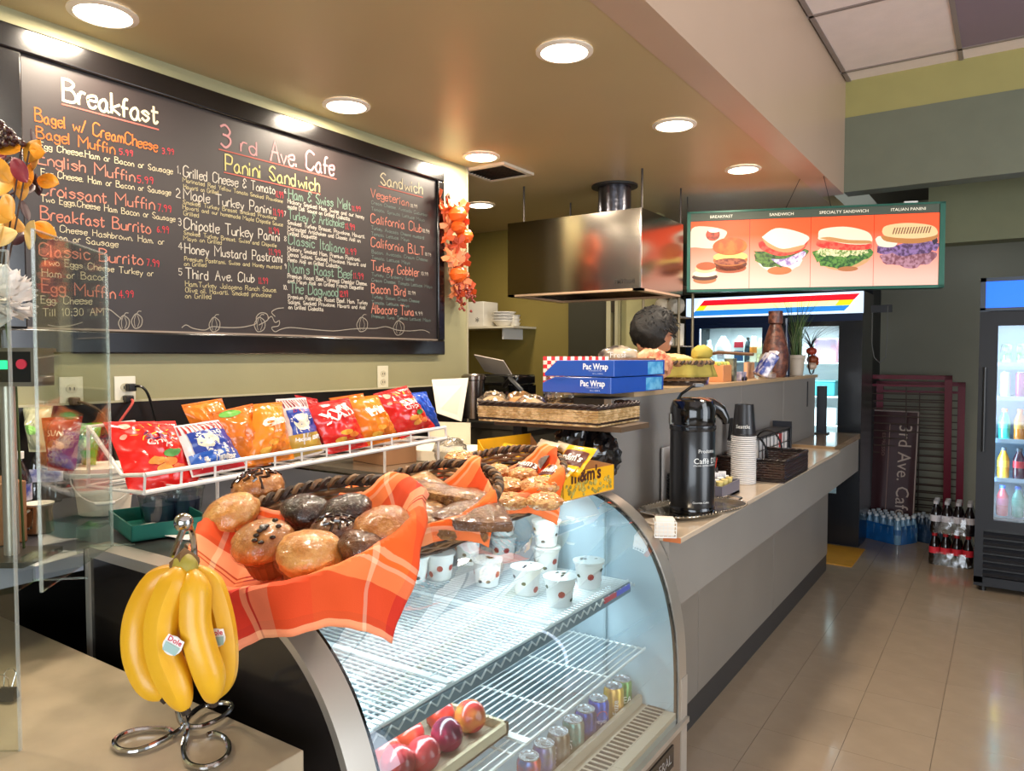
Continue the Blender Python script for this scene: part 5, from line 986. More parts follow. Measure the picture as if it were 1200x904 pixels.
p = onp(920, .05); t = thing('glass_bottle', 'dark blue green glass bottle beside the tall brown vase', 'bottle', p); MB().lathe([(.028, 0), (.03, .01), (.03, .20), (.026, .24), (.014, .30), (.014, .37), (.017, .37), (.017, .39), (0, .39)], 22).obj('body', M('20283c', .1, coat=.8), t)
p = onp(933, .07); t = thing('potted_grass', 'tall thin green grass in a cream white pot on the partition', 'potted plant', p); MB().lathe([(.045, 0), (.056, .11), (.056, .115), (.062, .12), (.062, .145), (.055, .145), (.05, .12)], 26, cap=(True, False)).obj('pot', M('c8b8a4', .5, var=.08, vscale=12), t); MB().lathe([(.054, .13), (0, .13)], 20, cap=(False, False)).obj('soil', DARK, t)
gm = [M('5a7a3c', .5), M('3a5a34', .5), M('7a8a58', .5)]
def blade(x, y, z, a, h, bend, w_): 
    b = MB(); n = 7; d = V((cos(a), sin(a), 0)); s = V((-sin(a), cos(a), 0)); pts = []
    for k in range(n): u = k/(n-1); c = V((x, y, z))+d*(bend*u*u)+V((0, 0, h*u*(1-.15*u*bend/h if h else 1))); pts += [c-s*w_*(1-u**2), c+s*w_*(1-u**2)+V((0, 0, 0)), ]
    b.add(pts, [(2*k, 2*k+1, 2*k+3, 2*k+2) for k in range(n-1)]); return b
for k in range(70):
    a = random.uniform(0, 6.28); blade(random.uniform(-.03, .03), random.uniform(-.03, .03), .13, a, random.uniform(.20, .48), random.uniform(.02, .22), .0028).obj('grass_blade', random.choice(gm), t, solid=.0006)
p = onp(951, .05); t = thing('pumpkin_ornament', 'rust coloured autumn ornament with a hoop, dark sprigs and little pumpkins', 'ornament', p); t.scale = (1.3, 1.5, 1.25)
MB().tube([(.0, .0+.075*cos(a), .085+.085*sin(a)) for a in [2*PI*k/24 for k in range(24)]], .004, 6, True).obj('hoop', M('2a1a14', .4), t)
for k, (y, z, r) in enumerate(((-.05, .14, .030), (-.02, .09, .034), (.02, .07, .026), (-.04, .05, .028))): MB().blob((0.01, y, z), r, 1, 1, .8, 24, 10, lambda d: -.10*abs(sin(math.atan2(d.y, d.x)*4))).obj('mini_pumpkin', M(('a83a24', '8a4020', 'b0542c', 'd8b8a0')[k], .4), t)
for k in range(26): blade(0, -.02, .14, random.uniform(0, 6.28), random.uniform(.02, .2), random.uniform(.08, .25), .003).obj('sprig', M('2c2c34', .5), t, solid=.0006)

# ================================================================== kitchen
hood = thing('extractor_hood', 'large stainless steel extractor hood hanging over the kitchen behind the counter', 'extractor hood', (0, 0, 0))
HX0, HX1, HY0, HY1, HZ0, HZ1 = -2.59, -1.70, 3.80, 4.44, 1.93, 2.37
hs = M('8a837a', .16, 1, var=.05, vscale=2, bump=.02, bscale=3)
MB().box((HX0, HY0, HZ0), (HX1, HY0+.01, HZ1)).obj('front_sheet', hs, hood); MB().box((HX1-.01, HY0+.01, HZ0), (HX1, HY1, HZ1)).obj('side_sheet', hs, hood)
MB().box((HX0, HY0+.01, HZ0), (HX0+.01, HY1, HZ1)).obj('side_sheet', hs, hood); MB().box((HX0, HY1-.01, HZ0), (HX1, HY1, HZ1)).obj('back_sheet', hs, hood); MB().box((HX0+.01, HY0+.01, HZ1-.01), (HX1-.01, HY1-.01, HZ1)).obj('top_sheet', hs, hood)
MB().box((HX1-.006, HY0-.004, HZ0), (HX1+.004, HY0+.006, HZ1)).obj('corner_bead', CHROME, hood)
MB().box((HX0, HY0, HZ0-.012), (HX1, HY0+.05, HZ0)).box((HX0, HY1-.05, HZ0-.012), (HX1, HY1, HZ0)).box((HX1-.05, HY0, HZ0-.012), (HX1, HY1, HZ0)).box((HX0, HY0, HZ0-.012), (HX0+.05, HY1, HZ0)).obj('lower_lip', M('d8b89a', .35, .5), hood)
for k in range(5): MB().box((HX0+.06+k*.165, HY0+.06, HZ0+.06), (HX0+.06+k*.165+.155, HY1-.06, HZ0+.075)).obj('grease_filter', M('c09a80', .4, .5, var=.2, vscale=40), hood)
lettering(hood, 'FMHood', .035, M('2a2420', .4), (HX1-.10, HY0-.002, HZ0+.03), (1, 0, 0), (0, 0, 1), 'maker_lettering', off=.001)
fan = oz(699, 240, 2.45); MB().lathe([(.12, HZ1), (.12, 2.40), (.10, 2.42), (.10, ZC)], 28, c=(-2.02, 4.12, 0)).obj('duct', M('585860', .25, .9, bump=.8, bscale=18), hood)
MB().lathe([(.14, 2.578), (.14, ZC)], 28, c=(-2.02, 4.12, 0)).obj('duct_shadow_disc', M('2c2824', .6), hood)  # dark disc: soft shadow on the ceiling round the duct, put in as colour
for x, y in ((HX0+.1, HY0+.03), (HX1-.01, HY0+.03), (HX1-.01, HY1-.03), (HX0+.1, HY1-.03)): MB().tube([(x, y, HZ1), (x, y, ZC)], .006, 8).obj('hanger_rod', M('4a4440', .4, .8), hood)
# kitchen shelf with cups
def shelfthing(px, py, d, name, lab, cat, build):
    p = od(px, py, d); t = thing(name, lab, cat, p); build(t); return t
ks = thing('back_shelf', 'white shelf deep in the kitchen carrying cups and a white box', 'shelf', oy(560, 383, 4.72)); ks.location.y = 4.72
MB().box((-.35, 0, -.015), (.34, .33, 0)).obj('shelf_board', M('d8d0b8', .5), ks); MB().box((.2, .05, -.1), (.21, .33, -.015)).obj('bracket', WHITE, ks)
L = ks.location
t = thing('white_box', 'white box with a small black mark on the kitchen shelf', 'box', L+V((-.02, .12, 0))); MB().box((-.1, -.1, 0), (.06, .1, .20)).obj('carton', M('e8e2d4', .6), t, bevel=.004); lettering(t, '*', .09, BLACK, (-.0, -.102, .01), (1, 0, 0), (0, 0, 1), 'printed_mark')
t = thing('foam_bowl_stack', 'short stack of white foam bowls beside the white box on the kitchen shelf', 'bowls', L+V((.17, .12, 0)))
for k in range(4): MB().lathe([(.05, 0), (.09, .045), (.095, .045), (.095, .05), (.088, .048)], 26, cap=(True, False)).obj('bowl', M('ece8e0', .6), t, (0, 0, k*.022))
t = thing('foam_bowl_stack', 'tilted small white bowls right of the foam bowl stack', 'bowls', L+V((.27, .14, 0)));
for k in range(3): MB().lathe([(.03, 0), (.045, .03), (.048, .03)], 20).obj('bowl', M('e4e0d6', .6), t, (-.01, 0, k*.03))
# coffee machine, steel pitcher, pink bottle behind the wall corner
kc = thing('kitchen_counter', 'dark kitchen counter behind the chalkboard wall corner', 'counter', (0, 0, 0)); MB().box((-4.5, 3.25, 0), (-2.1, 3.62, 1.16)).obj('cabinet', M('3a3428', .5), kc); MB().box((-4.5, 3.24, 1.16), (-2.08, 3.64, 1.19)).obj('work_top', STEEL, kc)
t = thing('coffee_maker', 'black coffee maker with shiny round jugs behind the wall corner', 'coffee maker', (-2.42, 3.44, 1.19)); 
MB().box((-.19, -.10, 0), (.20, .10, .03)).obj('base', BLACK, t); MB().box((-.19, .02, .03), (.20, .10, .20)).obj('back', GLOSSBLK, t); MB().box((-.19, -.09, .20), (.20, .10, .26)).obj('top_deck', GLOSSBLK, t, bevel=.012)
for x in (-.09, .09): MB().lathe([(.05, .03), (.068, .06), (.065, .11), (.04, .15), (.045, .165)], 22).obj('glass_jug', M('1a1410', .08, coat=1), t, (x, -.03, 0)); MB().tube([(x+.05, -.06, .15), (x+.09, -.08, .14), (x+.09, -.08, .07), (x+.06, -.06, .06)], .007, 6).obj('jug_handle', GLOSSBLK, t)
MB().box((-.14, -.07, 0), (.09, .07, .006), Matrix.Translation((0, -.0, .30))@Matrix.Rotation(-.75, 4, 'X')@Matrix.Rotation(.2, 4, 'Y')).obj('open_flap', M('b8aca0', .4), t)
MB().tube([(.12, -.1, .20), (.18, -.13, .24), (.24, -.12, .18), (.26, -.10, .10)], .016, 8).obj('black_hose', BLACK, t)
t = thing('steel_canister', 'brushed steel canister with dark lower half at the wall corner', 'canister', (-2.36, 3.29, 1.19)); t.location = od(555, 490, 3.95); MB().lathe([(.06, 0), (.06, .20), (.066, .205), (.066, .225), (.05, .235), (0, .237)], 28).obj('canister_body', M('8a8078', .2, 1), t)
t = thing('squeeze_bottle', 'small pink squeeze bottle behind the wrapped rolls', 'bottle', (-1.95, 3.5, 1.19)); t.location = od(592, 447, 4.0)-V((0, 0, .06)); MB().lathe([(.025, 0), (.027, .07), (.018, .09), (.008, .10), (.005, .13), (0, .13)], 16).obj('body', M('d890a0', .4), t)
t.location.z = 1.19
# white take-out box with raised lid on the steel top
t = thing('cake_box', 'open white card box with its tall lid standing up on the steel surface', 'box', (-2.02, 2.42, 1.119), 0)
lid = [od(506, 445, 2.92), od(549, 443, 2.97), od(541, 494, 2.90), od(512, 484, 2.86)]; tl = t.location
b = MB(); q = [p-tl for p in lid]; nn = (q[1]-q[0]).cross(q[3]-q[0]).normalized()*.004; b.add(q+[p+nn for p in q], [(0, 1, 2, 3), (7, 6, 5, 4), (0, 4, 5, 1), (1, 5, 6, 2), (2, 6, 7, 3), (3, 7, 4, 0)]); b.obj('raised_lid', M('e6dcc6', .6), t, smooth=False)
MB().box((-.10, -.12, 0), (.20, .14, .045)).obj('box_base', M('e6dcc6', .6), t, (0, 0, 0), (0, 0, .25), bevel=.003); MB().box((-.10, .14, .045), (.10, .143, .14), Matrix.Rotation(.25, 4, 'Z')).obj('back_flap', M('e0d6c0', .6), t)
t = thing('cardboard_box', 'brown cardboard box behind the right end of the chip rack', 'box', (-2.12, 2.22, 1.119), -.2); MB().box((-.12, -.08, 0), (.10, .08, .09)).obj('carton', M('a47a58', .7), t); MB().box((-.12, -.14, .085), (.10, -.08, .088)).obj('flap', M('b08660', .7), t)
t = thing('plastic_bag', 'crumpled clear bag at the right end of the chip rack', 'plastic bag', (-1.83, 2.28, 1.145)); MB().blob((0, 0, .03), .06, 1.2, 1, .9, 22, 14, lambda d: .3*noise.noise(d*5+V((4, 0, 0)))).obj('film', glass('crinkled_film', 'ffffff', .8, .12, .22), t)
# black plastic bags under the wicker tray
for i, (px, py, d, s, lab) in enumerate(((672, 525, 2.62, .075, 'black crinkled plastic bag under the wicker tray, left one'), (703, 535, 2.60, .07, 'black plastic bag beside the partition end, behind the candy box'))):
    p = od(px, py, d); t = thing('rubbish_bag', lab, 'plastic bag', p, 0, 'black plastic bags'); MB().blob((0, 0, 0), s, 1, 1, 1.2, 26, 18, lambda q: .28*noise.noise(q*5+V((i*7, 0, 0)))).obj('bag_body', M('141214', .15, coat=.8), t)
# storage rack at the kitchen back right
t = thing('storage_rack', 'chrome wire shelving with plastic bags and white tubs beside the drinks fridge', 'shelving', (0, 0, 0)); 
RX0, RX1, RY0, RY1 = -2.12, -1.86, 4.78, 5.04
for x in (RX0, RX1):
    for y in (RY0, RY1): MB().tube([(x, y, 0), (x, y, 2.15)], .01, 8).obj('post', M('a89878', .4, .4), t)
for z in (.6, 1.2, 1.62, 1.82, 2.03):
    m_ = MB().tube([(RX0, RY0, z), (RX1, RY0, z), (RX1, RY1, z), (RX0, RY1, z)], .005, 6, True)
    for k in range(12): m_.tube([(RX0+(RX1-RX0)*k/12, RY0, z), (RX0+(RX1-RX0)*k/12, RY1, z)], .0025, 4)
    m_.obj('wire_shelf', M('b8a890', .3, .8), t)
for i, (x, z, lab) in enumerate(((-2.02, 1.83, 'white bundle of bags on the upper rack shelf, left'), (-1.93, 1.83, 'white bundle of bags on the upper rack shelf, right'))):
    q = thing('bag_bundle', lab, 'plastic bags', (x, 4.9, z), 0, 'bag bundles on the storage rack'); MB().blob((0, 0, .07), .062, 1, 1, .95, 22, 14, lambda d: .2*noise.noise(d*4+V((i*5, 0, 0)))).obj('bundle', M('d8cdb8', .5), q)
for i in range(4):
    q = thing('cup_sleeve', ('row of white cup sleeves on the middle rack shelf, leftmost', 'white cup sleeve, second on the middle rack shelf', 'white cup sleeve, third on the middle rack shelf', 'white cup sleeve nearest the fridge on the middle rack shelf')[i], 'cup sleeve', (-2.09+i*.066, 4.88, 1.625), 0, 'cup sleeves on the storage rack')
    MB().lathe([(.029, 0), (.031, .15), (0, .155)], 18).obj('sleeve', M('e4dcc8', .5), q)
q = thing('storage_box', 'brown storage box on the rack shelf below the cup sleeves', 'box', (-1.99, 4.9, 1.205)); MB().box((-.12, -.1, 0), (.12, .1, .16)).obj('carton', M('7a5a3c', .6), q); MB().box((-.125, -.105, .16), (.125, .105, .20)).obj('lid', M('3c2c22', .5), q)
# ================================================================== person working behind the counter
HP = od(766, 394, 3.95)                                   # centre of the head
pers = thing('person', 'person with short dark hair bending down behind the partition, face turned right', 'person', (HP.x-.26, HP.y-.17, 0))
PO = pers.location; fwd = V((.83, .56, 0)); side = V((-.56, .83, 0))
def skin_obj(name, nodes, edges, mat, root=0, sub=2):
    me = bpy.data.meshes.new(name); me.from_pydata([n[0] for n in nodes], edges, []); o = link(name, me, pers); me.materials.append(mat)
    sk = o.modifiers.new('skin', 'SKIN'); sk.use_smooth_shade = True
    for i, n in enumerate(nodes): me.skin_vertices[0].data[i].radius = (n[1], n[2] if len(n) > 2 else n[1]); me.skin_vertices[0].data[i].use_root = (i == root)
    s = o.modifiers.new('sub', 'SUBSURF'); s.levels = s.render_levels = sub; return o
def L3(f, s, z): return fwd*f+side*s+V((0, 0, z))
skinm = M('b88062', .5, sub=.1)
hz = HP.z
nodes = [(L3(0, 0, .92), .13, .11), (L3(.04, 0, 1.08), .125, .10), (L3(.11, 0, 1.24), .14, .10), (L3(.17, 0, 1.36), .12, .08), (L3(.20, 0, 1.42), .055), (L3(.235, 0, 1.50), .052)]
edges = [(0, 1), (1, 2), (2, 3), (3, 4), (4, 5)]
for s in (-1, 1):
    n = len(nodes)
    nodes += [(L3(.16, s*.17, 1.36), .055), (L3(.20, s*.22, 1.16), .045), (L3(.38, s*.17, 1.05), .036), (L3(.46, s*.15, 1.03), .026)]
    edges += [(3, n), (n, n+1), (n+1, n+2), (n+2, n+3)]
    m = len(nodes); nodes += [(L3(0, s*.09, .82), .085), (L3(.03, s*.10, .47), .06), (L3(-.02, s*.10, .10), .042), (L3(.10, s*.11, .035), .035, .03)]
    edges += [(0, m), (m, m+1), (m+1, m+2), (m+2, m+3)]
skin_obj('body', nodes, edges, M('5c5450', .8, var=.08, vscale=12))
for s in (-1, 1):   # hands with five fingers resting forward on the work surface
    w0 = L3(.46, s*.15, 1.03); nn = [(w0, .026, .02), (w0+fwd*.045, .034, .016), (w0+fwd*.085, .036, .014)]; ee = [(0, 1), (1, 2)]
    for k, (o_, l) in enumerate(((-.027, .065), (-.009, .078), (.010, .072), (.028, .055))):
        a = len(nn); b0 = w0+fwd*.09+side*o_; nn += [(b0, .010), (b0+fwd*l*.55+V((0, 0, -.004)), .0085), (b0+fwd*l+V((0, 0, -.022)), .0075)]; ee += [(2, a), (a, a+1), (a+1, a+2)]
    a = len(nn); b0 = w0+fwd*.03-side*s*.03; nn += [(b0, .012), (b0+fwd*.03-side*s*.025, .010), (b0+fwd*.055-side*s*.032, .0085)]; ee += [(1, a), (a, a+1), (a+1, a+2)]
    skin_obj('hand', nn, ee, skinm, 0, 2)
# head tilted forward, facing image right and down
hc = HP-PO; hm = Matrix.Translation(hc) @ Matrix.Rotation(math.atan2(fwd.y, fwd.x)+.25, 4, 'Z') @ Matrix.Rotation(.5, 4, 'Y')
def face(d):
    q = 0
    if d.x > 0: q += .22*math.exp(-((d.y/.16)**2+((d.z+.12)/.20)**2))*(d.x > .3)       # nose
    q -= .07*math.exp(-(((abs(d.y)-.36)/.16)**2+((d.z-.05)/.12)**2))*(d.x > 0)         # eye sockets
    q -= .12*max(0, -d.z-.1)*max(0, -d.x)                                             # nape
    q += .05*math.exp(-((d.y/.25)**2+((d.z+.55)/.10)**2))*(d.x > 0)                     # lips
    return q
hb_ = MB().blob((0, 0, 0), .098, 1.0, .80, 1.22, 40, 30, face); hb_.v = [tuple(hm @ V(v)) for v in hb_.v]; hb_.obj('head', skinm, pers)
for s in (-1, 1):
    e = MB().blob((.088, s*.032, .006), .012, n=10, m=8); e.v = [tuple(hm @ V(v)) for v in e.v]; e.obj('eye', M('e8e0d8', .2), pers)
    e = MB().blob((.098, s*.032, .006), .006, n=8, m=6); e.v = [tuple(hm @ V(v)) for v in e.v]; e.obj('pupil', BLACK, pers)
    e = MB().blob((-.005, s*.080, -.01), .028, .6, .35, 1.1, 12, 10); e.v = [tuple(hm @ V(v)) for v in e.v]; e.obj('ear', skinm, pers)
mo = MB().blob((.088, 0, -.062), .018, .4, 1.1, .3, 10, 6); mo.v = [tuple(hm @ V(v)) for v in mo.v]; mo.obj('mouth', M('8a4038', .5), pers)
hr = MB(); 
def hairf(d): return .07*noise.noise(d*3)+.04*noise.noise(d*14)-(.34 if (d.x > .45 and d.z < .25) else 0)-.25*max(0, -d.z-.45)
hr.blob((-.020, 0, .022), .122, 1.0, .90, 1.10, 46, 34, hairf)
for k in range(260):
    a = random.uniform(0, 6.28); el = random.uniform(.05, 1.4); d = V((cos(a)*cos(el), sin(a)*cos(el), sin(el)))
    if d.x > .75 and d.z < .4: continue
    p0 = V((-.020, 0, .022))+V((d.x*.118, d.y*.106, d.z*.130)); p1 = p0+V((random.uniform(-.01, .03), random.uniform(-.015, .015), random.uniform(-.03, -.005)))+d*.014; hr.tube([p0, (p0+p1)/2+d*.006, p1], [.004, .003, .0012], 4)
hr.v = [tuple(hm @ V(v)) for v in hr.v]; hr.obj('hair', M('0b0706', .62, bump=.6, bscale=80), pers)
# ================================================================== two door drinks fridge at the back
FY = 6.5
def fx(px, py): return oy(px, py, FY)
fr = thing('drinks_fridge', 'tall two door black drinks fridge with a striped illuminated header', 'fridge', (0, 0, 0)); fb = M('10131a', .3, coat=.3); fbl = M('1a2c50', .35)
FX0, FX1 = -2.46, -.985
MB().box((FX0, FY+.03, 0), (FX0+.05, FY+.55, 2.08)).obj('side_panel', fb, fr); MB().box((FX1-.05, FY+.03, 0), (FX1, FY+.55, 2.08)).obj('side_panel', fb, fr); MB().box((FX0+.05, FY+.5, .0), (FX1-.05, FY+.55, 2.08)).obj('back_panel', M('e8eef0', .4), fr); MB().box((FX0+.05, FY+.03, 1.83), (FX1-.05, FY+.5, 2.08)).obj('top_box', fb, fr)
MB().box((FX0+.05, FY+.03, .0), (FX1-.05, FY+.5, .30)).obj('machine_base', fb, fr)
hp = fx(996, 345); hz1 = 2.075; hz0 = 1.90
MB().box((FX0, FY-.01, hz0-.06), (FX1, FY+.03, hz0)).obj('header_rail', fbl, fr); MB().box((FX0, FY-.01, hz1), (FX1, FY+.03, hz1+.02)).obj('header_rail', fb, fr)
MB().box((FX0, FY, hz0), (FX1, FY+.03, hz1)).obj('header_panel', M('c8dcf4', .4, emit=1.1), fr)
W_ = FX1-FX0; hh = hz1-hz0
def hp_poly(pts, col, e, nm, k=1): 
    b = MB(); b.add([(FX0+W_*a, FY-.002*k, hz0+hh*c) for a, c in pts], [tuple(range(len(pts)))]); b.obj(nm, M(col, .4, emit=e), fr, smooth=False)
hp_poly(((.03, .06), (.90, .10), (.985, .93), (.09, .93)), 'f4f4ff', 1.4, 'printed_field'); hp_poly(((.085, .60), (.955, .62), (.985, .90), (.115, .88)), 'e01828', 1.0, 'printed_red_stripe', 2); hp_poly(((.06, .36), (.935, .38), (.955, .62), (.085, .60)), 'fff2a0', 1.3, 'printed_yellow_stripe', 2); hp_poly(((.03, .08), (.905, .12), (.935, .38), (.06, .36)), '2a80d0', 1.0, 'printed_blue_stripe', 2)
hp_poly(((.06, .36), (.11, .36), (.135, .60), (.085, .60)), 'e8e020', 1.0, 'printed_yellow_patch', 3); hp_poly(((.86, .38), (.935, .38), (.955, .62), (.88, .62)), 'e8e020', 1.0, 'printed_yellow_patch', 3)
XM0, XM1 = fx(893, 400).x, fx(936, 400).x; XL0 = fx(819, 400).x; XR1 = fx(983, 400).x; DZ1 = 1.80
def fdoor(x0, x1, ix0, ix1, nm):
    d = MB().box((x0, FY, .32), (ix0, FY+.03, 1.84)).box((ix1, FY, .32), (x1, FY+.03, 1.84)).box((ix0, FY, DZ1), (ix1, FY+.03, 1.84)).box((ix0, FY, .32), (ix1, FY+.03, .42)).obj('fridge_door', fbl if nm else fb, fr)
    MB().box((ix0, FY+.012, .42), (ix1, FY+.018, DZ1)).obj('door_glass', glass('fridge_glass', 'f4fbff', .45, .03, .05), d)
    MB().box(((x1 if nm else x0)-.012, FY-.03, .9), ((x1 if nm else x0)+.012, FY-.01, 1.3)).obj('door_handle', fb, d); return d
xm = (XM0+XM1)/2
fdoor(FX0, xm, XL0, XM0, 1); fdoor(xm, FX1, XM1, XR1, 0)
MB().box((FX0, FY+.005, 0), (FX1, FY+.03, .32)).obj('kick_grille', fb, fr)
zs = [.42, .70, .98, 1.22, 1.50]
for z in zs[1:]: MB().box((FX0+.05, FY+.06, z-.012), (FX1-.05, FY+.5, z)).obj('fridge_shelf', M('e8f0f0', .4), fr)
for x in (XL0+.0, XM1-.03): MB().box((x-.02, FY+.04, .42), (x-.005, FY+.06, DZ1)).obj('strip_lamp', M('e8f6ff', .4, emit=6), fr)
light('fridge_interior_light', 'AREA', ((FX0+xm)/2, FY+.12, 1.80), 5, (.85, 1, .97), .5, .1, (0, 0, 0)); light('fridge_interior_light', 'AREA', ((FX1+xm)/2, FY+.12, 1.80), 5, (.85, 1, .97), .5, .1, (0, 0, 0)); light('fridge_interior_light', 'AREA', ((FX1+xm)/2, FY+.05, 1.1), 5, (.85, 1, .97), .5, 1.0, (PI/2, 0, 0))
def bottle(p, lab, c, cap, lab_c, h=.22, r=.032, group=None, cat='bottle', name='drink_bottle', col2=None, par=None):
    t = par or thing(name, lab, cat, p, 0, group)
    MB().lathe([(r*.9, 0), (r, .01), (r, h*.32), (r*.94, h*.36), (r, h*.42), (r, h*.62), (r*.8, h*.72), (r*.45, h*.86), (r*.42, h*.93), (0, h*.93)], 16).obj('bottle_body', M(c, .12, coat=.7, col2=col2, vscale=14) if col2 else M(c, .12, coat=.7), t)
    MB().lathe([(r*1.02, h*.36), (r*1.02, h*.58)], 16, cap=(False, False)).obj('bottle_label', M(lab_c, .4), t); MB().lathe([(r*.5, h*.90), (r*.5, h), (0, h)], 12).obj('cap', M(cap, .4), t); return t
def fput(px, z): o = fx(px, 400); return V((o.x*(1+.12/FY), FY+.16, z))
G1 = 'drinks on the shelves of the two door fridge'
t = thing('milk_jug', 'white milk jug with a red label behind the left fridge door', 'jug', fput(846, 1.50), 0, G1); MB().lathe([(.065, 0), (.07, .02), (.07, .14), (.04, .20), (.022, .22), (.022, .235), (0, .235)], 20).obj('jug', M('eef0ee', .4), t); MB().box((-.035, -.073, .03), (.035, -.068, .11)).obj('label', M('f6f2f0', .4), t); lettering(t, 'MILK', .028, M('c02030', .4), (0, -.074, .06), (1, 0, 0), (0, 0, 1), 'label_lettering')
t = thing('milk_carton', 'tall milk carton with red and green print behind the left fridge door', 'carton', fput(866, 1.50), 0, G1); MB().box((-.045, -.045, 0), (.045, .045, .19)).obj('carton', M('e8ece4', .4), t); MB().prism([(-.045, .19), (.045, .19), (0, .235)], -.045, .045, 'y').obj('gable_top', M('e8ece4', .4), t, smooth=False); MB().box((-.04, -.047, .13), (.04, -.045, .18)).obj('printed_panel', M('d03040', .4), t); MB().box((-.04, -.047, .01), (.04, -.045, .10)).obj('printed_panel', M('2a4a70', .4), t)
bottle(fput(875, 1.50), 'dark soda bottle next to the milk carton', '20303a', '101010', '203848', group=G1); bottle(fput(882, 1.50), 'juice bottle with an orange label behind the left fridge door', 'e8dcc0', 'f0f0f0', 'e88a30', .23, .038, group=G1)
bottle(fput(829, 1.50), 'pale plastic bottle at the left side of the fridge', 'dce8e4', 'e0e8e8', 'd0dcd8', .20, .04, group=G1); bottle(fput(890, 1.50), 'yellow juice bottle by the fridge centre post', 'e8e0a8', 'd8d8d0', 'e8e8c0', .21, .034, group=G1)
t = thing('storage_tub', 'teal plastic tub on the middle shelf behind the right fridge door', 'tub', fput(962, 1.22), 0, G1); MB().box((-.12, -.08, 0), (.12, .10, .12)).obj('tub', M('3a9aa4', .35), t, bevel=.01); MB().box((-.125, -.085, .12), (.125, .105, .13)).obj('lid', M('7ac0c4', .35), t)
t = thing('storage_tub', 'white tub with a dark round mark on the lower shelf behind the right door', 'tub', fput(964, .98), 0, G1); MB().box((-.12, -.08, 0), (.12, .10, .14)).obj('tub', M('e0e6ec', .35), t, bevel=.01); MB().lathe([(.028, 0), (0, 0)], 16, cap=(False, False)).obj('printed_mark', BLACK, t, (0, -.082, .08), (PI/2, 0, 0))
t = thing('pink_package', 'pink lit package at the top behind the right fridge door', 'package', fput(968, 1.50), 0, G1); MB().box((-.09, -.06, 0), (.09, .08, .20)).obj('package', M('d8c0d8', .4, col2='e890a0', vscale=8), t, bevel=.008)
t = thing('storage_tub', 'low white tray at the bottom shelf of the right door', 'tub', fput(962, .70), 0, G1); MB().box((-.12, -.08, 0), (.12, .1, .09)).obj('tub', M('d8dcd8', .4), t, bevel=.01)

# ================================================================== hanging illuminated menu sign
SL0, SL1, SR0, SR1 = od(805.5, 251, 4.78), od(805.5, 344.6, 4.78), od(1108, 234, 4.45), od(1107, 334.7, 4.45)
zt = (SL0.z+SR0.z)/2; zb = (SL1.z+SR1.z)/2; ax = V((SR0.x-SL0.x, SR0.y-SL0.y, 0)); SW = ax.length; ang = math.atan2(ax.y, ax.x); SH = zt-zb
sg = thing('hanging_menu_sign', 'long green framed menu sign with four orange sandwich pictures hanging from strings', 'sign', (SL0.x, SL0.y, zb), ang)
gr = M('1c5a48', .35, .2); MB().box((0, .004, 0), (SW, .08, SH)).obj('casing', M('15382e', .4), sg)
for a, b_ in (((0, 0), (SW, .018)), ((0, SH-.012), (SW, SH)), ((0, 0), (.022, SH)), ((SW-.03, 0), (SW, SH))): MB().box((a[0], -.01, a[1]), (b_[0], .01, b_[1])).obj('frame_rail', gr, sg)
MB().box((.022, -.004, SH-.062), (SW-.03, .006, SH-.012)).obj('title_strip', M('4a5444', .5), sg)
def gradient(name, a, b_, z0, z1, e):
    m = bpy.data.materials.new(name); m.use_nodes = True; nt = m.node_tree; b = nt.nodes['Principled BSDF']; tc = nt.nodes.new('ShaderNodeTexCoord'); s = nt.nodes.new('ShaderNodeSeparateXYZ'); mr = nt.nodes.new('ShaderNodeMapRange'); cr = nt.nodes.new('ShaderNodeValToRGB')
    cr.color_ramp.elements[0].color = lin(a); cr.color_ramp.elements[1].color = lin(b_); mr.inputs[1].default_value = z0; mr.inputs[2].default_value = z1
    nt.links.new(tc.outputs['Object'], s.inputs[0]); nt.links.new(s.outputs[2], mr.inputs[0]); nt.links.new(mr.outputs[0], cr.inputs[0]); nt.links.new(cr.outputs[0], b.inputs['Base Color']); nt.links.new(cr.outputs[0], b.inputs['Emission Color']); b.inputs['Emission Strength'].default_value = e; return m
panelm = gradient('sign_panel', 'e0b0a0', 'f4511c', .06, SH-.16, .42)      # printed backdrop of the four pictures, orange above and pale pink below
PW = (SW-.052)/4; PZ1 = SH-.064
for i in range(4): MB().box((.022+PW*i+.0015, -.004, .018), (.022+PW*(i+1)-.0015, .004, PZ1)).obj('picture_panel', panelm, sg, smooth=False)
for i, s in enumerate(('BREAKFAST', 'SANDWICH', 'SPECIALTY SANDWICH', 'ITALIAN PANINI')): lettering(sg, s, .026, M('f0e8d0', .4, emit=.4), (.022+PW*(i+.52), -.0055, SH-.046), (1, 0, 0), (0, 0, 1), 'title_lettering', 1.05)
PH = PZ1-.018
def pic(i, pts, col, layer, nm, col2=None, wob=0, vs=40):
    """a flat printed shape: pts in panel fractions (x 0..1, y 0 bottom..1 top)"""
    X = .022+PW*i; b = MB(); q = smooth2([(a, c) for a, c in pts]+[pts[0]], 4)[:-1] if len(pts) > 4 else pts
    b.add([(X+PW*(a+wob*noise.noise(V((a*30, c*30, i)))), -.0045-.0004*layer, .018+PH*(c+wob*noise.noise(V((a*30, c*30, i+5))))) for a, c in q], [tuple(range(len(q)))]); b.obj(nm, M(col, .5, col2=col2, vscale=vs, emit=.25), sg, smooth=False)
def ov(cx, cy, rx, ry, n=14, rot=0, half=None): 
    return [(cx+rx*cos(a)*cos(rot)-ry*sin(a)*sin(rot)*1, cy+rx*cos(a)*sin(rot)+ry*sin(a)*cos(rot)) for a in [2*PI*k/n for k in range(n)]]
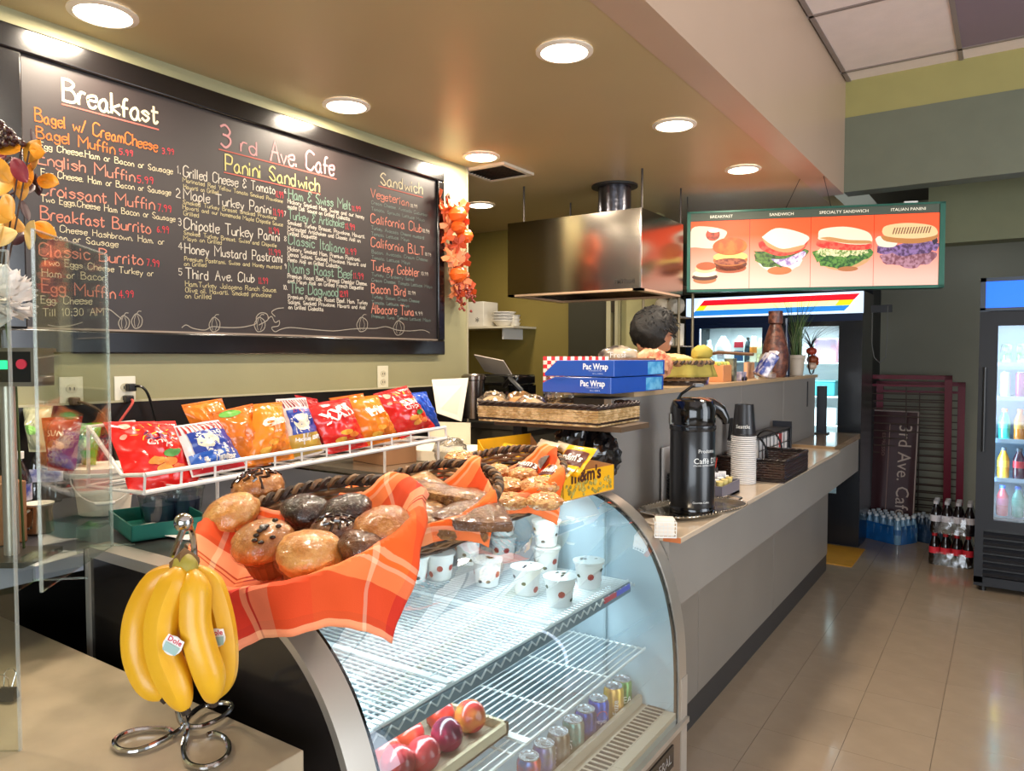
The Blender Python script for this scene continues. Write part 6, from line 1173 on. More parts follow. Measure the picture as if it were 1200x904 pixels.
# breakfast: wrap, burger bun, small muffin sandwich
pic(0, [(.0, .62), (.02, .90), (.3, .92), (.58, .86), (.6, .78), (.42, .62), (.3, .60), (.1, .62)], 'e0c8b0', 1, 'printed_wrap'); pic(0, ov(.38, .80, .12, .09), '7a3020', 2, 'printed_filling', 'c84830'); pic(0, ov(.40, .86, .10, .03), 'e8e0d0', 3, 'printed_filling')
pic(0, ov(.68, .36, .28, .10), '5c2c1c', 3, 'printed_patty'); pic(0, ov(.68, .42, .29, .09), 'a8622c', 4, 'printed_bread'); pic(0, ov(.68, .47, .29, .07), 'e8c86a', 5, 'printed_egg'); pic(0, ov(.68, .40, .27, .05), '6a2c20', 6, 'printed_patty', 'a05838'); pic(0, ov(.68, .30, .27, .07), '9a4a28', 3, 'printed_bread')
pic(0, ov(.67, .62, .29, .13), 'b8501c', 7, 'printed_bun', 'd06a28', vs=20)
pic(0, ov(.25, .14, .20, .06), 'a86a40', 3, 'printed_bread'); pic(0, ov(.25, .18, .22, .05), '4a2c20', 4, 'printed_patty'); pic(0, ov(.25, .23, .21, .05), 'f0e0b8', 5, 'printed_egg'); pic(0, ov(.26, .30, .18, .06), 'e0b888', 6, 'printed_bread'); pic(0, ov(.27, .34, .17, .06), 'a8542c', 7, 'printed_bun')
# sandwich on white bread
pic(1, [(.1, .42), (.2, .32), (.4, .22), (.65, .24), (.85, .35), (.8, .45), (.3, .5)], 'e0dcc8', 1, 'printed_bread', wob=.02); pic(1, ov(.5, .25, .2, .06), 'b06a3c', 2, 'printed_crust'); pic(1, [(.08, .55), (.12, .40), (.3, .30), (.6, .32), (.9, .42), (.92, .56), (.5, .52)], '5a7a34', 3, 'printed_lettuce', '2c4020', .05); pic(1, [(.35, .42), (.6, .30), (.9, .44), (.88, .52), (.6, .42)], '8a70a8', 4, 'printed_onion', 'e0d0e0'); pic(1, [(.14, .66), (.2, .56), (.5, .46), (.85, .52), (.95, .66), (.8, .58), (.45, .54), (.25, .68)], 'd82820', 5, 'printed_tomato', 'e85040')
pic(1, [(.20, .74), (.42, .86), (.72, .82), (.97, .72), (.9, .62), (.8, .55), (.55, .52), (.3, .62)], 'ecdcc4', 6, 'printed_bread'); pic(1, [(.20, .74), (.3, .60), (.55, .51), (.8, .53), (.9, .61), (.56, .56), (.34, .64)], 'c88a5c', 7, 'printed_crust')
# specialty sandwich
pic(2, [(.05, .42), (.3, .26), (.6, .24), (.9, .34), (.97, .5), (.5, .42)], 'c89a68', 1, 'printed_bread'); pic(2, [(.04, .52), (.08, .38), (.3, .28), (.6, .28), (.92, .38), (.96, .56), (.5, .5)], '5a8a38', 2, 'printed_lettuce', '1e4a1c', .06, 60); pic(2, ov(.5, .50, .42, .07, 16), 'e0d8a8', 3, 'printed_sprouts', '6a8a40', .04, 80); pic(2, [(.10, .66), (.12, .58), (.5, .52), (.92, .52), (.93, .60), (.5, .62)], 'd83028', 4, 'printed_tomato', 'e86048')
pic(2, [(.12, .72), (.16, .82), (.5, .85), (.8, .80), (.95, .72), (.94, .60), (.6, .60), (.3, .66), (.13, .68)], 'ecdfc0', 5, 'printed_bread'); pic(2, [(.13, .70), (.3, .66), (.6, .61), (.93, .60), (.93, .64), (.6, .66), (.3, .71)], 'c08850', 6, 'printed_crust'); pic(2, ov(.6, .25, .16, .035), 'a86a3c', 3, 'printed_crust')
# grilled panini
pic(3, [(.08, .44), (.15, .34), (.35, .28), (.6, .24), (.85, .30), (.95, .46), (.5, .5)], '7a4450', 1, 'printed_beef', 'b08090', .06, 50); pic(3, [(.04, .56), (.1, .46), (.5, .42), (.9, .46), (.97, .58), (.5, .58)], '4a2a50', 2, 'printed_onion', '8a6aa0', .06, 50); pic(3, [(.02, .66), (.08, .56), (.3, .54), (.35, .62), (.1, .70)], 'e4dcc8', 3, 'printed_cheese'); pic(3, [(.86, .66), (.95, .70), (.98, .60), (.92, .55)], '2a1c30', 3, 'printed_onion')
pic(3, [(.10, .70), (.2, .62), (.6, .58), (.9, .62), (.96, .70), (.5, .70)], 'b87838', 4, 'printed_crust'); pic(3, [(.12, .76), (.18, .84), (.5, .87), (.85, .83), (.96, .76), (.93, .68), (.6, .65), (.2, .69)], 'e8c890', 5, 'printed_bread')
for k in range(14): x = .28+k*.042; pic(3, [(x, .72), (x+.018, .72), (x+.05, .81), (x+.032, .81)], '7a3c1c', 6, 'printed_grill_mark')
for px, py in ((937.5, 209.6), (965, 206), (800, 232)):
    top = oz(px, py, ZC) if px > 900 else None
    if top is None: MB().tube([(.0, .04, SH), (.0, .04, ZC-zb)], .004, 6).obj('hanger_rod', DSTEEL, sg)
inv = Matrix.Rotation(-ang, 4, 'Z')
for px, py, u in ((937.5, 209.6, .40), (965, 206, .58)):
    top = oz(px, py, ZC); q = inv @ (top-sg.location); MB().tube([(SW*u, .04, SH), tuple(q)], .0022, 5).obj('hanging_string', M('2a2620', .5), sg)
MB().box((SW*.85, .0, SH), (SW*.9, .02, SH+.012)).obj('clip', WHITE, sg)

# ================================================================== tall drinks cooler at the right edge
QY = 5.72
def qx(px, py): return oy(px, py, QY)
RX = -.168
cf = thing('bottle_cooler', 'black glass door bottle cooler with a blue lit header at the right edge', 'cooler', (0, 0, 0)); cb_ = M('0b0e16', .5); X1 = RX+.66
ch = M('1468ff', .4, emit=1.0)
MB().box((RX, QY+.03, 0.04), (RX+.05, QY+.62, 2.05)).obj('side_panel', M('10203c', .3, coat=.3), cf); MB().box((X1-.05, QY+.03, .04), (X1, QY+.62, 2.05)).obj('side_panel', cb_, cf); MB().box((RX+.05, QY+.57, .04), (X1-.05, QY+.62, 2.05)).obj('back_panel', M('c8e4f8', .4), cf); MB().box((RX+.05, QY+.03, 1.84), (X1-.05, QY+.57, 2.05)).obj('top_box', cb_, cf); MB().box((RX+.05, QY+.03, .04), (X1-.05, QY+.57, .40)).obj('machine_base', cb_, cf)
MB().box((RX+.03, QY, 1.865), (X1-.03, QY+.03, 2.035)).obj('lit_header', ch, cf); MB().box((RX, QY-.005, 1.85), (RX+.03, QY+.03, 2.06)).box((RX, QY-.005, 2.035), (X1, QY+.03, 2.06)).box((RX, QY-.005, 1.845), (X1, QY+.03, 1.865)).obj('header_frame', M('3c4858', .4), cf)
IX0 = qx(1167, 500).x; IX1 = X1-.07; IZ0 = qx(1160, 610).z; IZ1 = qx(1165, 382).z
cd = MB().box((RX+.0, QY, IZ0-.06), (IX0, QY+.03, 1.84)).box((IX1, QY, IZ0-.06), (X1, QY+.03, 1.84)).box((IX0, QY, IZ1), (IX1, QY+.03, 1.84)).box((IX0, QY, IZ0-.06), (IX1, QY+.03, IZ0)).obj('cooler_door', cb_, cf); MB().box((IX0, QY+.010, IZ0), (IX1, QY+.016, IZ1)).obj('door_glass', glass('fridge_glass', 'f4fbff', .45, .03, .05), cd); MB().tube([(RX+.035, QY-.02, IZ0+.45), (RX+.035, QY-.03, IZ0+.75), (RX+.035, QY-.02, IZ0+1.0)], .01, 8).obj('door_handle', BLACK, cd)
MB().box((RX, QY, .06), (RX+.05, QY+.03, IZ0-.06)).box((X1-.05, QY, .06), (X1, QY+.03, IZ0-.06)).box((RX, QY, .04), (X1, QY+.03, .10)).obj('grille_frame', cb_, cf)
MB().box((RX+.05, QY+.026, .10), (X1-.05, QY+.029, IZ0-.06)).obj('grille_backing', BLACK, cf)
for k in range(6): MB().box((RX+.05, -.014, -.012), (X1-.05, .014, .012)).obj('louvre', M('23252a', .35), cf, (0, QY+.008, .125+k*(IZ0-.20)/5.5), (.5, 0, 0))
for x in (RX+.05, X1-.05): MB().lathe([(.02, 0), (.02, .04)], 12).obj('foot', BLACK, cf, (x, QY+.06, 0))
MB().box((IX0-.012, QY+.032, IZ0), (IX0-.004, QY+.045, IZ1)).obj('strip_lamp', M('a8d4ff', .4, emit=6), cf)
light('cooler_interior_light', 'AREA', ((IX0+IX1)/2, QY+.10, IZ1+.02), 3.5, (.55, .8, 1), .4, .1, (0, 0, 0)); light('cooler_interior_light', 'AREA', (IX0+.01, QY+.06, 1.1), 3, (.55, .8, 1), .9, .03, (0, -PI/2, .6))
CZs = [qx(1165, py).z for py in (607, 562, 516, 466, 426)]
kinds = [('drink bottle with a blue cap and pink and green label', 'bottle'), ('juice bottle', 'b'), ('sports drink', 'b'), ('tall can', 'c'), ('green can', 'c')]
rowcol = [[('c8404a', '2a60c8', 'd8708a'), ('3a8a78', '2a60c8', '4a9a88'), ('5a9a50', '3a78c8', '58a848'), ('6a4a80', '2a60c8', '8a6aa0')],
          [('e8a030', '5a5a60', 'f0c040'), ('4a2030', '5a5a60', 'd83038'), ('7a3a90', '5a5a60', 'b060c0'), ('c84030', '5a5a60', 'e86050')],
          [('30a898', 'e87830', '58b8b0'), ('d87a20', 'e87830', 'e8a040'), ('5aa0d8', 'e87830', '88c0e8'), ('c83030', 'e87830', 'e05050')]]
rn = ['bottom shelf', 'fourth shelf', 'middle shelf', 'second shelf', 'top shelf']
cn = ['leftmost', 'second from the left', 'third from the left', 'fourth from the left']
cw = [['red labelled', 'green labelled', 'light green', 'purple labelled'], ['amber juice', 'dark red labelled', 'violet', 'red juice'], ['teal', 'orange', 'pale blue', 'red']]
for r in range(5):
    z = CZs[r]
    if r: MB().box((IX0, QY+.05, z-.014), (IX1, QY+.5, z-.002)).obj('cooler_shelf', M('dcecf8', .35), cf); MB().box((IX0, QY+.044, z-.02), (IX1, QY+.05, z+.008)).obj('price_rail', M('c8dcf0', .3), cf)
    for c in range(4):
        x = IX0+.045+c*.085; pos = V((x, QY+.12, z))
        if r < 3: k = rowcol[r][c]; bottle(pos, '%s bottle, %s, %s of the blue lit cooler' % (cw[r][c], cn[c], rn[r]), k[0], k[1], k[2], .20, .034, group='bottles in the right hand cooler')
        else:
            cc = (('b8d0d8', 'a83a78', '3a6ac8', '58a050'), ('5aa848', '70b050', '2a70c0', 'd0a030'))[r-3][c]; nm = (('silver', 'magenta', 'blue', 'green'), ('green and white', 'light green', 'blue', 'gold'))[r-3][c]
            can(pos, '%s can, %s, %s of the blue lit cooler' % (nm, cn[c], rn[r]), cc, 'e0e8e8' if r == 4 else None, None, None, 'cans in the right hand cooler', sub=False, h=.165 if r == 3 else .125, r=.031)

# ================================================================== leaning sign, red frames, drink packs
def packof(name, lab, loc, rz, nx, ny, sx_, sy_, h, r, col, capc, labc, film_h, group=None, bands=None, filmc=None):
    t = thing(name, lab, 'drink pack', loc, rz, group)
    ba = MB().lathe([(r*.92, 0), (r, .01), (r, h*.55), (r*.85, h*.68), (r*.42, h*.86), (r*.42, h*.92), (0, h*.92)], 12).mesh('bottle', M(col, .12, coat=.6)); ca = MB().lathe([(r*.5, h*.90), (r*.5, h), (0, h)], 10).mesh('bottle_cap', M(capc, .4)); la = MB().lathe([(r*1.02, h*.36), (r*1.02, h*.56)], 12, cap=(False, False)).mesh('bottle_label', M(labc, .4))
    for i in range(nx):
        for j in range(ny):
            p = (i*sx_-(nx-1)*sx_/2, j*sy_-(ny-1)*sy_/2, .002); o = link('bottle', ba, t, p); link('bottle_cap', ca, o); link('bottle_label', la, o)
    X = nx*sx_/2+.003; Y = ny*sy_/2+.003; sd = loc[0]*7
    MB().grid(lambda u, v: (lambda a: V((sup(a, X, Y, 7)[0]*(1-.05*v)+.004*noise.noise(V((u*20, v*4, sd))), sup(a, X, Y, 7)[1]*(1-.05*v)+.004*noise.noise(V((u*24, v*5, sd+4))), .001+film_h*v)))(2*PI*u), 60, 5).obj('shrink_wrap', filmc or glass('crinkled_film', 'ffffff', .8, .12, .22), t); return t
bwrap = M('1c5c9c', .2, var=.3, vscale=12, coat=.6)
p0 = oz(1046, 632, 0); 
packof('water_bottle_pack', 'blue wrapped pack of water bottles on the floor, front one by the red frames', (-.83, 6.95, 0), math.radians(-30), 6, 4, .066, .066, .22, .032, '7098b8', 'dce4ec', '3a6aa0', .15, 'packs on the floor', filmc=bwrap)
packof('water_bottle_pack', 'darker blue pack of water bottles pushed behind the front pack', (-.52, 7.06, 0), math.radians(-25), 4, 3, .066, .066, .22, .032, '34465c', 'b8c4d0', '28406a', .15, 'packs on the floor', filmc=M('16304c', .2, var=.3, vscale=12, coat=.6))
p0 = oz(1112, 668, 0)
packof('cola_bottle_pack', 'pack of cola bottles with red labels, lower of the two beside the cooler', (-.33, 6.38, 0), 0, 4, 3, .072, .072, .235, .035, '1c0e0c', 'b82028', 'e03040', .10, 'packs on the floor'); packof('cola_bottle_pack', 'pack of cola bottles with black and silver labels stacked on the red labelled pack', (-.325, 6.38, .238), 0, 4, 3, .072, .072, .235, .035, '1c1214', 'c8c8d0', 'd8d4dc', .12, 'packs on the floor')
rf = M('7c1030', .4, coat=.2)
def redframe(lab, x0, x1, z1, y0, lean, rails):
    t = thing('red_frame_rack', lab, 'rack panel', (0, y0, 0), 0, 'red framed wire racks', (-lean, 0, 0))
    for a, b_ in (((x0, 0), (x0+.055, z1)), ((x1-.055, 0), (x1, z1))): MB().box((a[0], -.015, a[1]), (b_[0], .015, b_[1])).obj('post', rf, t)
    MB().box((x0, -.015, z1-.035), (x1, .015, z1)).box((x0, -.012, z1-.10), (x1, .012, z1-.08)).obj('top_rail', rf, t); MB().box((x0, -.015, .0), (x1, .015, .05)).obj('bottom_rail', rf, t)
    me = MB().box((x0+.055, -.004, -.005), (x1-.055, .004, .005)).mesh('wire_bar', M('4a3a32', .5, .4), False)
    for k in range(rails): link('wire_bar', me, t, (0, 0, .10+k*(z1-.2)/rails))
    xm_ = (x0+x1)/2; MB().box((xm_-.004, -.006, .05), (xm_+.004, .006, z1-.08)).obj('centre_wire', M('4a3a32', .5, .4), t); return t
redframe('larger red framed wire panel leaning on the back wall behind the rotated sign', -1.08, -.395, 1.40, 7.36, -.12, 18); redframe('red framed wire panel behind the larger one, poking out on the right', -1.0, -.31, 1.33, 7.50, -.05, 18)
q0 = oy(1018, 480, 6.9); q1 = oy(1067, 492, 6.9)
sg2 = thing('rotated_shop_sign', 'maroon shop sign reading 3rd Ave. Cafe stood on its end against the red frames', 'sign', (-1.04, 7.20, 0), math.radians(-8), None, (math.radians(-7), 0, math.radians(-8)))
Z_ = 1.08; MB().box((0, 0, 0), (.385, .03, Z_)).obj('board', M('3a0c14', .3, coat=.3, var=.08), sg2, bevel=.008)
for a, b_ in (((.0, Z_-.010), (.385, Z_)), ((.375, 0), (.385, Z_)), ((.0, 0), (.008, Z_))): MB().box((a[0], -.003, a[1]), (b_[0], .002, b_[1])).obj('pale_edge', M('b8a49c', .4), sg2)
lettering(sg2, '3rd Ave. Cafe', .15, M('c8b4a8', .4), (.235, -.004, Z_-.12), (0, 0, -1), (1, 0, 0), 'sign_lettering', .95, 'LEFT'); lettering(sg2, 'ESPRESSO', .04, M('8a6a60', .4), (.10, -.004, Z_-.2), (0, 0, -1), (1, 0, 0), 'sign_lettering', 1.2, 'LEFT'); MB().box((.155, -.003, .05), (.160, -.001, Z_-.12)).obj('ruled_line', M('a88478', .4), sg2)
t = thing('yellow_mat', 'orange yellow floor mat in the gap past the counter end', 'mat', (-1.35, 6.15, 0)); MB().box((-.25, -.30, .001), (.42, .3, .006)).obj('mat_sheet', M('c88a1c', .5, var=.08), t)
t = thing('cable', 'thin grey cable hanging from the wall beside the drinks fridge', 'cable', (-.90, 6.53, 1.9)); MB().tube([(-.02, 0, 0), (-.02, 0, -.25), (.0, 0, -.36), (.04, 0, -.40), (.08, 0, -.36), (.09, 0, -.2), (.09, 0, .05)], .004, 6).obj('cable_loop', M('7a7a78', .5), t); MB().box((-.03, .0, -.0), (.12, .02, .06)).obj('junction_box', M('3a3c40', .5), t)
# ================================================================== foreground left: bananas, acrylic screens, register pole, clutter
TT = .901
bc_ = oz(222, 846, TT); bs = thing('banana_stand', 'chrome looped wire banana stand on the table', 'stand', (bc_.x, bc_.y, TT))
def wpts(lst, z=None): return [ (oz(px, py, TT+zz)-bs.location) for px, py, zz in lst ]
base1 = wpts([(207,826,.05),(216,850,.012),(190,868,.008),(160,880,.006),(138,878,.006),(136,866,.006),(160,856,.006),(195,855,.006),(205,862,.006)])
base2 = wpts([(214,833,.045),(219,856,.012),(215,878,.006),(222,896,.006),(245,899,.006),(266,886,.006),(266,868,.006),(252,860,.006),(243,862,.006)])
base3 = wpts([(207,826,.05),(213,848,.018),(235,852,.012),(262,840,.010),(272,828,.012),(262,824,.012),(238,828,.012),(222,840,.015),(216,855,.01)])
def sm3(q, k=5):
    o = []
    for i in range(len(q)-1):
        p0, p1, p2, p3 = q[max(0, i-1)], q[i], q[i+1], q[min(len(q)-1, i+2)]
        for j in range(k): u = j/k; o.append(.5*(2*p1+(p2-p0)*u+(2*p0-5*p1+4*p2-p3)*u*u+(3*p1-p0-3*p2+p3)*u**3))
    o.append(q[-1]); return o
for b_ in (base1, base2, base3): MB().tube(sm3(b_), .0048, 8).obj('base_loop', CHROME, bs)
top = od(214, 622, 1.02)-bs.location
low = base2[0]; 
MB().tube(sm3([low, low+V((-.03, .03, .09)), top+V((-.055, .05, -.14)), top+V((-.045, .045, -.03)), top+V((-.01, .01, .008)), top+V((0, -.0, 0)), top+V((-.004, -.014, -.035))]), .0045, 8).obj('upright', CHROME, bs)
MB().blob(top+V((-.004, .004, .010)), .013, n=16, m=12).obj('ball_finial', CHROME, bs)
bn = thing('banana_bunch', 'bunch of ripe yellow bananas with small fruit stickers hanging from the stand', 'bananas', bs.location+top+V((0, -.012, -.04))); bl_ = bn.location
ym = M('dfa81e', .40, col2='d89c12', vscale=9, detail=4, bump=.15, bscale=60, coat=.15)
def pent(a): return 1-.07*abs(sin(a*2.5))
def banana(c_px, r_max, depth, tip_dark=True, seed=0):
    """centre line through photo-measured points, each with its own distance"""
    pts = sm3([od(px, py, d)-bl_ for px, py, d in c_px], 6); n = len(pts); m = 12; mb = MB(); rings = []; nrm = None
    for i, p in enumerate(pts):
        u = i/(n-1); t_ = (pts[min(n-1, i+1)]-pts[max(0, i-1)]).normalized(); nrm = t_.orthogonal().normalized() if nrm is None else (nrm-t_*nrm.dot(t_)).normalized(); bb = t_.cross(nrm)
        r = .0085+(r_max-.0085)*min(1, max(0, (u-.04)/.17))**.8 if u < .5 else r_max*(1-max(0, (u-.72)/.28)**2.2*.72)
        rings.append([p+(nrm*cos(2*PI*k/m)+bb*sin(2*PI*k/m))*r*pent(2*PI*k/m+seed) for k in range(m)])
    vs = [v for g in rings for v in g]; fs = [(i*m+k, i*m+(k+1) % m, (i+1)*m+(k+1) % m, (i+1)*m+k) for i in range(n-1) for k in range(m)]
    fs += [tuple(range(m-1, -1, -1)), tuple((n-1)*m+k for k in range(m))]; mb.add(vs, fs); o = mb.obj('banana', ym, bn)
    e = pts[-1]; tt = (pts[-1]-pts[-3]).normalized(); MB().tube([e-tt*.003, e+tt*.006], [r_max*.30, .006], 8).obj('banana_tip', M('2a1c10', .8), o)
    st = pts[:5]; MB().tube([q for q in st], [.0095, .0095, .0098, .010, .0095], 8).obj('banana_stem', M('a8a428', .5), o); return pts
banana([(211,668,.985),(185,682,.99),(164,722,.995),(162,765,.99),(176,800,.98),(192,818,.975)], .0205, 0, seed=1)
banana([(216,665,.97),(205,685,.955),(191,725,.945),(192,765,.94),(205,800,.935),(217,832,.935)], .0225, 0, seed=2)
banana([(222,668,.97),(228,690,.955),(228,730,.945),(236,765,.942),(246,795,.945),(250,822,.955)], .0205, 0, seed=3)
banana([(226,666,.985),(245,685,.985),(258,725,.985),(263,765,.985),(260,795,.985),(249,818,.985)], .0195, 0, seed=4)
banana([(214,668,1.01),(198,690,1.03),(188,730,1.035),(196,780,1.02),(214,812,1.0)], .019, 0, seed=5)
MB().tube([od(208, 664, .985)-bl_, od(217, 656, .975)-bl_, od(226, 662, .985)-bl_], [.012, .016, .012], 8).obj('crown', M('6a4a24', .7, var=.2), bn)
MB().blob(od(217, 664, .972)-bl_, .018, 1.1, .8, .9, 14, 10, lambda d: .1*noise.noise(d*4)).obj('crown', M('9a8a30', .6, var=.2), bn)
def sticker(px, py, d, rz):
    c = od(px, py, d)-bl_; r_ = (RT*cos(rz)+UP*sin(rz)); u_ = (-RT*sin(rz)+UP*cos(rz)); b = MB(); b.add([c+r_*.010*cos(a)*1.25+u_*(.010*sin(a)*1.25) for a in [k*PI/8 for k in range(16)]], [tuple(range(16))]); s = b.obj('fruit_sticker', M('e8e4dc', .4), bn, smooth=False, solid=.0006)
    f = (EYE-(c+bl_)).normalized()*.0012; b = MB(); b.add([c+f+r_*x+u_*y for x, y in ((-.012, .003), (.012, .003), (.011, .011), (-.011, .011))], [(0, 1, 2, 3)]); b.obj('sticker_band', M('f4f0ec', .4), s, smooth=False); b = MB(); b.add([c+f+r_*x+u_*y for x, y in ((-.009, -.010), (.009, -.010), (.010, .001), (-.010, .001))], [(0, 1, 2, 3)]); b.obj('sticker_band', M('9ab8b0', .4), s, smooth=False)
    lettering(s, 'Dole', .0095, M('c8283c', .4), c+f*1.6+u_*.0035, r_, u_, 'sticker_lettering', off=.0002)
sticker(202, 757, .917, -.5); sticker(253, 748, .963, .1)
# acrylic screens
acr = glass('acrylic', 'f4f8f4', .35, .02, .05); edge = M('c4c8c2', .15, coat=.8, alpha=.3)
def screen(name, lab, P0, P1, z0, z1, foot=True):
    P0 = V(P0); P1 = V(P1); L = (P1-P0).length; a = math.atan2((P1-P0).y, (P1-P0).x); t = thing(name, lab, 'acrylic screen', (P0.x, P0.y, z0), a)
    MB().box((0, -.0025, 0), (L, .0025, z1-z0)).obj('sheet', acr, t)
    MB().box((-.0015, -.003, 0), (.0015, .003, z1-z0)).box((L-.0015, -.003, 0), (L+.0015, .003, z1-z0)).box((0, -.003, z1-z0-.0015), (L, .003, z1-z0+.0015)).obj('polished_edge', edge, t)
    if foot: 
        for x in (0.0, L-.08): MB().box((x, -.05, 0), (x+.004, .05, .004)).box((x, -.05, 0), (x+.07, -.046, .06)).box((x, -.05, .056), (x+.07, .0, .06)).obj('foot', acr, t)
    return t
screen('acrylic_screen', 'clear acrylic sneeze screen whose slanting top crosses the chalkboard, beside the display case', (-1.735, .90), (-1.50, .645), 1.107, 1.785)
e1 = oz(24, 880, TT); screen('acrylic_screen', 'nearer clear acrylic screen at the left edge standing on the table', (e1.x, e1.y), (e1.x-.30, e1.y-.22), TT, 1.72, False)
t = thing('binder_clip', 'black binder clip with silver arms clamped at the left edge of the table', 'clip', oz(8, 822, TT)+V((0, 0, .004)), .6); MB().prism([(-.012, 0), (.012, 0), (.004, .022), (-.004, .022)], -.018, .018, 'x').obj('clip_body', BLACK, t, smooth=False)
for s in (-1, 1): MB().tube([(-.008, s*.004, .022), (-.011, s*.012, .045), (-.004, s*.014, .052), (.004, s*.014, .052), (.011, s*.012, .045), (.008, s*.004, .022)], .0011, 5).obj('clip_arm', CHROME, t)
# register pole display
p = od(20, 430, 1.62); t = thing('register_display', 'black pole display with a green lit line in a steel frame at the left edge', 'display', (p.x-.005, p.y, 1.10), YAW)
h0 = p.z-1.10; MB().box((-.14, -.03, h0-.033), (.055, .03, h0+.033)).obj('display_box', M('141416', .3), t); MB().box((-.15, -.04, h0+.033), (.065, .04, h0+.041)).box((.055, -.035, h0-.04), (.062, .035, h0+.036)).box((-.15, -.035, h0-.042), (.062, .035, h0-.033)).obj('steel_frame', M('9a948c', .3, .9), t)
MB().box((-.13, -.031, h0-.005), (.002, -.0303, h0+.014)).obj('lit_window', M('20c87a', .4, emit=2.2), t); MB().tube([(-.02, 0, 0), (-.02, 0, h0-.04)], .015, 12).obj('pole', M('b8aea6', .3, .6), t); MB().box((-.08, -.07, 0), (.05, .07, .012)).obj('base', M('2a2826', .4), t); MB().lathe([(.011, 0), (.011, .004), (.006, .004)], 14).obj('red_knob', M('d83a50', .3), t, (.034, -.031, h0+.006), (PI/2, 0, 0))
# counter clutter seen through the screen
BC = 1.099
def onb(px, py): return oz(px, py, BC)
p = onb(108, 606); p = V((-2.12, 1.06, BC)); p = onb(106, 604); t = thing('white_bucket', 'white plastic bucket with lid and wire handle beside the teal tray', 'bucket', (p.x, p.y+.04, BC))
MB().lathe([(.062, 0), (.066, .004), (.078, .105), (.083, .108), (.083, .128), (.080, .13)], 32).obj('bucket_body', M('e8e0d0', .4), t); MB().lathe([(.086, .122), (.088, .124), (.088, .138), (.082, .140), (.078, .136), (0, .136)], 32, cap=(False, False)).obj('lid', M('ece6d8', .4), t)
ca = math.atan2(-p.y, -p.x); MB().tube([(.085*cos(ca-1.5+3.0*k/12), .085*sin(ca-1.5+3.0*k/12)*1.0, .115-.075*sin(PI*k/12)) for k in range(13)], .0022, 6).obj('wire_handle', M('d8d2c8', .4), t); MB().tube([(.0875*cos(ca-.28+.56*k/4), .0875*sin(ca-.28+.56*k/4), .042) for k in range(5)], .006, 8).obj('handle_grip', M('f0ece4', .4), t)
p = oz(165, 634, 1.108); tt_ = thing('teal_tray', 'shallow teal green plastic tray with a slip of paper inside', 'tray', (-1.815, 1.06, 1.108), -.28); tm_ = M('1c6a5c', .35)
MB().box((-.12, -.09, 0), (.12, .09, .004)).obj('tray_floor', tm_, tt_)
for a, b_ in (((-.12, -.09), (.12, -.086)), ((-.12, .086), (.12, .09)), ((-.12, -.09), (-.116, .09)), ((.116, -.09), (.12, .09))): MB().box((a[0], a[1], 0), (b_[0], b_[1], .038)).obj('tray_wall', tm_, tt_)
q = thing('paper_slip', 'white slip of paper lying in the teal tray', 'paper', (-1.81, 1.06, 1.1135), .1); MB().box((-.05, -.018, 0), (.05, .018, .001)).obj('slip', M('f0ece0', .7), q)
p = oz(222, 626, 1.107); q = thing('paper_napkin', 'white paper napkin on the case top behind the banana stand', 'napkin', (p.x, p.y, 1.107), .3); MB().grid(lambda u, v: V(((u-.5)*.13, (v-.5)*.10, .003+.003*sin(u*6+v*4))), 8, 8).obj('sheet', M('f0ebe2', .7), q, solid=.0015)
def wbottle(px, py, lab, s=1.0, g='water bottles behind the acrylic screen', z=BC): 
    p = oz(px, py, z); t = thing('water_bottle', lab, 'bottle', (p.x, p.y, z), 0, g); h = .2*s; r = .032*s; cm = glass('clear_bottle', 'e8f0f4', .6, .05, .10)
    MB().lathe([(r*.85, 0), (r, .012), (r, h*.25), (r*.93, h*.3), (r, h*.35), (r, h*.62), (r*.85, h*.72), (r*.42, h*.88), (r*.42, h*.93)], 22).obj('bottle_body', cm, t); MB().lathe([(r*1.015, h*.36), (r*1.015, h*.58)], 22, cap=(False, False)).obj('bottle_label', M('d8d4e0', .4, col2='4a50a0', vscale=24), t); MB().lathe([(r*.5, h*.91), (r*.5, h), (0, h)], 14).obj('cap', M('e8e4e0', .4), t)
wbottle(22, 618, 'clear water bottle at the left edge behind the screen', 1.0); wbottle(44, 588, 'clear water bottle beside the left edge one, further back', .9); wbottle(62, 588, 'clear water bottle nearest the white bucket', .9)
p = oz(46, 625, BC); t = thing('steel_pitcher', 'small glass and steel pitcher with a side handle in front of the water bottles', 'pitcher', (p.x, p.y, BC)); MB().lathe([(.030, 0), (.034, .005), (.030, .06), (.033, .075), (.030, .074), (.027, .06), (.030, .008)], 26, cap=(True, False)).obj('pitcher_body', M('b8a890', .18, .9), t); MB().tube([(.02, -.03, .065), (.03, -.055, .055), (.03, -.055, .03), (.02, -.033, .02)], .004, 6).obj('handle', CHROME, t); MB().lathe([(.034, .074), (.036, .078), (0, .08)], 24).obj('lid', M('e0d8cc', .4), t)
def lbag(lab, px0, px1, py0, py1, d, col, kind='sun', seed=3):
    c4 = [od(px0, py0, d+.05), od(px1, py0-2, d+.05), od(px0+8, py1, d), od(px1-8, py1, d)]; cen = sum(c4, V((0, 0, 0)))/4; t = thing('chip_bag', lab, 'chip bag', cen, 0, 'chip bags behind the acrylic screen'); q = local(cen, c4); o, S, nrm = pillow(t, q, .035, M(col, .25, var=.15, vscale=9, coat=.55), seed=seed, nu=20, nv=22); wd = (q[1]-q[0]).length; hh = (q[2]-q[0]).length
    bag_text(t, S, nrm, 'SUN', wd*.22, M('e8c8a0', .4), .5, .42, wd, hh) if kind == 'sun' else None; patch(t, S, nrm, .25, .75, .5, .7, M('b86a3c' if kind == 'sun' else '8ac060', .5, var=.2, vscale=20), 'printed_chip', .002, shape='oval'); return t
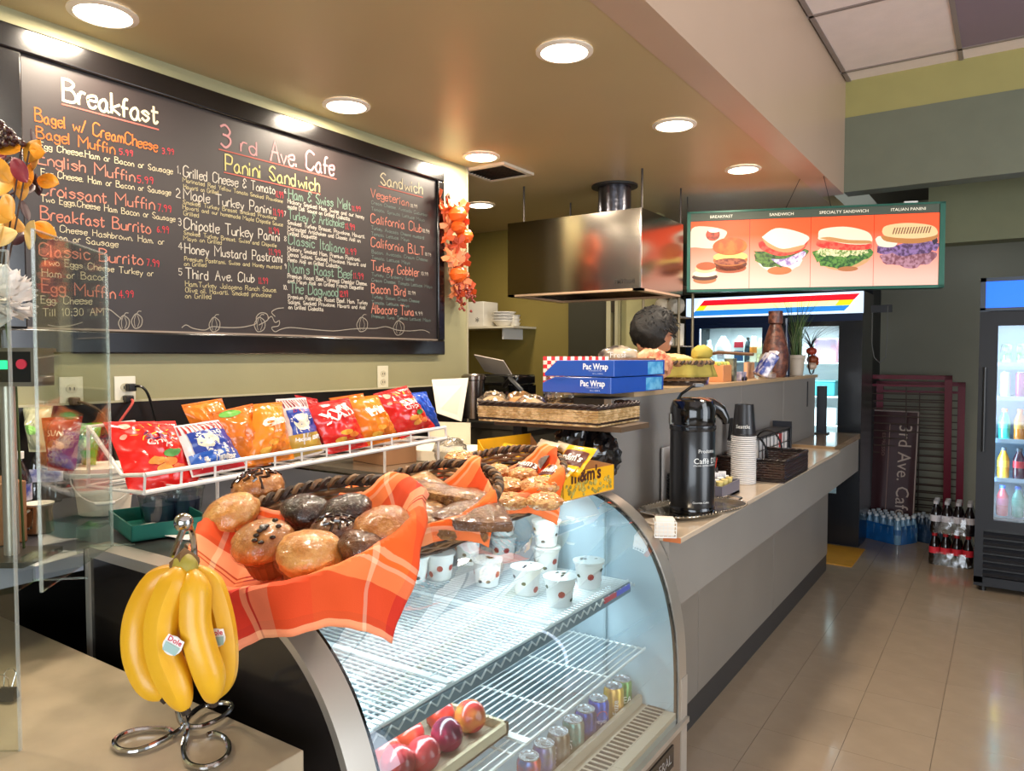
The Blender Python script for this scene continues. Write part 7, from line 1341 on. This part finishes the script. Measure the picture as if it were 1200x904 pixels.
lbag('dark red sun chip bag seen through the acrylic screen', 48, 97, 490, 552, 2.05, '8c1c18', 'sun', 31); lbag('green chip bag behind the dark red one, left of the chip rack', 88, 120, 497, 545, 2.12, '4a9a2c', 'leaf', 32); lbag('green topped pale bag at the far left behind the screen', 26, 62, 478, 530, 2.20, 'a8a888', 'leaf', 33)
t = thing('paper_sheet', 'white sheet of paper on the dark back counter at the left edge', 'paper', oz(35, 652, BC), .3); MB().box((-.09, -.06, 0), (.09, .06, .001)).obj('sheet', M('c8c8cc', .6), t)
p = od(2, 500, 1.75); t = thing('display_carton', 'brown carton at the left edge under the pole display', 'box', (p.x-.05, p.y, BC)); MB().box((-.09, -.05, 0), (.05, .05, .15)).obj('carton', M('8a5a38', .6, var=.1), t, bevel=.003); MB().box((-.08, -.052, .09), (.04, -.0502, .14)).obj('printed_panel', M('b87848', .5, col2='5a2c1c', vscale=18), t)
# autumn flowers at the left edge and the garland right of the board
def leafmesh(L, wd, curl, lobes=0, n=10):
    b = MB(); vs = []; fs = []
    for i in range(n+1):
        u = i/n; w_ = wd*math.sin(PI*min(1, u*.98+.02))**.7*(1+(.28*sin(u*lobes*PI*2) if lobes else 0)); z = curl*u*u
        vs += [V((u*L, -w_, z+abs(w_)*.35)), V((u*L, 0, z)), V((u*L, w_, z+abs(w_)*.35))]
    for i in range(n):
        for k in (0, 1): a = i*3+k; fs.append((a, a+1, a+4, a+3))
    b.add(vs, fs); return b
def maple(R_=.05):
    b = MB(); pts = []; N = 30
    for k in range(N): a = 2*PI*k/N; r = R_*(.45+.55*abs(cos(a*2.5))**1.3)*(1 if k % 2 else .88); pts.append(V((r*cos(a), r*sin(a), .008*sin(a*5)+.012*(r/R_)**2)))
    b.add([V((0, 0, 0))]+pts, [(0, 1+k, 1+(k+1) % N) for k in range(N)]); return b
def garland(lab, loc, rz, items, name='autumn_garland'):
    t = thing(name, lab, 'garland', loc, rz); return t
ga = garland('orange autumn garland of maple leaves and little pumpkins hanging right of the chalkboard', (0, 0, 0), 0, None)
gc = [ox(px, py, WX+.05) for px, py in ((524, 237), (531, 256), (528, 280), (532, 305), (533, 330), (540, 350))]; ga.location = gc[0]; gl_ = ga.location
MB().tube(sm3([p-gl_ for p in gc], 6), .006, 6).obj('twig_stem', M('5a2e1c', .6), ga); MB().tube([(0, 0, -.01), (0, -.005, .03), (.0, .01, .045), (0, .02, .02)], .007, 6).obj('hanger_loop', M('5a3420', .6), ga)
lm = [M(c, .5, var=.15, vscale=20) for c in ('e8764c', 'd85a28', 'e08a58', 'c84a20', 'e8a070', 'b8482a')]
mp = [maple(.06).mesh('maple_leaf', m) for m in lm]
for k in range(34):
    u = random.random(); i = min(4, int(u*5)); c = gc[i].lerp(gc[i+1], u*5-i); link('maple_leaf', random.choice(mp), ga, c-gl_+V((random.uniform(0, .06), random.uniform(-.075, .075), random.uniform(-.06, .06))), (random.uniform(-.5, .5), PI/2+random.uniform(-.6, .6), random.uniform(0, 6)))
for px, py, r in ((536, 252, .052), (537, 266, .040), (545, 277, .046), (537, 322, .05)): p = ox(px, py, WX+.11); MB().blob(p-gl_, r, 1, 1, .85, 32, 12, lambda d: -.10*abs(sin(math.atan2(d.z, d.y)*4))).obj('mini_pumpkin', M('e8601c', .35, coat=.3), ga)
bb = MB()
for k in range(70): u = random.random(); p = gc[4].lerp(gc[5], u)+V((.05, random.uniform(-.07, .07), random.uniform(-.08, .05))); bb.blob(p-gl_, .008, n=7, m=5)
bb.obj('berries', M('8a3428', .35), ga, kind='stuff')
# left bouquet: berries, yellow and orange petals, white flower
fb_ = od(12, 250, 1.75); fv = thing('flower_bouquet', 'bouquet of dried berries, orange and yellow leaves at the left edge over the board', 'bouquet', (fb_.x, fb_.y, BC)); fo = fv.location
MB().lathe([(.035, 0), (.045, .05), (.03, .16), (.035, .20)], 22).obj('vase', M('5a3a2c', .3), fv, od(-30, 560, 1.75)-V((0, 0, od(-30, 560, 1.75).z))-V((fo.x, fo.y, 0)))
for k in range(14): a = od(-30, 470, 1.75)-fo; e = od(random.uniform(-20, 35), random.uniform(160, 300), 1.75+random.uniform(-.05, .05))-fo; MB().tube(sm3([a, (a+e)/2+V((.02, 0, 0)), e], 4), .002, 5).obj('stem', M('3a2418', .6), fv)
bb = MB()
for k in range(150):
    px, py = random.uniform(-10, 30), random.uniform(142, 172); 
    if py < 142+max(0, px)*1.0: continue
    bb.blob(od(px, py, 1.75+random.uniform(-.05, .05))-fo, .0075, n=7, m=5)
bb.obj('dried_berries', M('3a1818', .3, coat=.4), fv, kind='stuff')
pm = [M(c, .5, var=.12, vscale=20) for c in ('f09a20', 'e8a83c', 'd8942c', 'f0b860', 'e8c880', '8a2030')]
for px, py, s, mi, ro in ((35, 175, .055, 0, .2), (28, 172, .05, 0, 2.6), (15, 185, .06, 5, 1), (8, 182, .06, 5, 3), (30, 190, .06, 2, -.8), (38, 200, .055, 3, -1.0), (15, 205, .06, 1, 2), (44, 210, .06, 0, .3), (38, 214, .05, 0, 3.2), (12, 215, .07, 2, 4), (22, 222, .06, 0, 5.2), (25, 235, .06, 3, -1.2), (10, 240, .07, 2, 2.2), (18, 252, .05, 1, 3), (40, 262, .06, 0, .5), (30, 270, .06, 3, 3.6), (20, 272, .07, 4, 2.8), (34, 292, .07, 4, -.9), (12, 285, .06, 4, 4), (5, 228, .07, 2, 1), (4, 262, .07, 3, 2)):
    o = leafmesh(s*1.1, s*.33, s*.25).obj('petal', pm[mi], fv, od(px, py, 1.72+random.uniform(-.04, .04))-fo, (PI/2+random.uniform(-.5, .5), ro, YAW+random.uniform(-.5, .5)), solid=.0008)
for k in range(16): px = random.uniform(-5, 50); o = leafmesh(.05, .012, .02).obj('dark_leaf', M('3c1c24', .5), fv, od(px, random.uniform(170, 290), 1.78+random.uniform(0, .04))-fo, (random.uniform(0, 3), random.uniform(0, 6), random.uniform(0, 6)), solid=.0008)
wf_ = thing('white_flower', 'large ruffled white artificial flower at the left edge below the autumn leaves', 'flower', od(4, 350, 1.62)); pt_ = leafmesh(.045, .016, .02, 2).mesh('white_petal', M('ece6e4', .6))
for k in range(90):
    a = random.uniform(0, 6.28); e = random.uniform(-1.3, 1.5); link('white_petal', pt_, wf_, V((cos(a)*cos(e), sin(a)*cos(e), sin(e)*1.4))*.02, (random.uniform(-.5, .5), -e+random.uniform(-.3, .3), a))
MB().tube([(0, 0, -.02), (-.0, .02, -.2), (-.03, .04, od(4, 350, 1.62).z*-1+BC+.001)], .003, 6).obj('stem', M('4a5a30', .6), wf_)
